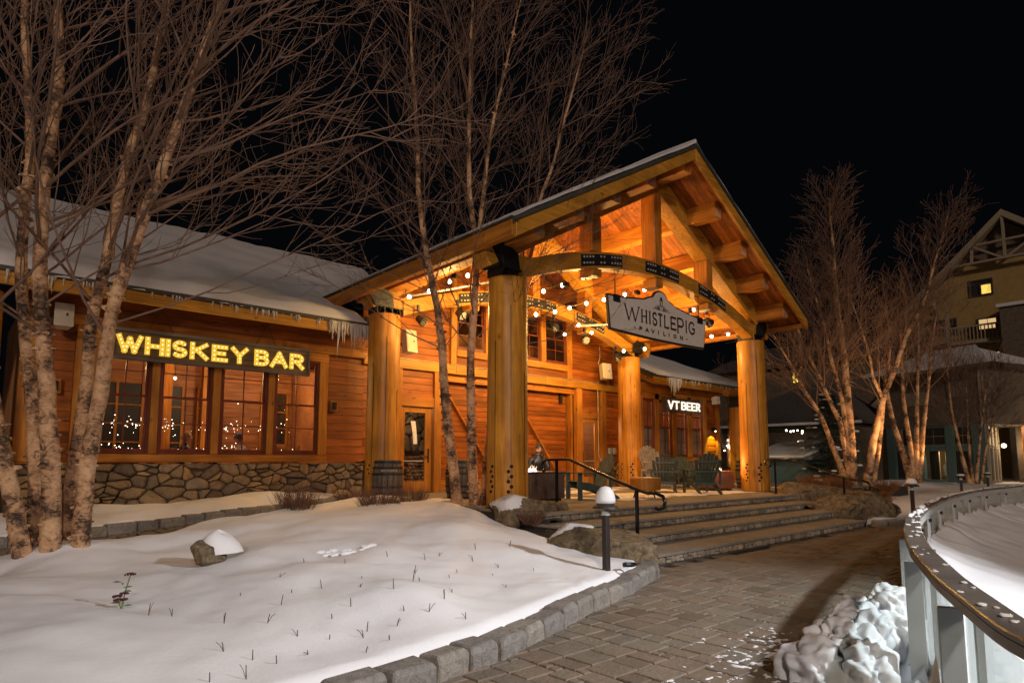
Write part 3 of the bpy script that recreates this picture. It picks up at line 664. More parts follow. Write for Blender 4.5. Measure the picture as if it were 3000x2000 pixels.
# ================================================================== windows
def sash_window(parent, x0, x1, z0, z1, y, meet=None, cols=2, rows=(2, 2), glass='glass', frame='red', depth=.09, mull=.022):
    """double hung window: y is the outer face, x0..x1 z0..z1 the opening"""
    wn = part('window', MB().box(x0, x0+.05, y, y+depth, z0, z1).box(x1-.05, x1, y, y+depth, z0, z1).box(x0+.05, x1-.05, y, y+depth, z1-.05, z1).box(x0+.05, x1-.05, y, y+depth, z0, z0+.06), M[frame], parent, .006)
    zm = meet if meet else (z0+z1)/2
    for (a, b, yo, nr) in ((zm-.02, z1-.05, .05, rows[0]), (z0+.06, zm+.02, .012, rows[1])):
        s = MB(); X0, X1 = x0+.052, x1-.052; yy0, yy1 = y+yo, y+yo+.032; fr = .045
        s.box(X0, X0+fr, yy0, yy1, a, b).box(X1-fr, X1, yy0, yy1, a, b).box(X0+fr, X1-fr, yy0, yy1, b-fr, b).box(X0+fr, X1-fr, yy0, yy1, a, a+fr*1.1)
        part('sash', s, M[frame], wn, .004)
        mm = MB(); 
        for c in range(1, cols):
            xc = X0+(X1-X0)*c/cols; mm.box(xc-mull/2, xc+mull/2, yy0+.004, yy1-.004, a+fr, b-fr)
        for r in range(1, nr):
            zc_ = a+(b-a)*r/nr; mm.box(X0+fr, X1-fr, yy0+.006, yy1-.006, zc_-mull/2, zc_+mull/2)
        part('muntin', mm, M[frame], wn)
        for c in range(cols):
            for r in range(nr):
                xa = X0+fr+(X1-X0-2*fr)*c/cols; xb = X0+fr+(X1-X0-2*fr)*(c+1)/cols; za = a+fr+(b-a-2*fr)*r/nr; zb = a+fr+(b-a-2*fr)*(r+1)/nr
                part('pane', MB().box(xa+mull/2, xb-mull/2, yy0+.014, yy0+.018, za+mull/2, zb-mull/2), M[glass], wn)
    return wn
def siding(parent, x0, x1, z0, z1, y, h=.2, mat='sidex', lap=.018, clip=None):
    z = z0; 
    while z < z1-.03:
        zt = min(z+h, z1)
        if clip: xa, xb = clip(z+h/2, x0, x1)
        else: xa, xb = x0, x1
        if xb-xa > .1:
            v = [(xa, y-lap, z), (xb, y-lap, z), (xb, y+.03, z), (xa, y+.03, z), (xa, y, zt-.004), (xb, y, zt-.004), (xb, y+.03, zt-.004), (xa, y+.03, zt-.004)]
            part('siding_board', MB().hexa(v), M[mat], parent, .003)
        z = zt
YW = 15.1
# ================================================================== main hall (wall under the pavilion roof)
hall = thing('main_hall', 'cedar clad hall wall under the pavilion roof with barn doors, glass doors and high windows', 'building', (13.5, 15.1, .6))
def rf(z, x0, x1): d = max(0, (8.9-z)/SL); return max(x0, CX-d), min(x1, CX+d)
H = hall
part('belt_beam', MB().box(8.15, 11.2, 14.98, 15.2, 4.07, 4.33), M['beam'], H, .01)
part('belt_beam', MB().box(11.205, 15.0, 14.98, 15.2, 4.07, 4.33), M['beam'], H, .01)
part('belt_beam', MB().box(15.005, 18.95, 14.98, 15.2, 4.07, 4.33), M['beam'], H, .01)
part('belt_flashing', MB().box(8.15, 18.95, 14.955, 15.2, 4.334, 4.344), M['alu'], H)
for a, b, z0_, z1_ in ((8.9, 9.36, .6, 4.066), (10.45, 10.70, .6, 4.066), (16.55, 16.84, .6, 4.066), (17.89, 18.16, .6, 4.066)):
    part('post', MB().box(a, b, 15.0, 15.2, z0_, z1_), M['trim'], H, .008)
# doors
def glass_door(x0, x1, z1, gx0, gx1, gz0, gz1, handle_x):
    dr = part('door', MB().box(x0, gx0, 15.10, 15.16, .62, z1).box(gx1, x1, 15.10, 15.16, .62, z1).box(gx0, gx1, 15.10, 15.16, .62, gz0).box(gx0, gx1, 15.10, 15.16, gz1, z1), M['trim'], H, .006)
    part('pane', MB().box(gx0, gx1, 15.125, 15.13, gz0, gz1), M['glass'], dr)
    part('handle', MB().box(handle_x-.02, handle_x+.02, 15.075, 15.1, 1.45, 1.85).bar((handle_x, 15.06, 1.62), (handle_x-.13, 15.06, 1.62), .025, .025), M['steel'], dr)
    part('push_bar', MB().bar((gx0, 15.09+.09, 1.5), (gx1, 15.18, 1.5), .03, .03), M['alu'], dr)
    return dr
d1 = glass_door(9.39, 10.42, 3.01, 9.52, 10.2, .93, 2.86, 10.31)
d2 = glass_door(16.86, 17.87, 3.01, 16.98, 17.60, .93, 2.86, 16.92)
for a, b in ((9.365, 10.445), (16.845, 17.885)):
    part('lintel', MB().box(a, b, 15.02, 15.2, 3.03, 3.30), M['woodx'], H, .008)
    siding(H, a, b, 3.305, 4.06, 15.09, .19)
siding(H, 18.165, 18.95, 1.5, 4.06, 15.09, .2); siding(H, 8.2, 8.9, 1.5, 4.06, 15.09, .2)
# barn doors in the recess
part('recess_head', MB().box(10.7, 16.55, 15.15, 15.42, 3.86, 4.07), M['woodx'], H)
part('recess_back', MB().box(10.7, 16.55, 15.46, 15.5, .6, 3.9), M['dark'], H)
for a, b, bx0, bx1 in ((10.72, 13.56, 10.95, 13.2), (13.6, 16.40, 13.75, 16.1)):
    bd = thing('x', 'x', 'x') if False else H
    leaf = part('barn_door', MB().box(a, b, 15.43, 15.45, .64, 3.84), M['woodx'], H)
    z = .95
    while z < 3.83:
        part('door_plank', MB().box(a+.02, b-.02, 15.395, 15.43, z+.004, min(z+.155, 3.84)), M['sidex'], leaf, .004); z += .16
    part('kick_board', MB().box(a, b, 15.36, 15.43, .64, .945), M['woodx'], leaf, .006)
    part('brace', MB().bar((bx0, 15.37, 3.75), (bx1, 15.37, .75), .05, .2, (0, 1, 0)), M['woodx'], leaf, .006)
part('jamb', MB().box(16.42, 16.54, 15.2, 15.42, .6, 3.86), M['woodz'], H); part('track_bracket', MB().box(16.0, 16.12, 15.3, 15.36, 3.5, 3.85), M['steel'], H)
part('threshold', MB().box(10.7, 16.55, 15.05, 15.45, .56, .635), M['slab'], H)
# stone pier right of door two
part('stone_pier', MB().box(18.16, 18.95, 15.06, 15.2, .55, 1.46), M['mortar'], H)
stones(H, .79, .9, 13, lambda u, v, d: (18.16+u, 15.06-d, .56+v), gap=.01, proud=.06, relax=2, seed=5)
part('pier_cap', MB().box(18.16, 19.0, 14.96, 15.2, 1.465, 1.5), M['woodx'], H)
# upper wall: siding left and right of the window band, posts, windows, gable
siding(H, 8.15, 11.02, 4.35, 8.8, 15.09, .2, clip=rf); siding(H, 16.34, 19.0, 4.35, 8.8, 15.09, .2, clip=rf)
siding(H, 11.24, 16.06, 4.35, 4.62, 15.09, .27)
for a, b in ((11.03, 11.23), (16.08, 16.33)): part('window_post', MB().box(a, b, 15.0, 15.2, 4.36, 7.0), M['trim'], H, .008)
part('sill_board', MB().box(11.235, 16.075, 14.98, 15.2, 4.62, 4.83), M['woodx'], H, .01)
xs_ = [11.235, 12.36, 12.55, 13.62, 13.8, 14.80, 15.02, 16.075]
for i in range(0, 8, 2):
    a, b = xs_[i], xs_[i+1]; sash_window(H, a, b, 4.835, 6.45, 15.05, 5.7, rows=(2, 2))
    if i: part('window_mullion', MB().box(xs_[i-1]+.003, a-.003, 15.0, 15.2, 4.835, 7.0), M['trim'], H, .008)
part('window_head', MB().box(11.235, 16.075, 15.01, 15.2, 6.455, 6.7), M['woodx'], H, .008)
siding(H, 11.24, 16.06, 6.705, 8.8, 15.09, .2, clip=rf)
part('wall_core', MB().box(8.15, 9.36, 15.13, 15.3, .6, 4.3).box(10.45, 10.7, 15.17, 15.3, .6, 4.3).box(16.55, 16.85, 15.17, 15.3, .6, 4.3).box(17.88, 19, 15.13, 15.3, .6, 4.3)
     .box(8.15, 11.04, 15.13, 15.3, 4.3, 5.9).box(16.3, 19, 15.13, 15.3, 4.3, 5.9).box(9.36, 10.45, 15.13, 15.3, 3.05, 4.3).box(16.85, 17.88, 15.13, 15.3, 3.05, 4.3).prism([(10.4, 6.5), (15.9, 6.5), (13.15, 8.4)], 1, 15.13, 15.3), M['dark'], H)
part('interior', MB().box(9, 17.5, 18.2, 18.3, .6, 6.1).box(9, 17.5, 15.5, 18.2, .5, .58), M['red_wood'], H)

# hall interior seen through door one: stone hearth and log store
hearth = thing('stone_hearth', 'rubble stone hearth behind the left glass door, above stacked firewood', 'fireplace', (10.2, 17.2, .6))
part('hearth_core', MB().box(9.2, 12.6, 17.26, 17.4, 1.75, 4.0), M['mortar'], hearth)
stones(hearth, 2.6, 2.2, 60, lambda u, v, d: (9.6+u, 17.25-d*1.6, 1.78+v), gap=.012, proud=.08, relax=1, seed=51)
rk = thing('firewood_stack', 'stack of split firewood behind the left glass door', 'firewood', (10.4, 17.0, .6))
r_ = random.Random(3)
for i in range(16):
    for j in range(10):
        if r_.random() < .05: continue
        x = 9.75+i*.125+r_.uniform(-.02, .02)+(j % 2)*.05; z = .66+j*.105+r_.uniform(-.012, .012); q = .058*r_.uniform(.8, 1.15); a0 = r_.uniform(0, 6.28)
        pts = [(x+q*math.cos(a0+t*2.09+.3*(t == 1)), z+q*math.sin(a0+t*2.09)) for t in range(3)]
        part('log', MB().prism(pts, 1, 16.85+r_.uniform(-.04, .04), 17.2), M['log'], rk)
n1 = part('notice', MB().add([(9.72, 15.118, 2.62), (9.88, 15.118, 2.62), (9.93, 15.118, 2.25), (9.95, 15.118, 1.98), (9.82, 15.118, 1.97), (9.79, 15.118, 2.3), (9.72, 15.121, 2.62), (9.88, 15.121, 2.62), (9.93, 15.121, 2.25), (9.95, 15.121, 1.98), (9.82, 15.121, 1.97), (9.79, 15.121, 2.3)],
     [(0,5,4,3,2,1), (6,7,8,9,10,11)]), M['paper'], None); tag(n1, 'curled white paper notice taped inside the left glass door', 'notice')

# ================================================================== wings
def wing(name, label, X0, X1, wx, ex0, ex1, ye, zf, ridge, clipx=None, hipend=None):
    pass
wb = thing('whiskey_bar_wing', 'low cedar wing with four sash windows, rubble stone base and a deep snow covered roof', 'building', (4.5, 15.1, .5))
part('stone_core', MB().box(.9, 8.2, 15.03, 15.2, .2, 1.44), M['mortar'], wb)
stones(wb, 7.25, 1.0, 150, lambda u, v, d: (.93+u, 15.03-d, .45+v), gap=.008, proud=.10, ax=.62, relax=0, seed=11)
stones(wb, 1.2, 1.0, 16, lambda u, v, d: (.9-d, 15.03+u, .45+v), gap=.012, proud=.06, relax=1, seed=12)
part('sill_board', MB().box(1.8, 7.16, 14.93, 15.2, 1.47, 1.64), M['woodx'], wb, .012)
part('sill_board', MB().box(.9, 1.795, 14.97, 15.2, 1.45, 1.47), M['woodx'], wb)
part('corner_post', MB().box(.92, 1.22, 15.0, 15.25, 1.475, 4.2), M['trim'], wb, .01)
siding(wb, 1.225, 1.79, 1.475, 4.2, 15.09, .2)
part('window_trim', MB().box(1.8, 2.24, 15.0, 15.2, 1.645, 4.1), M['trim'], wb, .01)
part('window_trim', MB().box(6.93, 7.16, 15.0, 15.2, 1.645, 4.1), M['trim'], wb, .01)
wx = [2.245, 3.17, 3.33, 4.40, 4.57, 5.64, 5.80, 6.925]
for i in range(0, 8, 2):
    sash_window(wb, wx[i], wx[i+1], 1.645, 3.98, 15.03, 2.86)
    if i: part('window_mullion', MB().box(wx[i-1]+.003, wx[i]-.003, 14.99, 15.2, 1.645, 4.1), M['trim'], wb, .008)
part('window_head', MB().box(1.8, 7.16, 14.98, 15.2, 3.985, 4.2), M['woodx'], wb, .01)
siding(wb, 7.165, 8.2, 1.475, 4.2, 15.09, .2)
part('frieze', MB().box(.92, 8.2, 14.96, 15.2, 4.205, 4.42), M['woodx'], wb, .01)
siding(wb, .92, 8.2, 4.425, 4.9, 15.05, .22)
SW = .47
def wz(y): return 4.86+SW*(y-14.15)
def roofpoly(X0, X1f, ye, y1, o0, o1, xr):   # xr(y): right limit, lists along y
    ys = np.linspace(ye, y1, 30); V = []; F = []
    for y in ys: V += [(X0, y, wz(y)+o0), (xr(y), y, wz(y)+o0), (xr(y), y, wz(y)+o1), (X0, y, wz(y)+o1)]
    F = [(i*4+k, i*4+(k+1) % 4, (i+1)*4+(k+1) % 4, (i+1)*4+k) for i in range(29) for k in range(4)]+[(0,3,2,1), (29*4, 29*4+1, 29*4+2, 29*4+3)]
    return MB().add(V, F)
xrw = lambda y: 8.45 if y < 17.3 else min(13.1, 8.45+(y-17.3)*SW/SL*1.0)
part('roof_deck', roofpoly(-8, 0, 14.18, 23.6, -.10, .06, xrw), M['shingle'], wb)
part('eave_fascia', MB().box(-8, 8.42, 14.10, 14.17, 4.62, 4.86), M['beam'], wb, .008)
part('eave_drip', MB().box(-8, 8.47, 14.06, 14.17, 4.864, 4.945), M['drip'], wb)
part('soffit', MB().hexa([(-8, 14.17, 4.70), (8.4, 14.17, 4.70), (8.4, 15.1, 5.08), (-8, 15.1, 5.08), (-8, 14.17, 4.73), (8.4, 14.17, 4.73), (8.4, 15.1, 5.11), (-8, 15.1, 5.11)]), M['sidex'], wb)
part('rake_board', MB().hexa([(8.40, 14.17, 4.63), (8.46, 14.17, 4.63), (8.46, 15.1, 5.07), (8.40, 15.1, 5.07), (8.40, 14.17, 4.86), (8.46, 14.17, 4.86), (8.46, 15.1, 5.3), (8.40, 15.1, 5.3)]), M['woody'], wb)
for i in range(9):    # exposed shingle courses at the right end
    for j in range(4):
        y = 14.12+i*.17; x = 7.92+j*.135+(.06 if i % 2 else 0)
        part('shingle', MB().hexa([(x, y, wz(y)+.075), (x+.128, y, wz(y)+.075), (x+.128, y+.2, wz(y+.2)+.062), (x, y+.2, wz(y+.2)+.062), (x, y, wz(y)+.092), (x+.128, y, wz(y)+.092), (x+.128, y+.2, wz(y+.2)+.066), (x, y+.2, wz(y+.2)+.066)]), M['shingle'], wb)
def snow_roof(parent, X0, y0, y1, xr, x_edge_fn, name='snow_layer', xl=None, n=150, m=40, th=.25):
    V = []; F = []
    for j in range(m+1):
        y = y0+(y1-y0)*(j/m)**1.7
        for i in range(n+1):
            t = i/n; xa = X0 if xl is None else xl(y); xb = x_edge_fn(y); x = xa+(xb-xa)*t
            ed = min(1, (1-t)*(xb-xa)/.35)*min(1, (t*(xb-xa)/.35) if xl else 1)*min(1, .35+(y-y0)/.25)
            z = wz(y)+.06+ed*(th+.07*fn(x, y, 0, .8)+.035*fn(x, y, 2, 2.6))
            yy = y-(.05*fn(x, 0, 9, 2.4)+.02*fn(x, 0, 4, 9)) if j == 0 else y
            V.append((x, yy, z if j else wz(y)+.05))
    for j in range(m):
        for i in range(n): a = j*(n+1)+i; F.append((a, a+1, a+n+2, a+n+1))
    return link(name, np_mesh(name, V, F, True), M['snowr'], parent)
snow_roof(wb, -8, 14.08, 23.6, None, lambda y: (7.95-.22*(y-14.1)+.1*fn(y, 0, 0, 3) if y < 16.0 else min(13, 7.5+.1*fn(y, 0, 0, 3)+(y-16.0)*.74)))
# icicles
def icicle(parent, x, y, z, L, r):
    mb = MB(); q = 5; pts = [(x+random.uniform(-.004, .004)*k, y+random.uniform(-.004, .004)*k, z-L*k/q) for k in range(q+1)]
    mb.tube(pts, [r*(1-k/q)**.8*random.uniform(.85, 1.15)+.0015 for k in range(q+1)], 6); part('icicle', mb, M['icicle'], parent, smooth=True)
r_ = random.Random(8)
for i in range(120):
    x = r_.uniform(-.5, 7.2); L = .05+.16*r_.random()**2+(.13 if r_.random() < .15 else 0)
    if fn(x, 0, 0, 1.7) < -.12: continue
    icicle(wb, x, 14.07+r_.uniform(-.02, .02), 4.88, L, .011+.06*L)
for i in range(60):
    x = 6.55+1.6*r_.random(); c = math.exp(-((x-7.25)/.35)**2); icicle(wb, x, 14.06+r_.uniform(-.04, .03), 4.88, .14+.3*r_.random()+c*.42*r_.random(), .016+.018*r_.random()+.014*c)
icicle(wb, 6.93, 14.06, 4.88, .92, .034)
# bar interior
wi = part('interior', MB().box(.95, 8.2, 19.5, 19.6, .6, 4.6).box(.95, 8.2, 15.25, 19.5, .5, .6).box(.95, 8.2, 15.25, 19.5, 4.5, 4.6).box(.95, 1.05, 15.25, 19.5, .6, 4.5).box(8.1, 8.2, 15.25, 19.5, .6, 4.5), M['red_wood'], wb)
for z in np.arange(.8, 4.4, .25): part('interior_board', MB().box(3.9, 8.05, 19.44, 19.5, z+.006, z+.244), M['red_wood'], wb)
for a, b in ((1.3, 2.5), (2.7, 3.9), (4.15, 4.9), (5.3, 5.75), (7.1, 7.9)):   # back windows looking out at the night
    b_ = part('interior_window', MB().box(a, b, 19.40, 19.43, 1.5, 3.6), M['black'], wb)
    fr = MB()
    for x in (a, (a+b)/2, b): fr.box(x-.03, x+.03, 19.36, 19.40, 1.5, 3.6)
    for z in (1.5, 2.0, 2.5, 3.0, 3.6): fr.box(a, b, 19.365, 19.395, z-.02, z+.02)
    part('interior_frame', fr, M['trim'], b_)
part('interior_post', MB().box(3.95, 4.2, 17.6, 17.9, .6, 4.5).box(5.2, 5.4, 18.6, 18.8, .6, 4.5), M['woodz'], wb)
part('interior_beam', MB().box(1.0, 8.1, 17.6, 17.85, 4.1, 4.35).box(3.0, 8.1, 16.2, 16.4, 3.95, 4.1), M['woodx'], wb)
light('bar_lamp_a', 'POINT', (2.6, 17.0, 3.7), 40, (1, .66, .34), .12); light('bar_lamp_b', 'POINT', (5.2, 16.9, 3.7), 75, (1, .66, .34), .12); light('bar_lamp_c', 'POINT', (7.0, 17.8, 3.6), 50, (1, .64, .32), .12)
for i, (x, y, z) in enumerate(((2.35, 17.4, 3.45), (2.8, 17.8, 3.0), (2.3, 18, 2.75), (4.05, 16.8, 3.5), (5.4, 17.6, 3.45), (3.9, 18.6, 3.1))):
    pl = thing('pendant_lamp', ['bare pendant bulb high in the first whiskey bar window','pendant bulb low beside the first window mullion','dim pendant bulb deep behind the first window','pendant bulb behind the second whiskey bar window','pendant bulb glowing behind the third whiskey bar window','pendant bulb near the post behind the second window'][i], 'lamp', (x, y, z), group='pendant bulbs in the whiskey bar')
    part('lamp_bulb', MB().ball((x, y, z), .035), M['fairy'], pl); part('cord', MB().tube([(x, y, z+.04), (x, y, 4.45)], .006, 5), M['black'], pl)
fl = MB(); r_ = random.Random(2)  # emissive dots inside the bar imitate tree lights reflected in its windows
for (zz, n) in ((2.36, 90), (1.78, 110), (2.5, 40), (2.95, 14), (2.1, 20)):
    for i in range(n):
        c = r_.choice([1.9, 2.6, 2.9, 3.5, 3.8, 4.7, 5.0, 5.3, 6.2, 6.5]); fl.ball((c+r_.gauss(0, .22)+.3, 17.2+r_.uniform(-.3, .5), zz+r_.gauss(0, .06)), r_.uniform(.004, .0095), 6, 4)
fo = part('fairy_and_reflected_lights', fl, M['fairy'], None); tag(fo, 'rows of tiny glowing dots imitating lights reflected in the whiskey bar windows', 'fairy lights'); stuff(fo)

# VT beer wing
vb = thing('beer_wing', 'far cedar wing with tall frosted windows, icicles and snow roof beyond the pavilion', 'building', (22.5, 15.1, .5))
part('stone_core', MB().box(18.96, 26.1, 15.04, 15.2, .2, 1.44), M['mortar'], vb)
stones(vb, 7.1, .9, 110, lambda u, v, d: (18.98+u, 15.04-d, .56+v), gap=.008, proud=.06, ax=.7, relax=0, seed=31)
part('sill_board', MB().box(18.96, 26.1, 14.95, 15.2, 1.47, 1.66), M['woodx'], vb, .01)
siding(vb, 18.96, 20.2, 1.665, 4.2, 15.09, .2)
vx = [20.42, 21.22, 21.5, 22.42, 22.72, 23.56, 23.86, 24.8]
part('window_trim', MB().box(20.2, 20.41, 15.0, 15.2, 1.665, 4.2), M['trim'], vb); part('window_trim', MB().box(24.81, 25.05, 15.0, 15.2, 1.665, 4.2), M['trim'], vb)
for i in range(0, 8, 2):
    sash_window(vb, vx[i], vx[i+1], 1.665, 3.98, 15.04, 2.86, rows=(2, 2), frame='red')
    part('frosted_screen', MB().box(vx[i]+.1, vx[i+1]-.1, 15.16, 15.17, 1.75, 2.85), M['frost'], vb)
    if i: part('window_mullion', MB().box(vx[i-1]+.003, vx[i]-.003, 15.0, 15.2, 1.665, 4.2), M['trim'], vb, .008)
part('window_head', MB().box(20.41, 24.81, 15.0, 15.2, 3.985, 4.2), M['woodx'], vb)
siding(vb, 25.055, 25.9, 1.665, 4.2, 15.09, .26); part('corner_post', MB().box(25.9, 26.15, 15.0, 15.3, 1.5, 4.2), M['trim'], vb)
part('frieze', MB().box(18.96, 26.15, 14.97, 15.2, 4.205, 4.6), M['woodx'], vb); part('side_wall', MB().box(26.0, 26.1, 15.2, 21, .5, 4.8), M['sidex'], vb)
def vz(y): return 4.80+SW*(y-14.5)
hip = lambda y: 28.0-(y-14.5)*1.0
ys = np.linspace(14.5, 21.5, 24); V = []; F = []
for y in ys: V += [(20.35, y, vz(y)-.1), (hip(y), y, vz(y)-.1), (hip(y), y, vz(y)+.05), (20.35, y, vz(y)+.05)]
F = [(i*4+k, i*4+(k+1) % 4, (i+1)*4+(k+1) % 4, (i+1)*4+k) for i in range(23) for k in range(4)]+[(0,3,2,1), (92,93,94,95)]
part('roof_deck', MB().add(V, F), M['shingle'], vb)
part('eave_fascia', MB().box(20.38, 27.95, 14.43, 14.5, 4.50, 4.79), M['beam'], vb); part('eave_drip', MB().box(20.33, 28.0, 14.39, 14.5, 4.795, 4.86), M['drip'], vb)
part('rake_board', MB().hexa([(20.36, 14.5, 4.5), (20.42, 14.5, 4.5), (20.42, 17, 5.68), (20.36, 17, 5.68), (20.36, 14.5, 4.7), (20.42, 14.5, 4.7), (20.42, 17, 5.88), (20.36, 17, 5.88)]), M['woody'], vb)
part('soffit', MB().hexa([(20.4, 14.5, 4.6), (27.9, 14.5, 4.6), (27.9, 15.1, 4.86), (20.4, 15.1, 4.86), (20.4, 14.5, 4.63), (27.9, 14.5, 4.63), (27.9, 15.1, 4.9), (20.4, 15.1, 4.9)]), M['sidex'], vb)
part('hip_slope', MB().add([(28.0, 14.5, 4.85), (28.0, 24, 4.85), (21.0, 21.5, 8.14)], [(0,1,2)]), M['snowr'], vb)
for i in range(13):
    for j in range(4):
        y = 14.46+i*.17; x = 20.36+j*.135+(.05 if i % 2 else 0)
        part('shingle', MB().hexa([(x, y, vz(y)+.06), (x+.128, y, vz(y)+.06), (x+.128, y+.2, vz(y+.2)+.05), (x, y+.2, vz(y+.2)+.05), (x, y, vz(y)+.08), (x+.128, y, vz(y)+.08), (x+.128, y+.2, vz(y+.2)+.054), (x, y+.2, vz(y+.2)+.054)]), M['shingle'], vb)
V = []; F = []; n = 60; m = 24
for j in range(m+1):
    y = 14.42+7.08*(j/m)**1.5; xa = 20.8+.15*fn(y, 1, 1, 2)+(.5 if j < 2 else 0); xb = hip(y)-.02
    for i in range(n+1):
        t = i/n; x = xa+(xb-xa)*t; ed = min(1, t*(xb-xa)/.3)*min(1, .3+j/2); V.append((x, y, vz(y)+.055+ed*(.2+.05*fn(x, y, 0, .9)) if j else vz(y)+.04))
for j in range(m):
    for i in range(n): a = j*(n+1)+i; F.append((a, a+1, a+n+2, a+n+1))
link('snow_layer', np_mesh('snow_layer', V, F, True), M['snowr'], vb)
r_ = random.Random(5)
for i in range(60):
    x = r_.uniform(21.2, 27.8); icicle(vb, x, 14.4, 4.82, .06+.25*r_.random()**2, .012+.01*r_.random())
for i in range(26):
    x = r_.gauss(21.75, .3); icicle(vb, x, 14.39+r_.uniform(-.03, .03), 4.82, .25+.6*r_.random()*math.exp(-((x-21.7)/.35)**2), .034+.026*r_.random())
part('interior', MB().box(19.2, 26, 18.4, 18.5, .6, 4.6).box(19.2, 26, 15.25, 18.4, 4.5, 4.6).box(19.2, 26, 15.25, 18.4, .5, .6), M['red_wood'], vb)
light('beer_lamp', 'POINT', (21.0, 16.4, 3.7), 110, (1, .7, .4), .1); light('beer_lamp_b', 'POINT', (23.8, 16.6, 3.4), 50, (1, .6, .3), .1)
cl = part('column', MB().lathe([(.41, .5), (.41, 1.5), (.39, 3.8), (.38, 3.84)], (26.0, 14.0, 0), 30), M['logz'], vb); cl.data.shade_smooth(); cl.data.set_sharp_from_angle(angle=0.8)
part('saddle', MB().box(25.7, 26.3, 13.75, 14.25, 3.84, 4.3), M['steel'], vb); part('corner_beam', MB().box(25.0, 27.5, 13.85, 14.15, 4.3, 4.55), M['woodx'], vb)
# far left column under the whiskey bar eave
lc = part('far_column', MB().lathe([(.41, .3), (.41, 2), (.39, 4.55)], (.22, 14.6, 0), 30), M['logz'], wb); lc.data.shade_smooth()
# ================================================================== lettering
def arc(cx, cy, rx, ry, a0, a1, n=10): return [(cx+rx*math.cos(math.radians(a0+(a1-a0)*i/n)), cy+ry*math.sin(math.radians(a0+(a1-a0)*i/n))) for i in range(n+1)]
GL = {
 'W': [[(0,1),(.27,0)],[(.27,0),(.5,.85)],[(.5,.85),(.73,0)],[(.73,0),(1,1)]], 'H': [[(0,0),(0,1)],[(1,0),(1,1)],[(0,.5),(1,.5)]], 'I': [[(.5,0),(.5,1)]],
 'S': [arc(.5,.745,.42,.255,20,270,12)+arc(.5,.25,.45,.25,90,-160,12)[1:]], 'K': [[(0,0),(0,1)],[(.95,1),(.05,.42)],[(.3,.6),(1,0)]],
 'E': [[(0,0),(0,1)],[(0,1),(.95,1)],[(0,.5),(.8,.5)],[(0,0),(.98,0)]], 'Y': [[(0,1),(.5,.48)],[(1,1),(.5,.48)],[(.5,.48),(.5,0)]],
 'B': [[(0,0),(0,1)],[(0,1)]+arc(.55,.76,.38,.24,90,-90)+[(0,.52)],[(0,.52)]+arc(.58,.26,.42,.26,90,-90)+[(0,0)]],
 'A': [[(0,0),(.5,1)],[(.5,1),(1,0)],[(.2,.33),(.8,.33)]], 'R': [[(0,0),(0,1)],[(0,1)]+arc(.55,.74,.4,.26,90,-90)+[(0,.48)],[(.45,.48),(1,0)]],
 'P': [[(0,0),(0,1)],[(0,1)]+arc(.55,.73,.42,.27,90,-90)+[(0,.46)]], 'V': [[(0,1),(.5,0)],[(.5,0),(1,1)]], 'T': [[(0,1),(1,1)],[(.5,1),(.5,0)]],
 'L': [[(0,0),(0,1)],[(0,0),(1,0)]], 'O': [arc(.5,.5,.5,.5,90,450,20)], 'N': [[(0,0),(0,1)],[(0,1),(1,0)],[(1,0),(1,1)]],
 'G': [arc(.55,.5,.5,.5,40,300,18)+[(.95,.12),(.95,.45)],[(.6,.45),(1.08,.45)]], '-': [[(0,.45),(1,.45)]],
}
def ribbon(mb, pts, wid, mp, d0, d1, ext=0.0):
    """flat stroke of given width(s) in sign coordinates, mapped by mp(u, v, d)"""
    n = len(pts); ws = wid if hasattr(wid, '__len__') else [wid]*n; L = []; R = []
    for i in range(n):
        a = pts[max(i-1, 0)]; b = pts[min(i+1, n-1)]; dx, dy = b[0]-a[0], b[1]-a[1]; q = math.hypot(dx, dy) or 1; nx, ny = -dy/q, dx/q
        p = pts[i]; ex = 0
        if ext and i == 0: p = (p[0]-dx/q*ext, p[1]-dy/q*ext)
        if ext and i == n-1: p = (p[0]+dx/q*ext, p[1]+dy/q*ext)
        L.append((p[0]+nx*ws[i]/2, p[1]+ny*ws[i]/2)); R.append((p[0]-nx*ws[i]/2, p[1]-ny*ws[i]/2))
    vs = []
    for i in range(n): vs += [mp(*L[i], d0), mp(*R[i], d0), mp(*R[i], d1), mp(*L[i], d1)]
    fs = [(i*4+k, (i+1)*4+k, (i+1)*4+(k+1) % 4, i*4+(k+1) % 4) for i in range(n-1) for k in range(4)]+[(3,2,1,0), ((n-1)*4, (n-1)*4+1, (n-1)*4+2, (n-1)*4+3)]
    mb.add(vs, fs)
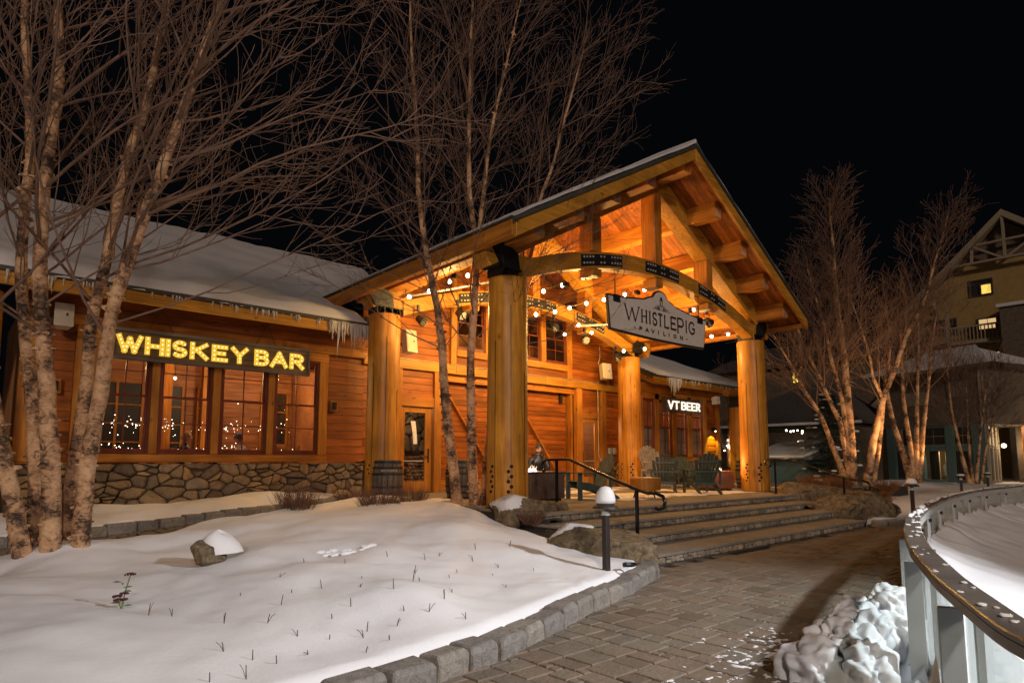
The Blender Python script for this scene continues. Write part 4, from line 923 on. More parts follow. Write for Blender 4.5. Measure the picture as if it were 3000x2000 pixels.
def letter(ch, x0, x1, z0, z1, wd, mp, d0, d1, inset=True, serif=0.0, thin=1.0):
    mb = MB(); k = wd/2 if inset else 0; X = lambda u: x0+k+(x1-x0-2*k)*u; Z = lambda v: z0+k+(z1-z0-2*k)*v; strokes = []
    for i, s in enumerate(GL[ch]):
        pts = [(X(u), Z(v)) for u, v in s]; strokes.append(pts)
        w_ = wd
        if thin < 1 and ((ch == 'W' and i % 2) or (ch in 'HE' and i == (2 if ch == 'H' else 9)) or (ch == 'N' and i != 1) or (ch == 'A' and i == 0)): w_ = wd*thin
        closed = len(pts) > 15 and ch == 'O'
        ribbon(mb, pts, w_, mp, d0, d1+.0004*i, ext=(wd*.5 if (inset and not closed and len(pts) == 2) else 0))
        if serif and ch in 'WHITLEPNK' or (serif and ch == 'S' and False):
            for e, o in ((pts[0], pts[min(1, len(pts)-1)]), (pts[-1], pts[-2])):
                if len(pts) == 2 and abs(e[1]-o[1]) > abs(e[0]-o[0]):
                    if ch == 'W' and e[1] < (z0+z1)/2: continue
                    ribbon(mb, [(e[0]-serif, e[1]), (e[0]+serif, e[1])], wd*.38, mp, d0, d1+.0016)
                elif len(pts) == 2 and ch in 'TLE':
                    sgn = 1 if (ch == 'L' or e[1] < (z0+z1)/2) else -1
                    if abs(e[0]-X(.0)) > (x1-x0)*.3 or ch == 'T': ribbon(mb, [(e[0], e[1]), (e[0]+serif*.2, e[1]+sgn*serif*1.1)], wd*.45, mp, d0, d1+.002)
    return mb, strokes
def along(strokes, step):
    out = []
    for pts in strokes:
        seg = [math.dist(pts[i], pts[i+1]) for i in range(len(pts)-1)]; T = sum(seg); n = max(1, round(T/step))
        for q in range(n+1):
            s = T*q/n
            for i, L in enumerate(seg):
                if s <= L+1e-9: t = s/L; p = (pts[i][0]+(pts[i+1][0]-pts[i][0])*t, pts[i][1]+(pts[i+1][1]-pts[i][1])*t); break
                s -= L
            if all(math.dist(p, o) > step*.62 for o in out): out.append(p)
    return out

# WHISKEY BAR marquee
sg = thing('whiskey_bar_sign', 'weathered plank sign hung on chains with yellow marquee bulb letters reading WHISKEY BAR', 'sign', (4.5, 14.85, 3.6))
def mpw(y): return lambda u, v, d: (u, y-d, v)
for z0, z1 in ((3.64, 3.80), (3.804, 3.98), (3.984, 4.17)): part('plank', MB().box(2.43, 6.53, 14.86, 14.90, z0, z1), M['signb'], sg, .004)
fr = [(2.38, 6.58, 3.575, 3.64), (2.38, 6.58, 4.17, 4.235), (2.38, 2.43, 3.64, 4.17), (6.53, 6.58, 3.64, 4.17)]
for a, b, c, d in fr: part('frame', MB().box(a, b, 14.82, 14.91, c, d), M['signf'], sg, .006)
WX = [2.45,2.93,2.97,3.34,3.36,3.45,3.47,3.80,3.84,4.22,4.29,4.64,4.70,5.08,5.23,5.57,5.60,6.02,6.07,6.43]
for i, ch in enumerate('WHISKEYBAR'):
    mb, st = letter(ch, WX[2*i], WX[2*i+1], 3.715, 4.095, .092, mpw(14.86), .004, .05)
    l = part('letter', mb, M['letter'], sg)
    bm = MB()
    for (u, v) in along(st, .085): bm.ball((u, 14.805, v), .0155, 7, 5)
    stuff(part('bulbs', bm, M['lbulb'], l))
light('whiskey_sign_glow', 'AREA', (4.5, 14.72, 3.9), 14, (1, .68, .2), 3.8, (0, -1, -.2), size_y=.35)
def chain(name, a, b, parent, rad=.017):
    a = Vector(a); b = Vector(b); n = max(3, int((b-a).length/.042)); mb = MB(); d = (b-a).normalized(); s = d.cross(Vector((0,1,0))).normalized() if abs(d.y) < .9 else Vector((1,0,0)); t = d.cross(s)
    for i in range(n):
        c = a.lerp(b, (i+.5)/n); x = s if i % 2 else t
        mb.tube([c+d*(.027*math.cos(q*PI/4))+x*(rad*.75*math.sin(q*PI/4)) for q in range(9)], .0045, 5, cap=False)
    return part(name, mb, M['reed'], parent)
for ax, az, bs in ((3.25, 4.72, (3.03, 3.50)), (5.5, 4.72, (5.28, 5.74))):
    part('hook', MB().tube([(ax, 14.86, az+.05), (ax, 14.86, az)], .012, 6), M['steel'], sg)
    for bx in bs: chain('chain', (ax, 14.86, az), (bx, 14.86, 4.24), sg)
# VT BEER
sg = thing('vt_beer_sign', 'small rough plank sign with glowing white letters reading VT BEER', 'sign', (23, 14.85, 3.5))
part('plank', MB().box(21.68, 24.33, 14.86, 14.91, 3.50, 3.795), M['signb'], sg, .004); part('plank', MB().box(21.68, 24.33, 14.86, 14.91, 3.80, 4.10), M['signb'], sg, .004)
part('frame', MB().box(21.62, 21.68, 14.8, 14.95, 3.46, 4.12), M['signf'], sg); part('frame', MB().box(24.33, 24.37, 14.82, 14.94, 3.48, 4.12), M['signf'], sg)
VX = [21.9, 22.28, 22.31, 22.70, 22.86, 23.20, 23.26, 23.56, 23.62, 23.92, 23.98, 24.27]
for i, ch in enumerate('VTBEER'):
    mb, st = letter(ch, VX[2*i], VX[2*i+1], 3.62, 3.97, .058, mpw(14.86), .004, .04); part('letter', mb, M['vtl'], sg)
chain('chain', (23.7, 14.86, 4.78), (23.55, 14.86, 4.1), sg); chain('chain', (23.7, 14.86, 4.78), (23.85, 14.86, 4.1), sg)

# WHISTLEPIG PAVILION hanging sign
sg = thing('whistlepig_sign', 'cream shaped signboard with dark border reading WHISTLEPIG PAVILION hung from the arch', 'sign', (13.2, 9.12, 4.5))
def outline(g):   # g grows the shape
    top = [(15.28+g, 5.29+g*.6), (14.9, 5.29+g)]
    top = [(15.28+g, 5.30+g)] + [(14.6, 5.335+g), (14.1, 5.40+g)] + [(13.95, 5.42+g)] + arc(13.2, 5.30, .75+g, .27+g, 32, 62, 4) + [(13.53+g*.6, 5.56+g*.4)] + arc(13.21, 5.50, .30+g, .235+g, 18, 162, 12) + [(12.88-g*.6, 5.56+g*.4)] + arc(13.2, 5.30, .75+g, .27+g, 118, 148, 4) + [(12.5, 5.425+g), (12.3, 5.40+g), (11.8, 5.335+g), (11.14-g, 5.30+g)]
    bot = [(11.22-g, 4.555-g)] + [(11.22+3.92*i/8, 4.555-g-.035*math.sin(PI*i/8)) for i in range(1, 8)] + [(15.14+g, 4.555-g)]
    return top+bot
part('board', MB().prism(outline(0.045)[::-1], 1, 9.10, 9.16), M['ink'], sg, .004)
part('face', MB().prism(outline(0.0)[::-1], 1, 9.086, 9.0985), M['signw'], sg)
PX = [11.70,12.30,12.36,12.60,12.66,12.76,12.81,13.02,13.04,13.26,13.31,13.54,13.60,13.86,13.90,14.20,14.27,14.35,14.41,14.72]
for i, ch in enumerate('WHISTLEPIG'):
    z0, z1 = (4.86, 5.165)
    if ch == 'W': z0, z1 = 4.83, 5.20
    if ch == 'P': z0, z1 = 4.80, 5.185
    x0, x1 = PX[2*i], PX[2*i+1]
    a0, a1 = (x0+.03, x1-.03) if ch in 'WHTL' else (x0+.02, x1-.02)
    mb, _ = letter(ch, a0+.012, a1+.012, z0-.012, z1-.012, .045, lambda u, v, d: (u, 9.086-d, v), .0012, .002, serif=.035, thin=.5, inset=False); part('letter_shadow', mb, M['ink2'], sg)
    mb, _ = letter(ch, a0, a1, z0, z1, .045, lambda u, v, d: (u, 9.086-d, v), .0045, .008, serif=.035, thin=.5, inset=False)
    if ch in 'SGP':
        cx_, cz_ = {'S': (x0+.035, z0+.085), 'G': (x1-.05, z1-.07), 'P': (x0+.1, z0+.19)}[ch]; mb.tube([(cx_, 9.082, cz_), (cx_, 9.076, cz_)], .022, 10)
    part('letter', mb, M['ink'], sg)
QX = [12.28,12.40,12.52,12.66,12.76,12.90,13.04,13.08,13.27,13.37,13.50,13.54,13.71,13.85,14.01,14.14]
for i, ch in enumerate('PAVILION'):
    mb, _ = letter(ch, QX[2*i], QX[2*i+1], 4.628, 4.735, .03, lambda u, v, d: (u, 9.086-d, v), .003, .006); part('letter', mb, M['ink'], sg)
for a, b in ((12.05, 12.13), (14.28, 14.36)): part('dash', MB().box(a, b, 9.079, 9.085, 4.665, 4.685), M['ink'], sg)
# little crest: a pig in a top hat over two sprays
pg = MB(); mpf = lambda u, v, d: (u, 9.086-d, v)
for pts, w_ in ((arc(13.21, 5.455, .055, .06, 0, 360, 18), .012), (arc(13.19, 5.44, .02, .016, 0, 360, 8), .008), ([(13.15, 5.51), (13.27, 5.53)], .014), ([(13.15, 5.36), (13.08, 5.33), (13.05, 5.29)], .012),
                ([(13.27, 5.36), (13.33, 5.33), (13.36, 5.28)], .012), ([(13.17, 5.39), (13.21, 5.35), (13.25, 5.39)], .016), ([(13.21, 5.35), (13.2, 5.28)], .01), ([(13.17, 5.40), (13.12, 5.37)], .01), ([(13.25, 5.40), (13.3, 5.36)], .01),
                ([(12.84, 5.262), (13.6, 5.262)], .008), ([(13.16, 5.50), (13.13, 5.54)], .01), ([(13.26, 5.51), (13.29, 5.54)], .01), ([(13.195, 5.475), (13.205, 5.475)], .012), ([(13.235, 5.475), (13.245, 5.475)], .012)):
    ribbon(pg, pts, w_, mpf, .003, .006+.0004*random.random())
for k in range(7):
    for s in (-1, 1): ribbon(pg, [(13.21+s*.05, 5.275), (13.21+s*(.12+.035*k), 5.29+.018*(6-k)+.01)], .006, mpf, .003, .005+.0003*k)
part('crest', pg, M['ink'], sg); part('crest_hat', MB().box(13.17, 13.25, 9.078, 9.084, 5.53, 5.60), M['ink'], sg)
for x in (11.42, 14.98):
    part('bracket', MB().box(x-.12, x+.12, 9.06, 9.18, 5.19, 5.355), M['steel'], sg)
    ztop = 6.47-.042*(x-CX)**2-.38
    part('rod', MB().tube([(x, 9.12, 5.35), (x, 9.12, ztop-.27)], .014, 8), M['steel'], sg); chain('chain', (x, 9.12, ztop-.27), (x, 9.12, ztop-.02), sg)
    part('hanger', MB().bar((x-.14, 9.12, ztop-.02), (x+.14, 9.12, ztop+.0), .03, .012), M['steel'], sg)

# ================================================================== festoon lights
sets = [[(8.0,13.3,5.4),(8.1,12.75,5.44),(8.3,12.2,5.5),(8.75,12.0,5.78),(8.95,11.55,5.87),(9.09,11.0,5.95),(9.3,10.2,6.05),(9.5,9.5,6.15)],
        [(10.0,13.5,5.75),(11.1,11.45,5.25),(11.65,11.3,5.38),(12.0,11.1,5.50),(12.55,11.0,5.70),(13.1,10.85,5.87),(13.7,10.6,6.07),(14.4,10.45,6.3),(14.8,9.5,6.35)],
        [(10.2,13.5,5.9),(10.93,11.0,5.74),(11.3,10.7,5.9),(11.7,10.35,6.1),(12.2,9.5,6.2)],
        [(12.5,13.4,5.6),(13.5,12.7,5.24),(13.9,12.5,5.55),(16.3,12.7,5.07),(17.1,12.45,5.2),(17.85,11.2,5.85),(17.4,9.6,5.8)],
        [(15.0,12.9,5.6),(14.6,12.6,5.43),(16.2,10.0,5.94),(17.3,10.1,5.30),(18.3,10.1,5.5),(18.6,9.5,5.5)]]
LAB = ['festoon string rising past the left columns','festoon string crossing above the left end of the hanging sign','short festoon string high beside the front left column','low festoon string passing under the hanging sign','festoon string near the front right column']
for s, lab in zip(sets, LAB):
    f = thing('festoon_string', lab, 'string lights', s[0], group='festoon lights under the pavilion roof'); pts = []
    for i in range(len(s)-1):
        a, b = Vector(s[i]), Vector(s[i+1])
        for q in range(5): t = q/5; p = a.lerp(b, t); p.z += .075-.05*math.sin(PI*t); pts.append(p)
    part('cable', MB().tube(pts, .006, 5), M['cable'], f)
    for p in s[1:-1]:
        bl = part('bulb', MB().ball(p, .046, 12, 8, (1, 1, 1.1)), M['bulb'], f); part('socket', MB().tube([(p[0], p[1], p[2]+.035), (p[0], p[1], p[2]+.085)], .017, 8), M['black'], bl)

# ================================================================== stage spots, speakers, small wall things
def stage(x, y, z, dx, lab):
    t = thing('stage_light', lab, 'spotlight', (x, y, z), group='black stage lights on the rear truss')
    part('body', MB().tube([(x, y, z+.04), (x+dx*.06, y-.1, z-.06), (x+dx*.08, y-.15, z-.1)], [.09, .12, .13], 14), M['black'], t)
    ln = MB()
    for k in range(14): a = k*2.4; r = .028*math.sqrt(k); ln.ball((x+dx*.083+r*math.cos(a), y-.155, z-.105+r*math.sin(a)), .014, 6, 4)
    part('lens', ln, M['bolt'], t)
    part('yoke', MB().tube([(x-.15, y-.03, z), (x-.15, y, z+.2), (x+.15, y, z+.2), (x+.15, y-.03, z)], .01, 6), M['steel'], t); part('clamp', MB().box(x-.03, x+.03, y-.03, y+.03, z+.2, z+.36), M['steel'], t)
for a in ((8.75, 13.35, 5.1, 1, 'leftmost black stage light beside the left rear column'), (10.0, 13.35, 5.45, 1, 'black stage light left of the front left column under the bolted plate'), (13.7, 13.35, 5.62, -1, 'black stage light hanging before the high window'), (15.1, 13.35, 5.42, -1, 'black stage light below the bolted plate left of the hanging sign'),
          (16.7, 13.35, 5.0, -1, 'black stage light beside the right rear column top'), (15.35, 9.6, 5.42, -1, 'black stage light just behind the right end of the hanging sign'), (16.3, 9.65, 5.55, -1, 'black stage light under the right part of the front arch')): stage(*a)
def speaker(x, y, z0, z1, w_, lab, rot, tilt=.12, grp='white wall speakers'):
    t = thing('speaker', lab, 'speaker', (0, 0, 0), group=grp); h = z1-z0
    b = part('cabinet', MB().prism([(-w_/2, -.17), (w_/2, -.17), (w_*.32, .12), (-w_*.32, .12)], 2, -h/2, h/2), M['white'], t, .012, local=True)
    part('grille', MB().box(-w_/2+.02, w_/2-.02, -.178, -.172, -h/2+.03, h/2-.03), M['grille'], t, local=True)
    part('badge', MB().box(w_*.1, w_*.2, -.184, -.179, -.03, .03), M['black'], t, local=True); part('bracket', MB().box(-.03, .03, .1, .26, -.05, .05), M['steel'], t, local=True)
    t.location = (x, y, (z0+z1)/2); t.rotation_euler = (-tilt, 0, rot); return t
speaker(1.53, 14.8, 4.06, 4.52, .32, 'white speaker high on the whiskey bar wall behind the birches', 0)
speaker(9.35, 14.75, 4.45, 5.08, .40, 'tilted white speaker to the right of the left rear column', .2)
speaker(17.6, 14.6, 4.42, 4.98, .44, 'white speaker with a hanging conduit left of the right rear column', -.15)
speaker(24.6, 14.3, 3.92, 4.24, .26, 'small white speaker on the far beer wing near the corner', -.3)
cd = part('conduit', MB().tube([(17.72, 15.0, 4.4), (17.72, 15.03, 4.2), (17.72, 15.03, 1.7), (17.9, 15.0, 1.35)], .013, 6).tube([(17.6, 14.9, 5.0), (17.72, 14.9, 5.3), (17.7, 14.9, 5.7)], .01, 6), M['white'], None); tag(cd, 'thin white conduit running down the wall below a speaker', 'conduit')
for x, z, lab in ((7.33, 2.89, 'small dark wall lantern box right of the whiskey bar windows'), (1.5, 2.95, 'small wooden wall box left of the whiskey bar windows')):
    t = thing('wall_lantern', lab, 'wall light', (x, 15.0, z)); part('box', MB().box(x-.1, x+.1, 14.98, 15.06, z-.14, z+.14), M['trim'], t, .006); part('cover', MB().box(x-.05, x+.05, 14.93, 14.98, z-.09, z+.1), M['steel'], t, .006)
t = thing('yellow_sconce', 'small sconce throwing yellow light on the beer wing siding near the corner', 'wall light', (25.5, 14.9, 2.85)); part('housing', MB().box(25.42, 25.58, 14.85, 15.0, 2.82, 2.98), M['steel'], t); part('lens', MB().ball((25.5, 14.85, 2.81), .03), M['fairy'], t)
light('yellow_sconce_beam', 'SPOT', (25.5, 14.82, 2.8), 160, (1, .80, .05), .03, (0, .22, -1), 95, .3)
for x, lab in ((18.35, 'left grey outlet box low on the wall by the stone pier'), (18.6, 'right grey outlet box low on the wall by the stone pier')):
    o = part('outlet_box', MB().box(x-.08, x+.08, 14.98, 15.06, 1.75, 1.98), M['alu'], None, .006); tag(o, lab, 'outlet')
pipe = part('ceiling_pipe', MB().tube([(11.5, 13.2, 6.35), (17.6, 11.8, 6.35)], .025, 8), M['alu'], None) if False else None
for (p, q, lab) in (((14.6, 13.3, 5.75), (15.9, 12.2, 5.85), 'short tube heater glowing above the right end of the sign'), ((8.4, 13.4, 5.62), (9.9, 11.2, 5.9), 'long tube heater above the left columns')):
    t = thing('tube_heater', lab, 'heater', p); part('tube', MB().tube([p, q], .03, 8), M['alu'], t); part('bracket', MB().tube([p, (p[0], p[1], p[2]+.5)], .008, 5).tube([q, (q[0], q[1], q[2]+.6)], .008, 5), M['steel'], t)

# ================================================================== furniture on the terrace
ZT = .6
def flames(parent, x, y, z, s, seed, n=9):
    r = random.Random(seed)
    for i in range(n):
        fx, fy = x+r.uniform(-s, s), y+r.uniform(-s*.5, s*.5); h = r.uniform(.07, .18); pts = [(fx+.02*math.sin(k*1.3+i)*k/3, fy, z+h*k/5) for k in range(6)]
        part('flame', MB().tube(pts, [.016, .022, .018, .012, .007, .002], 7), M['flame'], parent, smooth=True)
p1 = thing('fire_pit_table', 'dark brown square fire pit table by the front left column with a small flame', 'fire pit', (9.75, 10.2, ZT))
part('body', MB().box(9.22, 10.28, 9.7, 10.7, .68, 1.24), M['darkpit'], p1, .012); part('plinth', MB().box(9.28, 10.22, 9.76, 10.64, .6, .68), M['black'], p1)
part('rim', MB().box(9.19, 10.31, 9.67, 9.9, 1.243, 1.265).box(9.19, 10.31, 10.5, 10.73, 1.243, 1.265).box(9.19, 9.4, 9.905, 10.495, 1.243, 1.265).box(10.1, 10.31, 9.905, 10.495, 1.243, 1.265), M['darkpit'], p1)
flames(p1, 9.62, 10.1, 1.25, .13, 4)
p2 = thing('round_fire_pit', 'rust coloured round steel fire bowl with flames before the right column', 'fire pit', (17.65, 10.35, ZT))
part('body', MB().lathe([(.52, .68), (.56, .70), (.56, 1.19), (.545, 1.2), (.5, 1.2), (.48, 1.12)], (17.65, 10.35, 0), 40), M['corten'], p2).data.shade_smooth(); part('plinth', MB().lathe([(.48, .6), (.48, .68)], (17.65, 10.35, 0), 32), M['black'], p2)
flames(p2, 17.6, 10.3, 1.16, .22, 9, 14)
st = MB(); r_ = random.Random(6)
for i in range(30): st.ball((17.65+r_.uniform(-.38, .38), 10.35+r_.uniform(-.38, .38), 1.15), r_.uniform(.03, .055), 6, 4)
stuff(part('embers', st, mat_emit('ember', (1, .35, .15), 1.3), p2))
light('fire_glow_a', 'POINT', (9.9, 10.5, 1.5), 42, (1, .68, .42), .1); light('fire_glow_b', 'POINT', (17.6, 10.25, 1.48), 75, (1, .40, .10), .15)

def adirondack(lab, mat='chair', tall=0.0):
    t = thing('adirondack_chair', lab, 'chair', group='adirondack chairs round the fire pits'); m = M[mat]   # faces -Y, floor at z=0
    for k in range(7):   # fanned back slats
        u = (k-3); h = [.60, .70, .76, .78, .76, .70, .60][k]+tall; x0 = u*.066; x1 = u*.098; a = (x0, .26, .26); b = (x1, .26+h*.42, .26+h*.92)
        part('back_slat', MB().bar(a, b, .074, .018, (0, -.92, .42)) if False else MB().hexa([(x0-.031, .25, .26), (x0+.031, .25, .26), (x0+.031, .27, .25), (x0-.031, .27, .25), (x1-.043, b[1]-.01, b[2]), (x1+.043, b[1]-.01, b[2]), (x1+.043, b[1]+.01, b[2]-.008), (x1-.043, b[1]+.01, b[2]-.008)]), m, t, .004, local=True)
    for k in range(6):
        y = -.30+k*.095; z = .385-.13*(y+.3)/.55; part('seat_slat', MB().box(-.27, .27, y-.042, y+.042, z-.01, z+.01), m, t, .003, local=True)
    for s in (-1, 1):
        part('leg', MB().box(s*.29-.018, s*.29+.018, -.36, -.26, 0, .55), m, t, .004, local=True)
        part('stringer', MB().prism([(-.36, .26), (-.36, .38), (-.1, .36), (.28, .26), (.62, .06), (.66, 0), (.54, 0), (.2, .15)][::-1], 0, s*.255-.014, s*.255+.014), m, t, .004, local=True)
        part('armrest', MB().prism([(s*.24, -.42), (s*.40, -.42), (s*.42, -.2), (s*.38, .2), (s*.33, .42), (s*.26, .42)][::(1 if s > 0 else -1)], 2, .55, .572), m, t, .005, local=True)
        part('arm_support', MB().box(s*.345-.014, s*.345+.014, .34, .40, .22, .55), m, t, .003, local=True)
    part('back_rail', MB().box(-.33, .33, .41, .44, .50, .55), m, t, local=True); part('lower_rail', MB().box(-.25, .25, .255, .29, .19, .27), m, t, local=True)
    part('upper_rail', MB().box(-.24, .24, .50, .525, .74, .79), m, t, local=True)
    return t
def place(t, x, y, rz, sc_=1.0): t.location = (x, y, ZT+.003); t.rotation_euler = (0, 0, rz); t.scale = (sc_,)*3; return t
ch = adirondack('dark green adirondack chair beside the square fire pit table, seen from its back corner')
place(ch, 11.35, 10.0, -PI*.62, 1.1)
for lab, x, y, rz, s in (('dark green adirondack chair just left of the front one at the round fire pit', 15.75, 10.9, PI*.72, 1.12), ('nearest dark green adirondack chair with its back to the steps by the round fire pit', 15.85, 9.75, PI*.80, 1.15), ('dark green adirondack chair facing the steps behind the round fire pit', 18.9, 12.0, -.42, 1.1)):
    c = dup(ch); c['label'] = lab; place(c, x, y, rz, s)
ch2 = adirondack('tall weathered grey adirondack chair standing behind the green ones', 'chair2', .28); place(ch2, 17.9, 12.6, PI*.55, 1.12)
ch2['label'] = 'tall weathered grey adirondack chair standing behind the green ones'
def stump(x, y, lab):
    t = thing('stump_table', lab, 'table', (x, y, ZT)); part('log', MB().lathe([(.35, .80), (.37, .83), (.375, 1.05), (.36, 1.09)], (x, y, 0), 34, lambda a, z: 1+.03*math.sin(3*a)+.015*math.sin(8*a)), M['trim'], t, smooth=False)
    part('top', MB().lathe([(.345, 1.091), (.345, 1.097)], (x, y, 0), 30, lambda a, z: 1+.03*math.sin(3*a)), mat_plain('cut_log', (.52, .33, .16), .7, var=.15, scale=3), t)
    part('snow', MB().ball((x+.1, y, 1.095), .12, 10, 6, (1, 1, .15)), M['snow'], t)
    for k in range(3):
        a = k*2.1+.4; c = (x+.24*math.cos(a), y+.24*math.sin(a))
        part('leg', MB().tube([(c[0]-.05*math.sin(a), c[1]+.05*math.cos(a), .8), (c[0]+.06*math.cos(a), c[1]+.06*math.sin(a), .605), (c[0]+.05*math.sin(a), c[1]-.05*math.cos(a), .8)], .012, 6), M['steel'], t)
stump(12.75, 9.35, 'low log slice table on hairpin legs between the chairs')
bt = thing('beer_bottle', 'dark bottle left standing on the far stump table edge', 'bottle', (12.6, 9.3, 1.1)) if False else None
def barrel(x, y, lab, text=False):
    t = thing('whiskey_barrel', lab, 'barrel', (x, y, ZT)); H_ = .92
    for k in range(18):
        a0 = 2*PI*k/18+.02; a1 = 2*PI*(k+1)/18-.02; V = []
        for z in (0, .2, .46, .72, H_):
            r = .30+.065*(1-((z-.46)/.46)**2)
            for a in (a0, a1): V += [(x+r*math.cos(a), y+r*math.sin(a), ZT+z), (x+(r-.02)*math.cos(a), y+(r-.02)*math.sin(a), ZT+z)]
        F = []
        for i in range(4):
            b = i*4; F += [(b, b+2, b+6, b+4), (b+1, b+5, b+7, b+3), (b, b+4, b+5, b+1), (b+2, b+3, b+7, b+6)]
        part('stave', MB().add(V, F), M['barrel'], t)
    for z in (.03, .16, .30, .60, .74, .87):
        r = .305+.065*(1-((z-.46)/.46)**2); part('hoop', MB().lathe([(r+.004, ZT+z-.022), (r+.006, ZT+z+.022), (r-.02, ZT+z+.022)], (x, y, 0), 30), M['steel'], t)
    part('barrel_head', MB().lathe([(.29, ZT+.875), (.29, ZT+.89)], (x, y, 0), 24), M['barrel'], t); return t
b1 = barrel(7.75, 13.0, 'grey oak barrel with pale lettering before the left rear column')
def mpb(u, v, d):
    a = math.atan2(-13.0, -7.75)+.12+u/.37; r = .372+d; return (7.75+r*math.cos(a), 13.0+r*math.sin(a), v)
for i, ch_ in enumerate('WHISTLEPIG'):
    mb, _ = letter(ch_, -.19+i*.038, -.19+i*.038+(.032 if ch_ != 'I' else .02), ZT+.655, ZT+.70, .006, mpb, .001, .002); part('letter', mb, M['grille'], b1)
barrel(9.35, 12.3, 'dark barrel half hidden behind the middle birch trunks')
barrel(20.1, 10.6, 'dark barrel just behind the front right column')

# ================================================================== handrails
def rail(pts, posts, hook_a, hook_b, lab, x):
    t = thing('handrail', lab, 'handrail', posts[0][0]); part('rail', MB().tube(hook_a+pts+hook_b, .027, 10), M['iron'], t, smooth=True)
    for a, b in posts:
        part('post', MB().bar(a, b, .042, .042), M['iron'], t); part('foot_plate', MB().box(a[0]-.05, a[0]+.05, a[1]-.05, a[1]+.05, a[2], a[2]+.008), M['iron'], t)
rail([(8.66,8.66,1.52),(8.62,8.5,1.525),(8.45,7.9,1.53),(8.42,7.82,1.52),(8.02,6.12,1.08),(8.0,6.02,1.06)], [((8.57,8.3,.6),(8.57,8.3,1.51)), ((7.98,6.02,.15),(7.98,6.02,1.05))],
     [(8.62,8.66,1.32),(8.66,8.74,1.30),(8.72,8.84,1.34),(8.74,8.86,1.42),(8.72,8.8,1.5)], [(7.93,5.8,1.02),(7.90,5.6,1.02),(7.88,5.47,.98),(7.87,5.43,.90),(7.87,5.46,.82),(7.87,5.54,.79),(7.87,5.60,.81)], 'black metal handrail with curled ends on the left of the steps', 0)
rail([(17.22,8.42,1.55),(17.1,8.15,1.55),(17.0,7.75,1.55),(16.96,7.66,1.53),(16.58,6.25,1.11),(16.55,6.15,1.09)], [((17.13,8.2,.6),(17.13,8.2,1.53)), ((16.55,6.2,.15),(16.55,6.2,1.1))],
     [(17.22,8.36,1.36),(17.25,8.46,1.34),(17.3,8.55,1.38),(17.3,8.57,1.46),(17.27,8.5,1.53)], [(16.5,5.95,1.04),(16.48,5.75,1.03),(16.46,5.62,.99),(16.45,5.57,.92),(16.45,5.60,.84),(16.45,5.68,.81),(16.45,5.74,.83)], 'black metal handrail with curled ends on the right of the steps', 0)

# ================================================================== bollard lamps
def bollard(x, y, z0, z1, lab, snowh=.19):
    t = thing('bollard_light', lab, 'bollard lamp', (x, y, z0), group='dark bollard lamps in the snow'); H_ = z1
    part('post', MB().bar((x, y, z0-.1), (x, y, H_-.16), .075, .075, (0, 1, 0)), M['darkbronze'], t, .006)
    part('collar', MB().lathe([(.05, H_-.16), (.05, H_-.10)], (x, y, 0), 14), M['alu'], t); part('lens', MB().lathe([(.042, H_-.10), (.042, H_-.05)], (x, y, 0), 14), M['grille'], t)
    part('cap', MB().lathe([(.05, H_-.06), (.165, H_-.075), (.155, H_-.055), (.10, H_-.02), (.09, H_)], (x, y, 0), 22), M['darkbronze'], t)
    part('snow_cap', MB().lathe([(.115, H_-.015), (.118, H_+.03), (.10, H_+snowh*.6), (.06, H_+snowh*.93), (.01, H_+snowh)], (x, y, 0), 20, lambda a, z: 1+.05*math.sin(2*a+z*9)), M['snow'], t, smooth=True)
bollard(6.08, 5.06, .2, 1.0, 'nearest bollard lamp with a tall snow cap beside the path curb')
part_ = part('cable_coil', MB().tube([(6.28+.1*math.cos(a*.7), 4.86+.07*math.sin(a*.7), .235+.002*a) for a in range(14)], .014, 6), M['black'], None); tag(part_, 'small black cable loop lying in the snow by the nearest bollard lamp', 'cable')
bollard(17.2, 4.92, .2, .97, 'bollard lamp with round snow cap behind the far bend of the rink rail', .12)
bollard(26.5, 6.05, .3, 1.0, 'distant bollard lamp before the teal shopfront', .05); bollard(32.1, 6.4, .3, 1.0, 'farthest bollard lamp near the lit shop corner', .02)
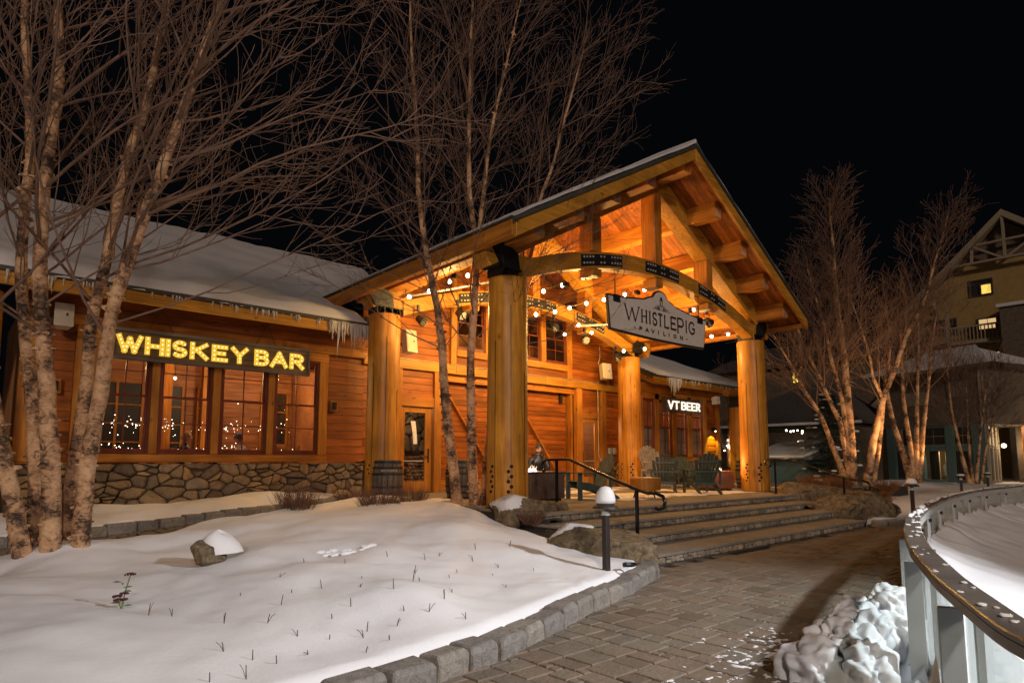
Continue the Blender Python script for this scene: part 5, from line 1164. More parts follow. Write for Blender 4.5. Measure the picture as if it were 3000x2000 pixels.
# ================================================================== boulders
def boulder(c, sx, sy, sz, rz, lab, seed, snow=None, tilt=0.0, mat='boulder'):
    t = thing('boulder', lab, 'boulder', c); n, m = 72, 44; V = []; F = []
    ca, sa = math.cos(rz), math.sin(rz); rr_ = random.Random(seed*7+1); PL = []
    for _ in range(22):
        v = Vector((rr_.gauss(0, 1), rr_.gauss(0, 1), rr_.gauss(0, 1))).normalized(); PL.append((v.x, v.y, v.z, rr_.uniform(.72, 1.0)))
    def pt(a, th, g=0.0):
        x, y, z = math.sin(th)*math.cos(a), math.sin(th)*math.sin(a), math.cos(th)
        k = min(pd/max(.2, px_*x+py_*y+pz_*z) for (px_, py_, pz_, pd) in PL); k = min(k, 1.15)*(1+.10*fn(x, y, z+seed, 1.2))
        k *= 1+.05*fn(x, y, z+seed*2, 3.0)+.05*abs(fn(x*.5, y*2, z*2+seed*3, 5))+.035*fn(x, y*2, z*2+seed, 12)
        q = lambda v: math.copysign(abs(v)**.8, v)
        x, y, z = q(x)*(sx+g)*k, q(y)*(sy+g)*k, q(z)*(sz+g)*k+tilt*x*0
        z += tilt*x
        return (c[0]+x*ca-y*sa, c[1]+x*sa+y*ca, c[2]+z)
    for i in range(m+1):
        for k in range(n): V.append(pt(2*PI*k/n, PI*i/m))
    F = [(i*n+k, (i+1)*n+k, (i+1)*n+(k+1) % n, i*n+(k+1) % n) for i in range(m) for k in range(n)]
    part('rock', MB().add(V, F), M[mat], t, smooth=True)
    if snow:
        V = []; (a0, a1, th1) = snow; nn = 30; mm = 14; F = []
        for i in range(mm+1):
            for k in range(nn+1):
                u = k/nn; v = i/mm; a = a0+(a1-a0)*u; th = th1*v; ed = min(1, min(u, 1-u)*7)*min(1, (1-v)*4) if (a1-a0) < 6.2 else min(1, (1-v)*4); V.append(pt(a, th*(1+.25*fn(a*1.3, 0, seed, 1.5)), -.015+.055*ed))
        F = [(i*(nn+1)+k, (i+1)*(nn+1)+k, (i+1)*(nn+1)+k+1, i*(nn+1)+k+1) for i in range(mm) for k in range(nn)]
        link('snow', np_mesh('snow', V, F, True), M['snow'], t)
    return t
boulder((8.05, 8.55, .45), .78, .5, .42, -.65, 'rounded boulder with a snow patch beside the front left column', 1, (2.0, 4.6, 1.15))
boulder((7.35, 6.35, .12), .50, 1.05, .46, .12, 'long sloping boulder with snow on its upper end along the left of the steps', 3, (.2, 2.9, 1.05), 0)
boulder((18.3, 7.7, .55), 1.15, .62, .34, -.5, 'long grey boulder beside the top right end of the steps', 5)
boulder((17.0, 6.15, .28), 1.1, .6, .42, -.75, 'brown mossy boulder beside the lower right end of the steps', 7)
boulder((2.22, 7.45, .48), .17, .13, .15, .4, 'small mossy stone capped by a snow hood in the garden bed', 9)
hd = MB(); V = []
for i in range(13):
    for k in range(24):
        a = 2*PI*k/24; th = PI*.56*i/12; V.append((2.33+.19*math.sin(th)*math.cos(a)+.1*(i/12)**2*(math.cos(a) > 0), 7.52+.17*math.sin(th)*math.sin(a), .52+.2*math.cos(th)*(1+.1*math.sin(a*2))))
hd.add(V, [(i*24+k, (i+1)*24+k, (i+1)*24+(k+1) % 24, i*24+(k+1) % 24) for i in range(12) for k in range(24)])
o = part('snow_hood', hd, M['snow'], None, smooth=True); tag(o, 'curling snow hood sitting on the small garden stone', 'snow')
# heather poking out of the hollow in the snow
hs = MB(); r_ = random.Random(4)
for i in range(34):
    a = r_.uniform(0, 6.28); q = .3*math.sqrt(r_.random()); x, y = 3.72+q*math.cos(a)*1.15, 7.15+q*math.sin(a)*.7; z = bedz(x, y)
    hs.ball((x, y, z+.015), r_.uniform(.03, .055), 8, 5, (1.6, .8, .55))
o = part('snow_tufts', hs, M['snow'], None, smooth=True); tag(o, 'small snow tufts bridging dark gaps in a hollow of the bed', 'snow'); stuff(o)
hb = part('bare_patch', MB().ball((3.66, 7.02, bedz(3.66, 7.02)-.005), .2, 16, 6, (1.1, .45, .12)), M['reed'], None); tag(hb, 'dark bare earth showing in the hollow of the snowy bed', 'earth'); stuff(hb)

# ================================================================== shrubs
def shrub(x, y, z, rad, h, n, lab, mat='bush', seed=1, snow=True, thick=.0045, fork=3):
    r = random.Random(seed); t = thing('bare_shrub', lab, 'shrub', (x, y, z)); mb = MB()
    for i in range(n):
        a = r.uniform(0, 2*PI); q = rad*.35*math.sqrt(r.random()); p = Vector((x+q*math.cos(a), y+q*math.sin(a), z-.05)); lean = r.uniform(.1, 1.0)*rad/h
        d = Vector((math.cos(a)*lean, math.sin(a)*lean, 1)).normalized(); L = h*r.uniform(.6, 1.08); pts = [p.copy()]
        for k in range(4): d = (d+Vector((r.uniform(-.2, .2), r.uniform(-.2, .2), .05))).normalized(); p = p+d*L/4; pts.append(p.copy())
        mb.tube(pts, [thick, thick*.9, thick*.8, thick*.6, thick*.3], 3, cap=False)
        for f in range(fork):
            b = pts[r.randint(1, 3)]; d2 = (d+Vector((r.uniform(-.7, .7), r.uniform(-.7, .7), .1))).normalized(); l2 = L*r.uniform(.2, .4)
            mb.tube([b, b+d2*l2*.5, b+(d2+Vector((0, 0, .3)))*l2], [thick*.6, thick*.5, thick*.25], 3, cap=False)
    stuff(part('branches', mb, M[mat], t))
    if snow:
        part('snow', MB().ball((x, y, z-.05), rad*.5, 16, 8, (1, 1, .38)), M['snow'], t, smooth=True)
    return t
shrub(4.95, 11.55, .5, .55, .62, 190, 'wide reddish bare shrub left of the oak barrel', seed=2)
shrub(6.05, 10.4, .52, .58, .58, 230, 'largest reddish bare shrub in front of the left rear column', seed=3)
shrub(6.6, 12.6, .5, .5, .5, 120, 'small bare shrub at the edge of the terrace by the oak barrel', seed=4)
shrub(7.1, 10.9, .55, .45, .5, 150, 'bare shrub left of the middle birch base before the glass door', seed=5)
shrub(8.35, 10.05, .55, .4, .3, 90, 'low bare shrub right of the middle birch base', seed=6)
shrub(7.35, 7.7, .5, .38, .27, 110, 'low snowy shrub between the two left boulders', seed=7, snow=False); 
shrub(17.5, 5.85, .4, .62, .42, 220, 'round bare shrub alone in the snow right of the steps', mat='bush2', seed=8)
shrub(20.4, 8.6, .5, .55, .62, 200, 'orange brown shrub just right of the front right column', mat='bush2', seed=9, snow=False, thick=.006); shrub(22.0, 8.4, .5, .7, .6, 220, 'orange brown shrub below the right handrail', mat='bush2', seed=10, snow=False, thick=.006)
shrub(24.0, 7.6, .45, .6, .5, 180, 'orange brown shrub left of the far birch trunks', mat='bush2', seed=11, snow=False, thick=.006)

# stubble and the sedum head in the snow
def pt2(px, py):  # unused placeholder kept simple
    return px, py
stub = [(1.25,5.55),(1.38,5.5),(2.05,5.75),(2.2,5.3),(2.4,5.55),(2.7,5.6),(1.9,4.9),(2.35,4.75),(2.6,4.95),(2.9,5.25),(3.1,5.6),(3.35,5.2),(3.6,5.5),(3.8,5.75),(4.1,5.6),(4.35,5.85),(3.2,6.2),(3.9,6.4),(4.3,6.3),(4.6,6.5),(4.9,6.2),(5.2,6.5),(2.9,4.6),(3.1,4.45),(1.6,4.35),(1.75,4.2),(1.95,4.25),(2.15,4.4),(2.4,4.3),(2.55,4.2),(2.75,4.35),(1.45,4.45),(2.0,4.55),(2.5,4.5),(3.4,4.7),(3.7,4.95),(4.7,5.6),(5.0,5.8),(5.3,5.5),(2.9,6.6),(2.5,6.1),(5.6,6.3),(4.45,5.1),(1.7,5.1),(3.0,4.95),(2.25,4.05),(1.3,4.1),(1.5,4.05),(3.3,4.3)]
r_ = random.Random(12)
for i, (x, y) in enumerate(stub):
    x += r_.uniform(-.05, .05); y += r_.uniform(-.05, .05); z = bedz(x, y); mb = MB(); h = r_.uniform(.02, .085)*(1.35 if r_.random() < .3 else 1)
    a = r_.uniform(0, 6.28); l = r_.uniform(0, .35); mb.tube([(x, y, z-.03), (x+l*h*math.cos(a)*.5, y+l*h*math.sin(a)*.5, z+h*.5), (x+l*h*math.cos(a), y+l*h*math.sin(a), z+h)], [.004, .0036, .0032], 5)
    if r_.random() < .4:
        a += r_.uniform(-1, 1); mb.tube([(x, y, z), (x+.03*math.cos(a), y+.03*math.sin(a), z+h*.7), (x+.055*math.cos(a), y+.055*math.sin(a), z+h*1.0)], .0022, 4)
    o = part('cut_stem', mb, M['reed'], None); o['label'] = 'short cut plant stem poking up through the garden snow'; o['category'] = 'plant stem'; o['group'] = 'cut stems in the garden snow'
fx, fy = 1.15, 6.02; fz = bedz(fx, fy)
t = thing('sedum', 'lone sedum plant with dark red flower heads and green leaves in the snow', 'plant', (fx, fy, fz))
part('stem', MB().tube([(fx, fy, fz-.02), (fx+.02, fy, fz+.12), (fx+.05, fy-.01, fz+.26)], .005, 5).tube([(fx, fy, fz), (fx-.03, fy, fz+.09)], .005, 5), M['leaf_g'], t)
for (dx, dz, s) in ((.05, .27, .03), (-.035, .105, .028), (.012, .12, .026), (-.02, .075, .03), (.02, .07, .022)):
    mb = MB(); r_ = random.Random(int(dx*1000)+9)
    for k in range(22): a = r_.uniform(0, 6.28); q = s*1.25*math.sqrt(r_.random()); mb.ball((fx+dx+q*math.cos(a), fy+q*math.sin(a), fz+dz-q*q*6+.004), .0085, 5, 4)
    part('flower_head', mb, M['flower'], t)
for k in range(9):
    a = k*1.1; zz = fz+.02+.012*k*(1 if k < 5 else 2.0); L = .05
    part('leaf', MB().add([(fx, fy, zz), (fx+L*math.cos(a)-.012*math.sin(a), fy+L*math.sin(a)+.012*math.cos(a), zz+.008), (fx+L*1.7*math.cos(a), fy+L*1.7*math.sin(a), zz), (fx+L*math.cos(a)+.012*math.sin(a), fy+L*math.sin(a)-.012*math.cos(a), zz+.008), (fx+L*math.cos(a), fy+L*math.sin(a), zz-.004)], [(0,3,2,1), (0,1,4), (1,2,4), (2,3,4), (3,0,4)]), M['leaf_g'], t)

# ================================================================== birches
class Tubes:
    def __init__(s): s.V = []; s.F = []; s.n = 0
    def add(s, P, R, k):
        P = np.asarray(P, float); m = len(P); T = np.gradient(P, axis=0); T /= np.linalg.norm(T, axis=1)[:, None]+1e-9
        ref = np.array([.31, .17, .93]); ref = ref if abs(T[0]@ref) < .9 else np.array([1., 0, 0]); A = np.cross(T, ref); A /= np.linalg.norm(A, axis=1)[:, None]+1e-9; B = np.cross(T, A)
        ang = 2*PI*np.arange(k)/k; R = np.asarray(R)[:, None, None]
        V = P[:, None, :]+R*(A[:, None, :]*np.cos(ang)[None, :, None]+B[:, None, :]*np.sin(ang)[None, :, None]); s.V.append(V.reshape(-1, 3))
        i = np.arange(m-1)[:, None]*k; j = np.arange(k)[None, :]; j2 = (j+1) % k; a = s.n+i+j; b = s.n+i+j2
        s.F.append(np.stack([a, b, b+k, a+k], -1).reshape(-1, 4)); s.n += m*k
    def obj(s, name, mat, parent): return link(name, np_mesh(name, np.concatenate(s.V), np.concatenate(s.F), True), mat, parent)
def smooth_path(pts, n):
    pts = np.array(pts, float); d = np.r_[0, np.cumsum(np.linalg.norm(np.diff(pts, axis=0), axis=1))]; s = np.linspace(0, d[-1], n)
    P = np.stack([np.interp(s, d, pts[:, i]) for i in range(3)], 1); Q = P.copy()
    for _ in range(2): Q[1:-1] = (Q[:-2]+2*Q[1:-1]+Q[2:])/4
    return Q, d[-1]
def rnd_unit(r): v = np.array([r.gauss(0, 1), r.gauss(0, 1), r.gauss(0, 1)]); return v/np.linalg.norm(v)
def grow(tb, p, d, L, r0, lvl, r, cfg, bias=None):
    n = (7, 6, 5)[lvl]; P = [p]; up = (cfg['up'], .08, .03)[lvl]
    for i in range(n):
        d = d+rnd_unit(r)*(.13, .17, .20)[lvl]+np.array([0, 0, up])
        if bias is not None and lvl == 0: d = d+bias*.05
        d /= np.linalg.norm(d); p = p+d*L/n; P.append(p)
    rr = np.linspace(r0, max(r0*.3, cfg['tip']), n+1); tb.add(P, rr, 3 if lvl else 4)
    if lvl < 2:
        nc = cfg['n'][lvl+1]; nc = int(nc*(.6+.6*min(1.3, L/cfg['L'][lvl]))+r.random())
        for c in range(nc):
            t = r.uniform(.18, 1.0)*n; i = min(n-1, int(t)); q = np.array(P[i])+(np.array(P[i+1])-np.array(P[i]))*(t-i); dd = np.array(P[i+1])-np.array(P[i]); dd /= np.linalg.norm(dd)
            v = rnd_unit(r); v -= dd*(v@dd); v /= np.linalg.norm(v)+1e-9; nd = dd*r.uniform(.75, 1.1)+v*r.uniform(.45, .8)
            grow(tb, q, nd/np.linalg.norm(nd), cfg['L'][lvl+1]*r.uniform(.55, 1.25)*(1.15-.5*t/n), r0*(.42, .5)[lvl], lvl+1, r, cfg)
def birch(lab, stems, seed, cfg, flakes=0, base=None, grp=None):
    """stems: list of (points, base radius, top extension height, first branch fraction, branch count)"""
    r = random.Random(seed); t = thing('birch_tree', lab, 'tree', base or stems[0][0][0], group=grp); tb = Tubes()
    for (pts, r0, ext, f0, nb, bias) in stems:
        pts = [np.array(q, float) for q in pts]
        if ext > 0:
            d = pts[-1]-pts[-3]; d = d/np.linalg.norm(d); k = max(2, int(ext/.7)); q = pts[-1]
            for i in range(k): d = d+rnd_unit(r)*.07+np.array([0, 0, .06]); d /= np.linalg.norm(d); q = q+d*ext/k; pts.append(q)
        P, L = smooth_path(pts, max(24, int(sum(np.linalg.norm(np.diff(np.array(pts), axis=0), axis=1))/.16))); m = len(P)
        P[1:-1, 0] += np.array([.012*fn(i*.33, seed, 0) for i in range(1, m-1)]); s = np.linspace(0, 1, m)
        R = r0*(1-.86*s**.85)+.002; R = R*(1+.07*np.array([fn(i*.5, seed*2, 1) for i in range(m)])); R[:2] *= (1.18, 1.07)
        k = 14; tk = Tubes(); tk.add(P, R, k); V = tk.V[0].reshape(m, k, 3)
        if flakes:
            c = P[:, None, :]; nz = np.array([[1+.07*fn(q*1.9, i*.45, seed)+.05*fn(q*4, i*1.3, seed+5) for q in range(k)] for i in range(m)]); V = c+(V-c)*nz[..., None]; tk.V[0] = V.reshape(-1, 3)
        tr = tk.obj('trunk', M['bark'], t)
        if flakes:   # peeling curls of bark
            FV = []; FF = []; cnt = 0
            for q in range(int(flakes*L)):
                u = r.random()**.75*min(.8, 5.0/L); i = u*(m-1); ii = int(i); c = P[ii]
                if fn(c[0]*2, c[1]*2, c[2]*1.6) < -.02+.25*r.random()*0: continue
                ax = P[min(ii+1, m-1)]-P[ii]; ax /= np.linalg.norm(ax); a = r.uniform(0, 6.28)
                x = np.cross(ax, [0, 1, 0]); x /= np.linalg.norm(x); y = np.cross(ax, x); rad = x*math.cos(a)+y*math.sin(a); tan = -x*math.sin(a)+y*math.cos(a); w_ = r.uniform(.008, .035); ln = r.uniform(.015, .06)*(1 if r.random() < .8 else 1.5); sgn = r.choice((-1, 1)); p0 = c+rad*R[ii]*1.0
                row = []
                for e in range(4):
                    th = e*.55; off = rad*(ln*math.sin(th)*.55)+tan*sgn*(ln*e/3*math.cos(th*.4)); row += [p0+off-ax*w_*(1-e*.2), p0+off+ax*w_*(1-e*.25)]
                FV += row; FF += [(cnt+2*e, cnt+2*e+1, cnt+2*e+3, cnt+2*e+2) for e in range(3)]; cnt += 8
            pk = link('bark_curls', np_mesh('bark_curls', FV, FF, True), M['bark'], tr); stuff(pk)
        for b in range(nb):
            u = f0+(1-f0)*(b+r.random())/nb; i = min(m-2, int(u*(m-1))); ax = P[i+1]-P[i]; ax /= np.linalg.norm(ax); a = b*2.4+r.uniform(-.5, .5)
            x = np.cross(ax, [0.1, 1, 0]); x /= np.linalg.norm(x); y = np.cross(ax, x); out = x*math.cos(a)+y*math.sin(a)
            if bias is not None: out = out+np.array(bias)*.55
            el = cfg['el'][0]+(cfg['el'][1]-cfg['el'][0])*u; d = out+ax*el; d /= np.linalg.norm(d)
            Lb = cfg['L'][0]*r.uniform(.6, 1.2)*(1.12-.62*((u-f0)/(1-f0+1e-6))**1.5); grow(tb, P[i]+out*R[i]*.3, d, Lb, min(R[i]*.55, cfg['r']*r.uniform(.7, 1.2)), 0, r, cfg, np.array(bias) if bias is not None else None)
    c = tb.obj('crown', M['twig'], t); return t
CF = dict(L=(3.2, 1.35, .62), n=(0, 7, 4), up=.03, tip=.003, r=.021, el=(.3, 1.3))
birch('left river birch clump with four peeling trunks rising out of the frame', [
  ([(0.97,8.9,0.15),(0.95,8.85,0.77),(0.91,8.79,1.43),(0.83,8.78,2.02),(0.79,8.76,2.46),(0.66,8.73,3.5),(0.64,8.67,4.04),(0.62,8.61,4.54),(0.64,8.51,5.11),(0.68,8.38,5.79),(0.62,8.35,6.4),(.55,8.3,7.1)], .108, 3.0, .28, 26, (.3,-.1,.05)),
  ([(1.24,8.9,0.15),(1.24,8.8,0.98),(1.24,8.71,1.58),(1.29,8.59,2.18),(1.32,8.41,3.27),(1.4,8.28,3.64),(1.54,8.05,4.38),(1.64,7.89,4.88),(1.74,7.73,5.36),(1.83,7.59,5.8),(2.0,7.3,6.74)], .10, 3.2, .28, 32, (.75,-.15,0)),
  ([(0.78,8.98,0.12),(0.62,8.97,1.0),(0.5,9.01,1.5),(0.41,9.04,1.86),(0.22,9.1,2.8),(0,9.2,4),(-.2,9.3,5.2)], .10, 3.5, .3, 20, (-.2,.1,0)),
  ([(0.86,9.3,0.25),(0.83,9.2,1.02),(0.76,9.2,1.9),(0.66,9.25,2.6),(0.52,9.2,3.6),(0.5,9.15,4.2),(0.5,9.0,5.2),(0.42,8.95,5.9),(.33,8.9,6.7)], .09, 3.2, .3, 26, (.2,.1,0)),
  ([(1.12,9.25,0.3),(1.17,9.1,1.6),(1.2,9.0,2.2),(1.19,8.85,3.2),(1.27,8.7,3.75),(1.34,8.55,4.7),(1.38,8.45,5.2),(1.5,8.25,5.6),(1.56,8.05,6.4),(1.62,7.9,7.2)], .088, 3.0, .3, 26, (.55,.1,0))],
  5, CF, flakes=38)
CC = dict(CF, L=(2.6, 1.15, .55), r=.016, n=(0, 6, 4), tip=.0035, el=(.35, 1.6))
birch('middle birch clump with three slender dark flaking trunks before the pavilion', [
  ([(7.91,10.48,0.4),(7.79,10.47,1.27),(7.62,10.48,2.27),(7.49,10.46,3.26),(7.45,10.42,3.74),(7.29,10.44,4.68),(7.04,10.5,5.81),(6.85,10.51,6.94),(6.77,10.44,7.96),(6.6,10.37,9.2)], .115, 2.2, .3, 34, (-.5,.1,0)),
  ([(8.17,10.24,0.4),(8.04,10.2,1.6),(7.96,10.13,2.6),(7.88,10.06,3.6),(7.87,9.92,4.68),(7.83,9.79,5.81),(7.65,9.82,6.75),(7.55,9.75,7.7),(7.46,9.6,9.2)], .11, 2.2, .3, 32, None),
  ([(7.83,9.79,5.9),(7.85,9.58,7.21),(7.87,9.42,8.2),(7.97,9.1,9.4)], .05, 2.0, .1, 20, (.4,-.3,0)),
  ([(8.5,10.4,0.42),(8.55,10.3,1.78),(8.63,10.17,2.81),(8.72,9.95,3.9),(8.81,9.75,4.69),(8.95,9.49,5.59),(9.04,9.3,6.37),(9.05,9.19,7.07),(9.21,8.96,7.74),(9.29,8.78,8.48)], .085, 2.2, .3, 32, (.5,-.4,0))],
  8, CC, flakes=34)
CR = dict(CF, L=(2.1, 1.0, .5), r=.018, n=(0, 6, 4), tip=.007, el=(.9, 2.0))
birch('tallest uplit birch clump right of the pavilion with a straight trunk and leaning side trunks', [
  ([(24.23,8.81,0.3),(24.02,8.7,2.52),(23.83,8.66,4.06),(23.66,8.64,5.23),(23.41,8.65,6.77),(23.24,8.64,7.93),(23.07,8.57,9.0)], .2, 1.8, .38, 46, None),
  ([(24.1,8.84,1.0),(23.74,8.9,2.9),(23.47,9.07,3.45),(23.18,9.21,4.22),(22.84,9.41,4.99),(22.48,9.6,5.92)], .11, 1.5, .4, 20, None),
  ([(23.99,8.95,0.9),(23.56,9.17,2.13),(23.2,9.35,3.14),(22.67,9.69,4.06),(22.33,9.89,4.84)], .11, 1.6, .4, 18, None),
  ([(24.02,8.76,1.9),(23.74,8.79,3.68),(23.4,8.93,4.84),(23.14,8.99,6.08),(22.92,9.09,6.77)], .11, 1.6, .3, 26, None)], 11, CR, flakes=10)
birch('uplit birch leaning right with a bright forked trunk beside the tallest far birch', [
  ([(25.56,8.84,0.3),(25.65,8.51,2.16),(25.82,8.1,3.93),(26.08,7.72,4.97),(26.32,7.33,6.26),(26.72,6.8,7.47),(26.85,6.46,8.8)], .16, 1.8, .42, 34, None),
  ([(25.73,8.66,0.4),(25.83,8.35,2.16),(25.83,8.11,3.76),(25.48,8.32,4.57),(25.29,8.35,5.54)], .11, 2.6, .4, 26, None)], 12, CR, flakes=10)
birch('three slim uplit birches in front of the teal shopfront', [
  ([(29.87,8.49,0.3),(29.46,8.65,1.78),(29.04,8.85,3.12),(28.74,8.92,4.46),(28.75,8.66,6.25)], .15, 2.0, .5, 18, None), ([(29.9,8.46,0.3),(29.63,8.44,2.23),(29.31,8.48,4.02),(29.12,8.4,5.8)], .13, 2.0, .5, 16, None),
  ([(29.97,8.4,0.3),(29.83,8.26,2.23),(29.68,8.02,4.91),(29.62,7.88,6.25)], .13, 1.8, .5, 16, None), ([(30.03,8.34,0.3),(30.0,8.04,2.68),(30.04,7.67,5.09),(30.02,7.52,6.25)], .12, 1.8, .5, 16, None)], 13, dict(CR, n=(0, 5, 4)), flakes=8)
birch('small unlit birch clump near the lit shop corner at the far right', [
  ([(35.29,7.69,0.2),(34.79,7.89,2.01),(34.37,8.02,3.81),(34.08,8.0,5.8)], .11, .5, .4, 16, None), ([(35.36,7.63,0.2),(35.07,7.6,2.31),(34.85,7.51,4.31)], .09, 1.2, .4, 14, None),
  ([(35.44,7.56,0.2),(35.44,7.34,1.81),(35.45,7.12,3.31)], .09, 2.0, .4, 16, (.3,-.3,0)), ([(35.6,7.4,0.2),(35.9,7.2,1.8),(36.2,6.8,3.6)], .08, 2.0, .4, 14, (.3,-.3,0))], 14, dict(CR, n=(0, 6, 4)))
birch('thin bare tree glowing between the beer wing and its round column', [([(27.3,15.3,.3),(27.2,15.2,2.4),(27.4,15.1,4)], .1, 1.2, .3, 14, None), ([(28.3,15.6,.3),(28.1,15.6,2.4),(28.5,15.5,3.8)], .1, 1, .3, 14, None)], 15, dict(CR, n=(0, 4, 3)))
for (x, y, z, e, d) in ((24.6, 7.4, .75, 600, (-.05, .45, 1.0)), (25.9, 7.3, .75, 560, (.0, .35, 1)), (30.1, 7.2, .7, 480, (0, .3, 1)), (27.3, 14.3, .5, 120, (0, .25, 1))):
    light('tree_uplight', 'SPOT', (x, y, z), e, (1, .55, .22), .08, d, 75, .6)

# fairy lights wound on the tree behind the beer wing
fl = MB(); r_ = random.Random(21)
for i in range(34): fl.ball((27.4+r_.uniform(-.6, 1.0), 15.0+r_.uniform(-.3, .3), r_.choice([2.1, 2.45, 2.2])+r_.uniform(-.15, .15)), r_.uniform(.03, .05), 6, 4)
o = part('fairy_and_reflected_lights', fl, M['fairy'], None); tag(o, 'cluster of fairy lights beside the round column of the beer wing', 'fairy lights'); stuff(o)
fl = MB()
for i in range(22): fl.ball((34.4+r_.uniform(-.5, .5), 15.3+r_.uniform(-.4, .4), r_.choice([3.1, 2.2, 2.4])+r_.uniform(-.12, .12)), r_.uniform(.04, .06), 6, 4)
o = part('fairy_and_reflected_lights', fl, M['fairy'], None); tag(o, 'two rows of fairy lights glowing just right of the front right column', 'fairy lights'); stuff(o)

# ================================================================== spruce
t = thing('spruce_tree', 'dark spruce with snow on its branches behind the far birch trunks', 'tree', (30.6, 12.0, .3))
part('trunk', MB().tube([(30.6, 12, .1), (30.6, 12, 4.6)], [.16, .02], 8), M['bush'], t)
NV = []; NF = []; SV = []; SF = []; r = random.Random(4); cn = 0; cs = 0
for q in range(330):
    u = r.random()**.8; z = .55+4.0*(1-u)*1.0 if False else .5+4.1*r.random(); R_ = 2.35*(1-(z-.5)/4.4)**.8; a = r.uniform(0, 6.28); L = R_*r.uniform(.7, 1.08); n = 9
    for k in range(n):
        s = (k+.5)/n*L; c = np.array([30.6+s*math.cos(a), 12+s*math.sin(a), z-.10*s*s/max(R_, .3)+.03*math.sin(k)]); wd = (.16+.34*(1-k/n))*.75
        for e in range(7):
            f = r.uniform(-1, 1); p = c+np.array([-math.sin(a)*f*wd, math.cos(a)*f*wd, -abs(f)*.06]); d = np.array([math.cos(a+f*.8), math.sin(a+f*.8), -.15]); sd = np.array([-d[1], d[0], 0])*.02; l = r.uniform(.09, .2)
            NV += [p-sd, p+sd, p+d*l+np.array([0, 0, -.02])]; NF.append((cn, cn+1, cn+2)); cn += 3
        if r.random() < .045 and k > 3:
            b = MB().ball(c+np.array([0, 0, .05]), r.uniform(.07, .17), 8, 5, (1.3, 1, .4)); SV += [np.array(v) for v in b.v]; SF += [tuple(i+cs for i in f) for f in b.f]; cs += len(b.v)
stuff(link('needles', np_mesh('needles', NV, NF), M['needle'], t))
me = bpy.data.meshes.new('snow'); me.from_pydata([tuple(v) for v in SV], [], SF); me.shade_smooth(); stuff(link('snow', me, M['snow'], t))
# ================================================================== rink
RAIL = [(1.2,-2.4),(1.45,-1.4),(1.85,-.55),(2.3,.08),(2.78,.48),(3.77,.93),(4.93,1.38),(6.13,1.77),(7.6,2.18),(9.1,2.5),(10.6,2.75),(11.9,2.94),(13.2,3.09),(14.8,3.22),(16.5,3.28),(18.5,3.22),(20.6,3.0),(24,2.3),(28,.8),(31,-1.2),(33,-3.5)]
RP, RL = smooth_path([(a, b, 0) for a, b in RAIL], 320)
def rail_at(s):
    i = min(len(RP)-2, max(0, s/RL*(len(RP)-1))); k = int(i); p = RP[k]+(RP[k+1]-RP[k])*(i-k); d = RP[min(k+1, len(RP)-1)]-RP[max(k-1, 0)]; d = d/np.linalg.norm(d); return p, d, np.array([d[1], -d[0], 0])   # n points to the rink
ZR = 0.92
def sweep(s0, s1, prof, step=.06):
    """prof: list of (offset toward rink, z) ccw"""
    n = max(2, int((s1-s0)/step)); k = len(prof); V = []
    for i in range(n+1):
        p, d, nn = rail_at(s0+(s1-s0)*i/n)
        for (o, z) in prof: V.append(tuple(p+nn*o+np.array([0, 0, z])))
    F = [(i*k+q, (i+1)*k+q, (i+1)*k+(q+1) % k, i*k+(q+1) % k) for i in range(n) for q in range(k)]+[tuple(range(k-1, -1, -1)), tuple(n*k+q for q in range(k))]
    return MB().add(V, F)
rk = thing('rink_fence', 'curved glass rink fence with metal posts and a wide handrail cap', 'fence', (4.23, 1.22, 0))
seg = 1.35; s = .2; k = 0
while s < RL-.3:
    e = min(s+2.7, RL)
    part('rail_cap', sweep(s+.002, e-.002, [(-.065, ZR-.028), (.065, ZR-.028), (.065, ZR), (-.065, ZR)]), M['bronze'], rk, .006)
    part('rail_skirt', sweep(s+.004, e-.004, [(-.062, ZR-.07), (-.055, ZR-.07), (-.055, ZR-.029), (-.062, ZR-.029)]), M['bronze'], rk); part('inner_skirt', sweep(s+.004, e-.004, [(.054, ZR-.10), (.062, ZR-.10), (.062, ZR-.029), (.054, ZR-.029)]), M['alu'], rk); s = e
s = 2.8; seg = 1.45
while s < RL-.4:
    p, d, nn = rail_at(s); up = np.array([0, 0, 1])
    fd = .10 if s < 7.6 else .04; a = p-nn*(.02+fd*.35); q = part('post', MB().bar(tuple(a), tuple(a+up*(ZR-.10)), fd, .03, tuple(d)), M['alu'], rk, .003)
    if fd > .1: part('post_cap', MB().bar(tuple(a-nn*fd*.52+up*(ZR-.094)), tuple(a+nn*fd*.52+up*(ZR-.094)), .04, .01), M['steel'], q)
    q2 = part('post_face', MB().bar(tuple(p+nn*.052), tuple(p+nn*.052+up*(ZR-.11)), .028, .05, tuple(d)), M['alu'], q)
    part('clamp', MB().bar(tuple(p+nn*.07+up*(ZR-.15)-d*.03), tuple(p+nn*.07+up*(ZR-.15)+d*.03), .03, .04), M['steel'], q)
    if s+seg < RL-.4: part('glass_panel', sweep(s+.035, s+seg-.035, [(-.004, .08), (.004, .08), (.004, ZR-.12), (-.004, ZR-.12)], .1), M['rinkglass'], rk); part('bottom_channel', sweep(s+.035, s+seg-.035, [(-.02, .02), (.02, .02), (.02, .078), (-.02, .078)], .1), M['alu'], rk)
    s += seg
    seg = 1.45 if s < 11 else 1.75
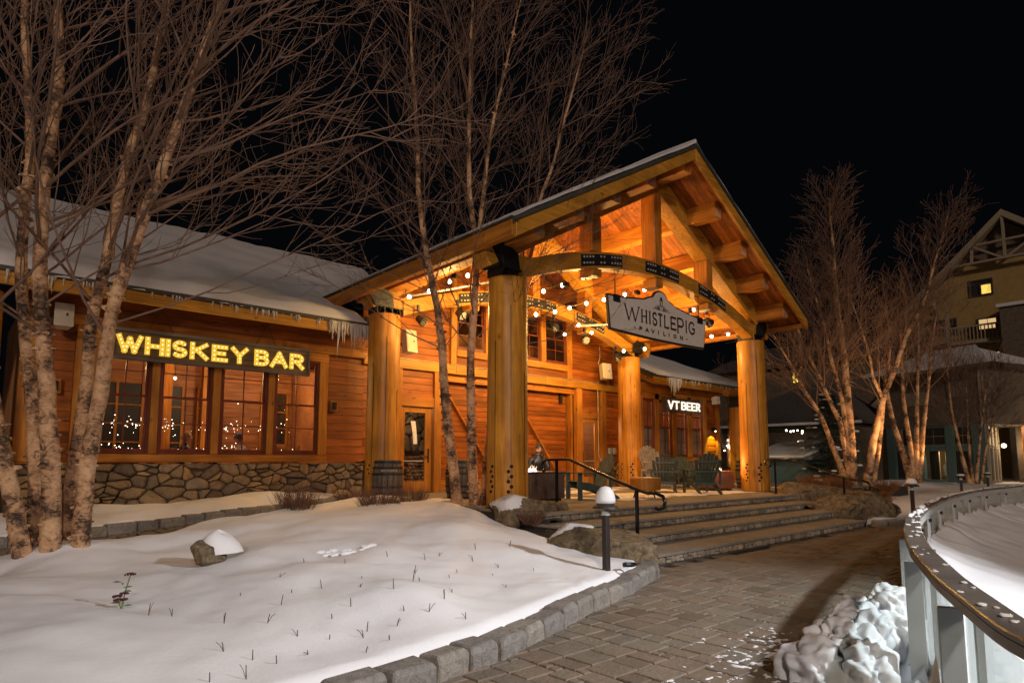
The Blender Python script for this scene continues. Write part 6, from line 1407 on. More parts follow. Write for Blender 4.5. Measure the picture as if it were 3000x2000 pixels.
# crusts of snow and ice left on the cap
sn = thing('rail_snow', 'lumps of snow and clear ice left along the rink handrail', 'snow', (4.2, 1.2, ZR)); r = random.Random(31)
for i in range(260):
    s_ = r.uniform(2.6, 19); 
    if s_ < 8.2 and r.random() < .72: continue
    p, d, nn = rail_at(s_); o = r.uniform(-.05, .05) if s_ < 10 else r.uniform(-.07, -.01); sz = r.uniform(.006, .022)*(1.6 if r.random() < .12 else 1); mb = MB(); c = (p+nn*o)
    mb.ball((c[0], c[1], ZR+.002), sz, 10, 6, (1.5, 1.1, .35 if s_ < 8.2 else .7))
    V = [(v[0]+.25*sz*fn(v[0]*30, v[1]*30, v[2]*30), v[1]+.25*sz*fn(v[1]*30, v[0]*30, 4), max(ZR+.001, v[2]+.5*sz*fn(v[0]*40, v[1]*40, 2))) for v in mb.v]; mb.v = V
    part('snow_lump', mb, M['icicle'] if s_ < 7 else M['snow'], sn, smooth=True)
stf = stuff
ICEP = [(1.0,-14)]+[(float(rail_at(RL*i/60)[0][0]), float(rail_at(RL*i/60)[0][1])) for i in range(61)]+[(34,-14)]
ice = structure(field('ice_rink', 0, 36, -14, 4, .14, lambda X, Y: .1+0*X, M['ice'], lambda Z, X, Y: sdist(X, Y, ICEP) > -.02))
n = 260; m = 12; V = []; F = []
for i in range(n+1):
    s_ = 1.0+(RL-1.2)*i/n; p, d, nn = rail_at(s_); hh = (.06+.36*min(1, max(0, (s_-7)/3.5)))*(1+.22*fn(s_*1.3, 0, 3)+.26*fn(s_*4, 0, 7)+.28*fn(s_*11, 1, 2)); wdt = .5+.9*min(1, max(0, (s_-5)/4))
    for j in range(m+1):
        t_ = j/m; o = .012+wdt*t_; z = .1+hh*(1-t_)**1.5*(1+.25*fn(s_*3, t_*4, 5)*(t_ > 0))-.01*(t_ > .96); V.append(tuple(p+nn*o+np.array([0, 0, z])))
for i in range(n):
    for j in range(m): a = i*(m+1)+j; F.append((a, a+1, a+m+2, a+m+1))
structure(link('rink_snowbank', np_mesh('rink_snowbank', V, F, True), M['snow']))
# snow outside the far fence
V = []; F = []; n = 140; m = 8
for i in range(n+1):
    s_ = 16.5+(RL-17)*i/n; p, d, nn = rail_at(s_); hh = .25*min(1, i/20)*(1+.3*fn(s_, 0, 1, 1.2)+.2*fn(s_*4, 0, 1))
    for j in range(m+1): t_ = j/m; V.append(tuple(p-nn*(.012+(.2+1.4*min(1, i/20))*t_)+np.array([0, 0, hh*(1-t_**2*.6)-(.4 if j == m else 0)])))
for i in range(n):
    for j in range(m): a = i*(m+1)+j; F.append((a, a+m+1, a+m+2, a+1))
structure(link('fence_snow', np_mesh('fence_snow', V, F, True), M['snow']))

# ================================================================== shovelled snow heap against the fence
hp = thing('snow_heap', 'heap of chunky shovelled snow blocks piled against the rink fence', 'snow heap', (4.9, 1.9, 0))
def chunk(c, r3, seed, amp=.42, sub=5):
    bm = bmesh.new(); bmesh.ops.create_icosphere(bm, subdivisions=sub, radius=1)
    for v in bm.verts:
        p = v.co.copy(); k = 1+amp*mnoise.noise(p*1.4+Vector((seed, 0, 0)))+amp*.55*mnoise.noise(p*3.1+Vector((0, seed, 0)))+amp*.10*mnoise.noise(p*5+Vector((0, 0, seed)))+amp*.05*mnoise.noise(p*14)-amp*.35*abs(mnoise.noise(p*2.2+Vector((seed, seed, 0))))
        q = Vector((math.copysign(abs(p.x)**.75, p.x), math.copysign(abs(p.y)**.75, p.y), math.copysign(abs(p.z)**.75, p.z))); v.co = Vector((c[0]+q.x*r3[0]*k, c[1]+q.y*r3[1]*k, c[2]+q.z*r3[2]*k))
    me = bpy.data.meshes.new('snow_chunk'); bm.to_mesh(me); bm.free(); me.shade_smooth(); return link('snow_chunk', me, M['snow'], hp)
r = random.Random(2)
CH = [(4.62,1.98,.05,.26,.2,.2),(4.98,1.98,.08,.30,.2,.22),(5.3,2.02,.10,.30,.2,.24),(4.85,1.75,.12,.26,.17,.2),(5.6,2.0,.20,.24,.18,.22),(5.75,1.86,.32,.20,.16,.17),(5.15,1.8,.2,.22,.15,.18),(5.45,1.72,.16,.2,.14,.2),
 (4.72,1.68,.06,.2,.14,.14),(5.25,1.95,.27,.2,.15,.15),(4.9,1.9,.22,.17,.13,.13),(5.5,2.18,.06,.16,.12,.12),(5.85,2.05,.08,.16,.13,.14)]
for i, (x, y, z, a, b, c) in enumerate(CH): chunk((x, y, z), (a*.95, b*.95, c*1.0), i*3.3+1)
mb = MB()
for i, (px, py, pz, pr) in enumerate(((3.25,.98,0,.22),(3.7,1.12,0,.26),(2.6,.8,-.02,.18))):
    pass
# drift creeping up the fence foot
V = []; F = []; n = 90; m = 10
for i in range(n+1):
    s_ = 4.2+3.4*i/n; p, d, nn = rail_at(s_); hh = (.10+.22*math.exp(-((s_-6.3)/.6)**2)+.30*math.exp(-((s_-5.0)/.16)**2))*(1+.25*fn(s_*2, 0, 9)); wd = .15+.1*fn(s_, 4, 4)
    for j in range(m+1): t_ = j/m; V.append(tuple(p-nn*(.03+wd*t_)+np.array([0, 0, hh*(1-t_)**1.6-.012*(t_ > .9)])))
for i in range(n):
    for j in range(m): a = i*(m+1)+j; F.append((a, a+m+1, a+m+2, a+1))
o = structure(link('fence_drift', np_mesh('fence_drift', V, F, True), M['snow']))

# ================================================================== background buildings
def wallf(P0, P1):
    P0 = Vector((P0[0], P0[1], 0)); P1 = Vector((P1[0], P1[1], 0)); e = (P1-P0).normalized(); nrm = Vector((-e.y, e.x, 0)); 
    if nrm.dot(-P0) < 0: nrm = -nrm      # toward the camera
    def bx(mb, u0, u1, z0, z1, d0, d1):
        c = lambda u, d, z: tuple(P0+e*u+nrm*d+Vector((0, 0, z)))
        pts = [c(u0, d0, z0), c(u1, d0, z0), c(u1, d1, z0), c(u0, d1, z0), c(u0, d0, z1), c(u1, d0, z1), c(u1, d1, z1), c(u0, d1, z1)]
        return mb.hexa(pts)
    return bx, (lambda u, d, z: tuple(P0+e*u+nrm*d+Vector((0, 0, z)))), (P1-P0).length
def farwin(par, bx, u0, u1, z0, z1, mat, frame, nx=2, nz=1, d=0.03, fw=.06, recess=True):
    f = MB(); bx(f, u0, u0+fw, z0, z1, -.02, d); bx(f, u1-fw, u1, z0, z1, -.02, d); bx(f, u0+fw, u1-fw, z1-fw, z1, -.02, d); bx(f, u0+fw, u1-fw, z0, z0+fw, -.02, d); w_ = part('window', f, M[frame], par)
    for i in range(nx):
        for j in range(nz):
            a = u0+fw+(u1-u0-2*fw)*i/nx; b = u0+fw+(u1-u0-2*fw)*(i+1)/nx; c = z0+fw+(z1-z0-2*fw)*j/nz; e_ = z0+fw+(z1-z0-2*fw)*(j+1)/nz
            mt = mat[(i+j*nx) % len(mat)] if isinstance(mat, (list, tuple)) else mat
            part('pane', bx(MB(), a+.015, b-.015, c+.015, e_-.015, -.012, .004), M[mt], w_)
    return w_
# teal fronted shop
A = (42.2, 13.2); B = (40.4, 8.0); bx, cc, Lw = wallf(A, B)
t = thing('teal_shop', 'two storey shop with teal painted front, dark shingled upper wall and snowy hipped roof', 'building', (41.3, 10.6, .2)); S = t
part('upper_wall', bx(MB(), -.4, Lw, 3.45, 6.5, -6, 0), M['darkwall'], S); part('plinth', bx(MB(), -.1, Lw, .0, .25, -.2, .12), M['slab'], S)
part('plinth_snow', bx(MB(), .4, 3.9, .255, .33, -.1, .25), M['snow'], S)
for a, b in ((0, .5), (1.53, 2.1), (3.46, 3.86), (4.85, Lw)): part('pilaster', bx(MB(), a, b, .25, 3.44, -.3, .05), M['teal'], S)
part('transom_beam', bx(MB(), .5, Lw, 2.12, 2.32, -.2, .03), M['teal'], S); part('sill', bx(MB(), .5, Lw, .25, .4, -.2, .04), M['teal'], S)
farwin(S, bx, .5, 1.53, 2.33, 3.40, ['frost', 'dark'], 'teal', 2, 2); farwin(S, bx, .5, 1.53, .41, 2.1, ['dark', 'frost'], 'teal', 2, 1)
farwin(S, bx, 2.1, 3.46, 2.33, 3.40, 'dark', 'teal', 2, 2); farwin(S, bx, 3.86, 4.85, 2.33, 3.4, 'dark', 'teal', 2, 2); farwin(S, bx, 3.86, 4.85, .41, 2.1, 'dark', 'teal', 1, 1)
w_ = farwin(S, bx, 2.1, 3.46, .41, 2.1, 'glass', 'teal', 2, 1)
part('lit_room', bx(bx(MB(), 2.62, 3.42, .4, 2.1, -1.2, -1.15), 2.1, 2.6, .4, 2.1, -.7, -.65), M['lit_room'], S); part('dark_room', bx(MB(), 2.1, 2.6, .4, 2.1, -.62, -.6), M['dark'], S)
light('shop_lamp', 'AREA', cc(3.0, -.6, 2.05), 9, (1, .78, .48), .6, (0, 0, -1))
o = thing('shop_coat', 'pale coat on a hanger in the lit teal shop window', 'coat', cc(3.15, -.5, 1)); part('coat', MB().prism([(0, 0), (.5, 0), (.55, .5), (.42, .75), (.3, .82), (.18, .75), (-.05, .5)], 1, -.05, .05), M['paper'], o, local=True); o.rotation_euler = (0, 0, math.radians(-109)); o.location = cc(2.9, -.6, .7)
for a, b, c_, d_ in ((3.7, 5.0, 4.9, 5.9), (1.2, 2.6, 4.6, 5.5)): farwin(S, bx, a, b, c_, d_, 'frost', 'darkwall', 3, 1)
e0 = [cc(-.8, .7, 6.55), cc(Lw+.8, .7, 6.55), cc(Lw-2.2, -3.5, 8.1), cc(1.0, -3.5, 8.1)]; e1 = [(p[0], p[1], p[2]+.18) for p in e0]
part('roof', MB().add(e0+e1, [(0,3,2,1), (4,5,6,7), (0,1,5,4), (1,2,6,5), (2,3,7,6), (3,0,4,7)]), M['snowr'], S); part('roof_side', MB().add([cc(Lw+.8, .7, 6.6), cc(Lw+.8, -7, 6.6), cc(Lw-2.2, -3.5, 8.1)], [(0,1,2)]), M['snowr'], S)
part('eave_board', bx(MB(), -.8, Lw+.8, 6.38, 6.54, .6, .68), M['darkwall'], S)
# its lit side wall with tall glazing and brackets
bx2, c2, L2 = wallf(B, (45.1, 8.1))
bx2 = wallf((40.4, 7.95), (45.1, 8.35))[0]; c2 = wallf((40.4, 7.95), (45.1, 8.35))[1]
part('side_wall_upper', bx2(MB(), .02, 4.7, 3.45, 6.5, -.2, 0), M['hoteltrim'], S)
for u in (.1, 1.5, 3.0, 4.4): part('glazing_post', bx2(MB(), u-.09, u+.09, .2, 3.44, -.1, .06), M['hoteltrim'], S)
for i, u in enumerate((.19, 1.59, 3.09)):
    farwin(S, bx2, u, u+1.22, 2.3, 3.4, ['dark', 'winlit2'], 'hoteltrim', 2, 2); farwin(S, bx2, u, u+1.22, .4, 2.25, ['winlit2', 'dark', 'winlit'], 'hoteltrim', 2, 1)
for i, u in enumerate((.6, 1.8, 3.0, 4.2)): part('roof_bracket', MB().tube([c2(u, .02, 5.0), c2(u, .25, 5.2), c2(u, .2, 5.7), c2(u, .5, 6.2)], .07, 6), M['hoteltrim'], S)
part('shingle_wall', wallf((45.1, 7.3), (50, 4.4))[0](MB(), 0, 6, .3, 3.7, -.3, 0), M['darkwall'], S)
bx3 = wallf((45.1, 7.3), (50, 4.4))[0]; r = random.Random(3)
for j in range(11):
    u = -.2*(j % 2)
    while u < 3.4:
        L = r.uniform(.3, .6); part('shingle', bx3(MB(), max(0, u), u+L-.02, .4+j*.3, .4+j*.3+.31, .01, .045+.004*(j % 3)), M['shing_o'], S) if u+L > .05 else None; u += L
part('shingle_wall_eave', bx3(MB(), -.4, 6, 3.75, 4.3, -.3, .5), M['snowr'], S)
wl = thing('shop_wall_lamp', 'bright white wall lamp at the corner of the glazed shop front', 'wall light', c2(4.3, .3, 2.6)); part('globe', MB().ball(c2(4.0, .3, 2.35), .13, 12, 8), M['lampw'], wl); part('arm', MB().tube([c2(4.0, .05, 2.5), c2(4.0, .3, 2.5)], .03, 6), M['steel'], wl)
light('shop_wall_lamp_light', 'POINT', c2(4.0, .6, 2.3), 60, (1, .72, .42), .15)
wl = thing('eave_lamp', 'small bright lamp under the eave above the orange shingle wall', 'wall light', (46.2, 6.0, 3.5)); part('globe', MB().ball((46.0, 6.3, 3.5), .07, 10, 6), M['lampw'], wl); light('eave_lamp_light', 'POINT', (45.8, 5.9, 3.3), 130, (1, .6, .3), .1)

# hotel with the big gable
H_ = thing('gabled_hotel', 'large mustard coloured hotel with truss gable, balconies and a few lit windows', 'building', (56, 10, 0)); XH = 56
def yb(mb, y0, y1, z0, z1, d0=0., d1=.2): return mb.box(XH-d1, XH-d0, y0, y1, z0, z1)
part('wall', MB().prism([(17.2, 0), (17.2, 11.4), (9.0, 18.4), (-2, 9), (-2, 0)][::1], 0, XH, XH+10), M['hotel'], H_)
for y0, z0, y1, z1 in ((17.6, 11.3, 9.0, 19.45), (9.0, 19.45, 0, 11.8)):
    part('roof_rake', MB().hexa([(XH-.9, y0, z0-.5), (XH-.9, y0, z0), (XH+10, y0, z0), (XH+10, y0, z0-.5), (XH-.9, y1, z1-.5), (XH-.9, y1, z1), (XH+10, y1, z1), (XH+10, y1, z1-.5)]), M['hoteltrim'], H_)
def gb(y0, z0, y1, z1, w_=.28, d=.7): part('gable_truss', MB().bar((XH-d, y0, z0), (XH-d, y1, z1), .15, w_, (1, 0, 0)), M['hoteltrim'], H_)
gb(12.3, 15.9, 5.7, 15.9, .34); gb(9, 15.9, 9, 18.9, .3); gb(10.6, 17.2, 7.4, 17.2); gb(10.8, 17.1, 9.1, 15.9); gb(7.2, 17.1, 8.9, 15.9); gb(11.0, 15.9, 10.9, 16.9)
part('gable_recess', MB().prism([(12.0, 16.0), (9.0, 18.8), (6.0, 16.0)], 0, XH-.05, XH-.02), M['darkwall'], H_)
part('brace', MB().bar((XH-.6, 13.9, 14.2), (XH-.1, 13.4, 12.6), .2, .25), M['hoteltrim'], H_)
def hw(y0, y1, z0, z1, mats, nx=2, nz=1, fm='hroof'):
    bxh = wallf((XH, y1), (XH, y0))[0]; return farwin(H_, bxh, 0, y1-y0, z0, z1, mats, fm, nx, nz, .08, .08)
hw(9.95, 11.4, 13.55, 14.8, ['dark', 'dark', 'winlit'][0:1], 1, 1); hw(10.0, 10.75, 13.6, 14.45, 'winlit', 1, 1)
hw(9.85, 11.05, 11.0, 11.9, 'winlit2', 2, 1); hw(12.3, 13.9, 10.9, 12.2, 'dark', 2, 1); hw(9.8, 10.35, 8.6, 9.4, 'winlit', 1, 1); hw(10.5, 11.1, 8.6, 9.3, 'winlit2', 1, 1)
for y0, y1, z in ((9.4, 12.6, 10.2), (12.7, 15, 10.4)):
    part('balcony_floor', MB().box(XH-1.3, XH-.01, y0, y1, z-.25, z), M['hoteltrim'], H_); part('balcony_rail', MB().box(XH-1.3, XH-1.2, y0, y1, z+.95, z+1.07), M['hoteltrim'], H_)
    for q in range(int((y1-y0)/.22)): part('baluster', MB().box(XH-1.28, XH-1.22, y0+.1+q*.22, y0+.16+q*.22, z, z+.95), M['hoteltrim'], H_)
part('stone_bay', MB().box(XH-2, XH, 4, 9.35, 0, 12.1), M['darkwall'], H_); part('bay_snow', MB().box(XH-2.2, XH, 4, 9.5, 12.12, 12.35), M['snowr'], H_)
part('posts', MB().box(XH-1.3, XH-1.0, 12.55, 12.75, 6, 13), M['hoteltrim'], H_)
# long hotel wing on the left
Wg = thing('hotel_wing', 'long dark hotel wing with three yellow lit windows behind the far birches', 'building', (50.5, 22, 0)); 
part('wall', MB().box(50.5, 60, 14.5, 30, 0, 9.1), M['darkwall'], Wg); part('roof', MB().prism([(50.0, 9.1), (60, 9.1), (58, 12)], 1, 14.3, 30.2) if False else MB().hexa([(50.0, 14.3, 9.1), (50.0, 30, 9.1), (60, 30, 9.1), (60, 14.3, 9.1), (50.0, 14.3, 9.3), (50.0, 30, 9.3), (60, 30, 12.5), (60, 14.3, 12.5)]), M['hroof'], Wg)
bxw = wallf((50.5, 30), (50.5, 14.5))[0]
farwin(Wg, bxw, 30-22.45, 30-21.85, 7.68, 8.62, 'winlit', 'hroof', 2, 1); farwin(Wg, bxw, 30-22.6, 30-21.5, 5.62, 6.5, 'winlit', 'hroof', 2, 1); farwin(Wg, bxw, 30-21.35, 30-21.0, 5.95, 6.45, 'winlit', 'hroof', 1, 1); farwin(Wg, bxw, 30-23.1, 30-22.75, 5.7, 6.45, 'dark', 'hroof', 1, 1)
part('balcony_rail', MB().box(50.0, 50.1, 22.3, 24.5, 5.5, 5.6).box(50.0, 50.5, 22.3, 24.5, 4.6, 4.75), M['hoteltrim'], Wg)
for q in range(10): part('baluster', MB().box(50.02, 50.08, 22.35+q*.22, 22.41+q*.22, 4.75, 5.5), M['hoteltrim'], Wg)
part('gable_edge', MB().bar((49.9, 16.6, 5.2), (49.9, 12.6, 9.0), .3, .4, (1, 0, 0)), M['hoteltrim'], Wg)
# low building with hip roof left of the birches
lo = thing('low_building', 'low dark building with snow edged hip roof behind the spruce', 'building', (38, 18, 0))
part('wall', MB().hexa([(38.6, 22, 0), (38.6, 13.6, 0), (44, 13.6, 0), (44, 22, 0), (38.6, 22, 3.6), (38.6, 13.6, 3.6), (44, 13.6, 3.6), (44, 22, 3.6)]), M['darkwall'], lo)
part('roof', MB().add([(38.0, 23, 3.65), (38.0, 13.2, 3.65), (46, 13.2, 3.65), (46, 23, 3.65), (42, 18.2, 6.4), (42, 16.0, 6.4)], [(0,1,5,4), (1,2,5), (2,3,4,5), (3,0,4), (3,2,1,0)]), M['hroof'], lo); part('eave_snow', MB().box(37.9, 38.0, 13.1, 23, 3.62, 3.78), M['snowr'], lo)
for z in np.arange(.4, 3.4, .45): part('siding_course', MB().box(38.55, 38.59, 13.6, 22, z, z+.43), M['darkwall'], lo)
sh = thing('grey_shed', 'small grey shed with smooth snow on its roof right of the front column', 'shed', (30.5, 14, .3))
part('wall', MB().box(29.9, 32.5, 12.9, 15, .2, 1.55), M['alu'] if False else M['teal'], sh); part('roof', MB().hexa([(29.2, 12.6, 1.62), (29.2, 15.4, 1.62), (32.8, 15.4, 2.25), (32.8, 12.6, 2.25), (29.2, 12.6, 1.74), (29.2, 15.4, 1.74), (32.8, 15.4, 2.5), (32.8, 12.6, 2.5)]), M['snow'], sh, .05)
part('gable', MB().hexa([(29.9, 12.88, 1.56), (32.5, 12.88, 1.56), (32.5, 12.95, 1.56), (29.9, 12.95, 1.56), (29.9, 12.88, 1.7), (32.5, 12.88, 2.15), (32.5, 12.95, 2.15), (29.9, 12.95, 1.7)]), M['alu'], sh)

# ================================================================== people
def skin_body(name, pts, edges, radii, mat, parent, sub=2):
    me = bpy.data.meshes.new(name); me.from_pydata(pts, edges, []); o = bpy.data.objects.new(name, me); COL.objects.link(o); me.materials.append(mat)

    o.modifiers.new('skin', 'SKIN'); s = o.modifiers.new('sub', 'SUBSURF'); s.levels = sub; s.render_levels = sub
    for i, r in enumerate(radii):
        v = me.skin_vertices[0].data[i]; v.radius = r if hasattr(r, '__len__') else (r, r); v.use_root = (i == 0)
    o.parent = parent; return o
def head(parent, c, yaw, pitch, hair, beard=False, glasses=False, cap=None, long=False, s=1.0):
    """head at neck top c in the person's local space, looking -Y before yaw"""
    hd = bpy.data.objects.new('head', None); 
    n, m = 28, 20; V = []
    for i in range(m+1):
        th = PI*i/m
        for k in range(n):
            a = 2*PI*k/n; x, y, z = math.sin(th)*math.cos(a), math.sin(th)*math.sin(a), math.cos(th)
            X = x*.075; Y = y*.095; Z = z*.118
            if z < 0: X *= 1-.32*z*z; Y *= 1-.12*z*z
            if y < 0:   # face plane, eye sockets, nose, mouth, chin
                Y *= .93; Y += .010*math.exp(-((abs(X)-.032)/.014)**2-((Z-.012)/.014)**2); Y -= .024*math.exp(-(X/.011)**2-((Z+.018)/.018)**2); Y -= .012*math.exp(-(X/.012)**2-((Z-.005)/.03)**2)
                Y -= .008*math.exp(-(X/.022)**2-((Z+.052)/.008)**2); Y -= .010*math.exp(-(X/.025)**2-((Z+.09)/.015)**2)
            V.append((X, Y, Z))
    F = [(i*n+k, (i+1)*n+k, (i+1)*n+(k+1) % n, i*n+(k+1) % n) for i in range(m) for k in range(n)]
    R = Matrix.Translation(Vector(c)) @ Matrix.Rotation(yaw, 4, 'Z') @ Matrix.Rotation(pitch, 4, 'X') @ Matrix.Translation((0, 0, .10)) @ Matrix.Scale(s, 4)
    def P(nm, mb, mat, sm=True):
        mb.v = [tuple(R @ Vector(v)) for v in mb.v]; return part(nm, mb, mat, parent, smooth=sm, local=True)
    h = P('head', MB().add(V, F), M['skin'])
    def hm(v0, par='hair'):
        mb = MB(); VV = []; FF = []; nn, mm = 28, 12
        for i in range(mm+1):
            th = PI*.62*i/mm
            for k in range(nn):
                a = 2*PI*k/nn; front = max(0, -math.sin(a)); t2 = th*(1-.42*front); x, y, z = math.sin(t2)*math.cos(a), math.sin(t2)*math.sin(a), math.cos(t2); q = 1.07+.03*mnoise.noise(Vector((x*5, y*5, z*5))); VV.append((x*.077*q, y*.098*q+.004, z*.122*q+.006*(z > .8)))
        FF = [(i*nn+k, (i+1)*nn+k, (i+1)*nn+(k+1) % nn, i*nn+(k+1) % nn) for i in range(mm) for k in range(nn)]; return mb.add(VV, FF)
    P('hair', hm(0), hair)
    if long: P('hair_length', MB().tube([(0, .075, .03), (0, .10, -.08), (0, .085, -.2), (.01, .06, -.3)], [.07, .085, .075, .03], 12), hair)
    if beard: P('beard', MB().ball((0, -.045, -.075), .058, 16, 10, (.98, .75, .72)), hair); 
    if beard: P('moustache', MB().tube([(-.028, -.091, -.045), (0, -.101, -.038), (.028, -.091, -.045)], .006, 6), hair)
    for sx in (-1, 1):
        P('eye', MB().ball((sx*.031, -.077, .012), .0095, 8, 6), M['black']); P('ear', MB().ball((sx*.076, .005, -.005), .022, 10, 6, (.35, .75, 1.2)), M['skin']); P('eyebrow', MB().tube([(sx*.017, -.091, .034), (sx*.033, -.090, .039), (sx*.048, -.080, .034)], .0035, 5), hair)
        if glasses: P('glasses', MB().tube([(sx*(.034)+.021*math.cos(q), -.099, .010+.017*math.sin(q)) for q in np.linspace(0, 6.28, 15)], .0024, 5, cap=False).tube([(sx*.055, -.098, .014), (sx*.078, -.06, .014), (sx*.079, .0, .01)], .002, 5), M['black'])
    P('mouth', MB().tube([(-.02, -.093, -.053), (0, -.099, -.054), (.02, -.093, -.053)], .0035, 6), mat_plain('lips', (.32, .12, .09), .5))
    if cap: P('cap', MB().lathe([(.084, .028), (.088, .05), (.078, .1), (.045, .13), (.005, .138)], (0, .006, 0), 20), cap); P('cap_brim', MB().prism([(-.06, -.075), (-.045, -.14), (0, -.155), (.045, -.14), (.06, -.075)], 2, .03, .037), cap)
    return h
def hand(parent, p, d, mat, s=1.0):
    p = Vector(p); d = Vector(d).normalized(); sd = d.cross(Vector((0, 0, 1))).normalized(); dn = Vector((0, 0, -1))
    pts = [p, p+d*.05*s]; ed = [(0, 1)]; rad = [(.026, .016), (.032, .015)]
    for i, (o, L) in enumerate(((-.027, .075), (-.009, .084), (.009, .08), (.027, .066))):
        b = len(pts); q0 = p+d*.075*s+sd*o*s; pts += [q0, q0+d*L*.5*s+dn*.01, q0+d*L*.85*s+dn*.03]; ed += [(1, b), (b, b+1), (b+1, b+2)]; rad += [.0095, .0085, .007]
    b = len(pts); q0 = p+d*.03*s-sd*.03*s; pts += [q0, q0+d*.035*s-sd*.02*s, q0+d*.06*s-sd*.022*s+dn*.01]; ed += [(0, b), (b, b+1), (b+1, b+2)]; rad += [.012, .0105, .009]
    return skin_body('hand', [tuple(v) for v in pts], ed, [r if hasattr(r, '__len__') else r for r in rad], mat, parent, 1)
def seated(lab, loc, rz, top, hair, legs=True, reach=(.0, -.42, .62), lean=.12, **hk):
    t = thing('person', lab, 'person', loc, rz)
    # pelvis at seat height .45; faces -Y; forearms rest forward
    pel = (0, 0, .50); ch = (0, -lean*.5, .78); nk = (0, -lean, 1.02); P = [pel, (0, -lean*.25, .64), ch, (0, -lean*.9, .95), nk, (0, -lean*1.1, 1.08)]; E = [(0,1),(1,2),(2,3),(3,4),(4,5)]; R = [(.17,.13),(.165,.12),(.185,.125),(.13,.10),(.065,.065),(.055,.055)]
    for s in (-1, 1):
        b = len(P); P += [(s*.19, -lean*.9, .94), (s*.25, -lean-.05, .70), (s*.17+reach[0], reach[1]*.75, reach[2]+.03), (s*.11+reach[0], reach[1], reach[2])]; E += [(3, b), (b, b+1), (b+1, b+2), (b+2, b+3)]; R += [.075, .058, .048, .038]
        b = len(P); P += [(s*.10, -.12, .50), (s*.14, -.46, .50), (s*.14, -.50, .12), (s*.14, -.60, .05)]; E += [(0, b), (b, b+1), (b+1, b+2), (b+2, b+3)]; R += [.10, .075, .055, .045]
    body = skin_body('body', P, E, R, top, t)
    skin_body('neck', [(0, -lean, 1.0), (0, -lean*1.15, 1.12)], [(0, 1)], [.055, .05], M['skin'], t, 1)
    yw_, pt_ = hk.pop('yaw', 0), hk.pop('pitch', 0); head(t, (0, -lean*1.25, 1.10), yw_, pt_, hair, **hk)
    for s in (-1, 1): hand(t, (s*.11+reach[0], reach[1]-.01, reach[2]), (-s*.2, -1, -.05), M['skin'])
    return t
yawc = math.atan2(11.35, 10.85)-PI/2+PI   # facing the camera
man = seated('bearded man in glasses and black winter jacket seated behind the square fire pit table', (10.98, 11.28, .60), math.atan2(-11.28, -10.98)+PI/2+.1, M['jacket'], M['hair'], pitch=.28, yaw=.12, beard=True, glasses=True, lean=.22, reach=(0, -.40, .66), s=1.12)
hdn = MB().tube([(-.14, .06, 1.0), (0, .10, 1.06), (.14, .06, 1.0)], [.05, .075, .05], 10); part('hood', hdn, M['jacket'], man, smooth=True, local=True)
def simple_chair(x, y, z, rz, lab, grp=None, cat='chair'):
    t = thing('wooden_chair', lab, cat, group=grp)
    part('seat', MB().box(-.21, .21, -.21, .21, .43, .46), M['woodx'], t, .006, local=True)
    for sx in (-1, 1):
        for sy in (-1, 1): part('leg', MB().box(sx*.18-.02, sx*.18+.02, sy*.18-.02, sy*.18+.02, 0, .43 if sy < 0 else .95), M['woodz'], t, local=True)
    for k in range(4): part('back_spindle', MB().box(-.12+k*.08-.01, -.12+k*.08+.01, .17, .19, .5, .88), M['woodz'], t, local=True)
    part('back_top', MB().box(-.2, .2, .165, .2, .88, .96), M['woodx'], t, .01, local=True); t.location = (x, y, z); t.rotation_euler = (0, 0, rz); return t
simple_chair(11.0, 11.3, .6, math.atan2(-11.28, -10.98)+PI/2+.1, 'wooden chair that the man in the black jacket sits on')
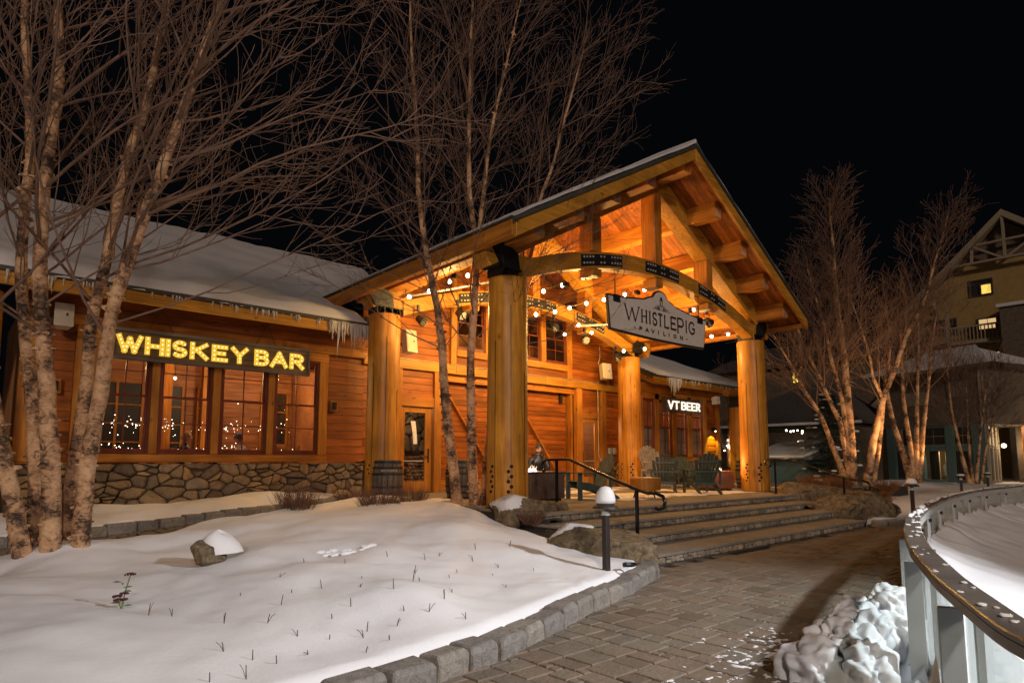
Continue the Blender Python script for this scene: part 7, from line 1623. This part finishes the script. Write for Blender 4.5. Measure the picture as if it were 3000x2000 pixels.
# inside the bar: floor is 0.6, raised on high chairs
seated('woman with tied fair hair seated behind the second whiskey bar window', (4.15, 16.4, .86), PI/2, M['jacket'], M['blond'], long=False, lean=.1, s=1.1)
seated('man in blue cap and pale shirt leaning on the table behind the third bar window', (5.75, 16.5, .86), -PI/2, M['shirt'], M['hair'], cap=mat_plain('blue_cap', (.06, .08, .16), .7), lean=.2, reach=(0, -.5, .70), s=1.1)
tb_ = thing('bar_table', 'wooden table between the two seated guests in the whiskey bar', 'table', (4.95, 16.45, .6)); part('top', MB().box(4.5, 5.35, 16.05, 16.9, 1.52, 1.56), M['woodx'], tb_, .008); part('pedestal', MB().box(4.9, 5.0, 16.4, 16.5, .62, 1.52), M['steel'], tb_); part('foot', MB().box(4.65, 5.25, 16.2, 16.7, .6, .62), M['steel'], tb_)
for i, (x, y, rz, lab) in enumerate(((4.18, 16.4, PI/2, 'chair under the woman with fair hair in the bar'), (5.72, 16.5, -PI/2, 'chair under the man in the blue cap in the bar'), (6.25, 15.95, PI/2, 'leftmost empty chair behind the fourth whiskey bar window'), (6.62, 16.1, PI/2+.2, 'middle empty chair behind the fourth whiskey bar window'), (6.95, 15.9, PI/2-.1, 'rightmost empty chair behind the fourth whiskey bar window'))):
    c = simple_chair(x, y, .6, rz, lab, 'wooden bar chairs'); c.scale = (1, 1, 1.35 if i > 1 else 1.25)
# a hanging jacketed guest seen through door two
seated('guest in dark clothes seen through the right glass door', (17.3, 16.3, .95), .4, M['jacket'], M['hair'], lean=.05, s=1.1)
simple_chair(17.3, 16.35, .6, .4, 'tall chair under the guest behind the right glass door').scale = (1, 1, 1.7)
light('hall_lamp', 'POINT', (17.2, 15.9, 2.75), 50, (1, .66, .35), .08); light('hearth_lamp', 'POINT', (10.2, 16.2, 3.2), 26, (1, .72, .42), .08)

# ================================================================== pavilion floods (hung behind the front truss and on the columns) and wall washers
for (x, y, z, e, d, sp) in ((10.4, 9.75, 5.55, 560, (.15, .8, .55), 150), (13.1, 9.75, 5.85, 560, (0, .8, .5), 150), (15.9, 9.75, 5.6, 560, (-.15, .8, .55), 150)):
    t = thing('flood_light', {10.4: 'small black flood lamp behind the left part of the front arch', 13.1: 'small black flood lamp behind the middle of the front arch', 15.9: 'small black flood lamp behind the right part of the front arch'}[x], 'spotlight', (x, y, z), group='flood lamps behind the front arch')
    part('housing', MB().box(x-.09, x+.09, y-.06, y+.02, z-.05, z+.05), M['steel'], t, .008)
    light('flood_beam', 'SPOT', (x, y+.05, z+.02), e*1.0, (1, .58, .15), .06, d, sp, .6)

for (x, y, z, e) in ((8.9, 12.2, 5.2, 110), (10.6, 12.9, 5.0, 120), (12.6, 10.9, 5.3, 130), (15.2, 12.6, 4.9, 140), (17.2, 10.6, 5.0, 130)):
    light('festoon_glow', 'POINT', (x, y, z), e*1.25, (1, .58, .17), .12)
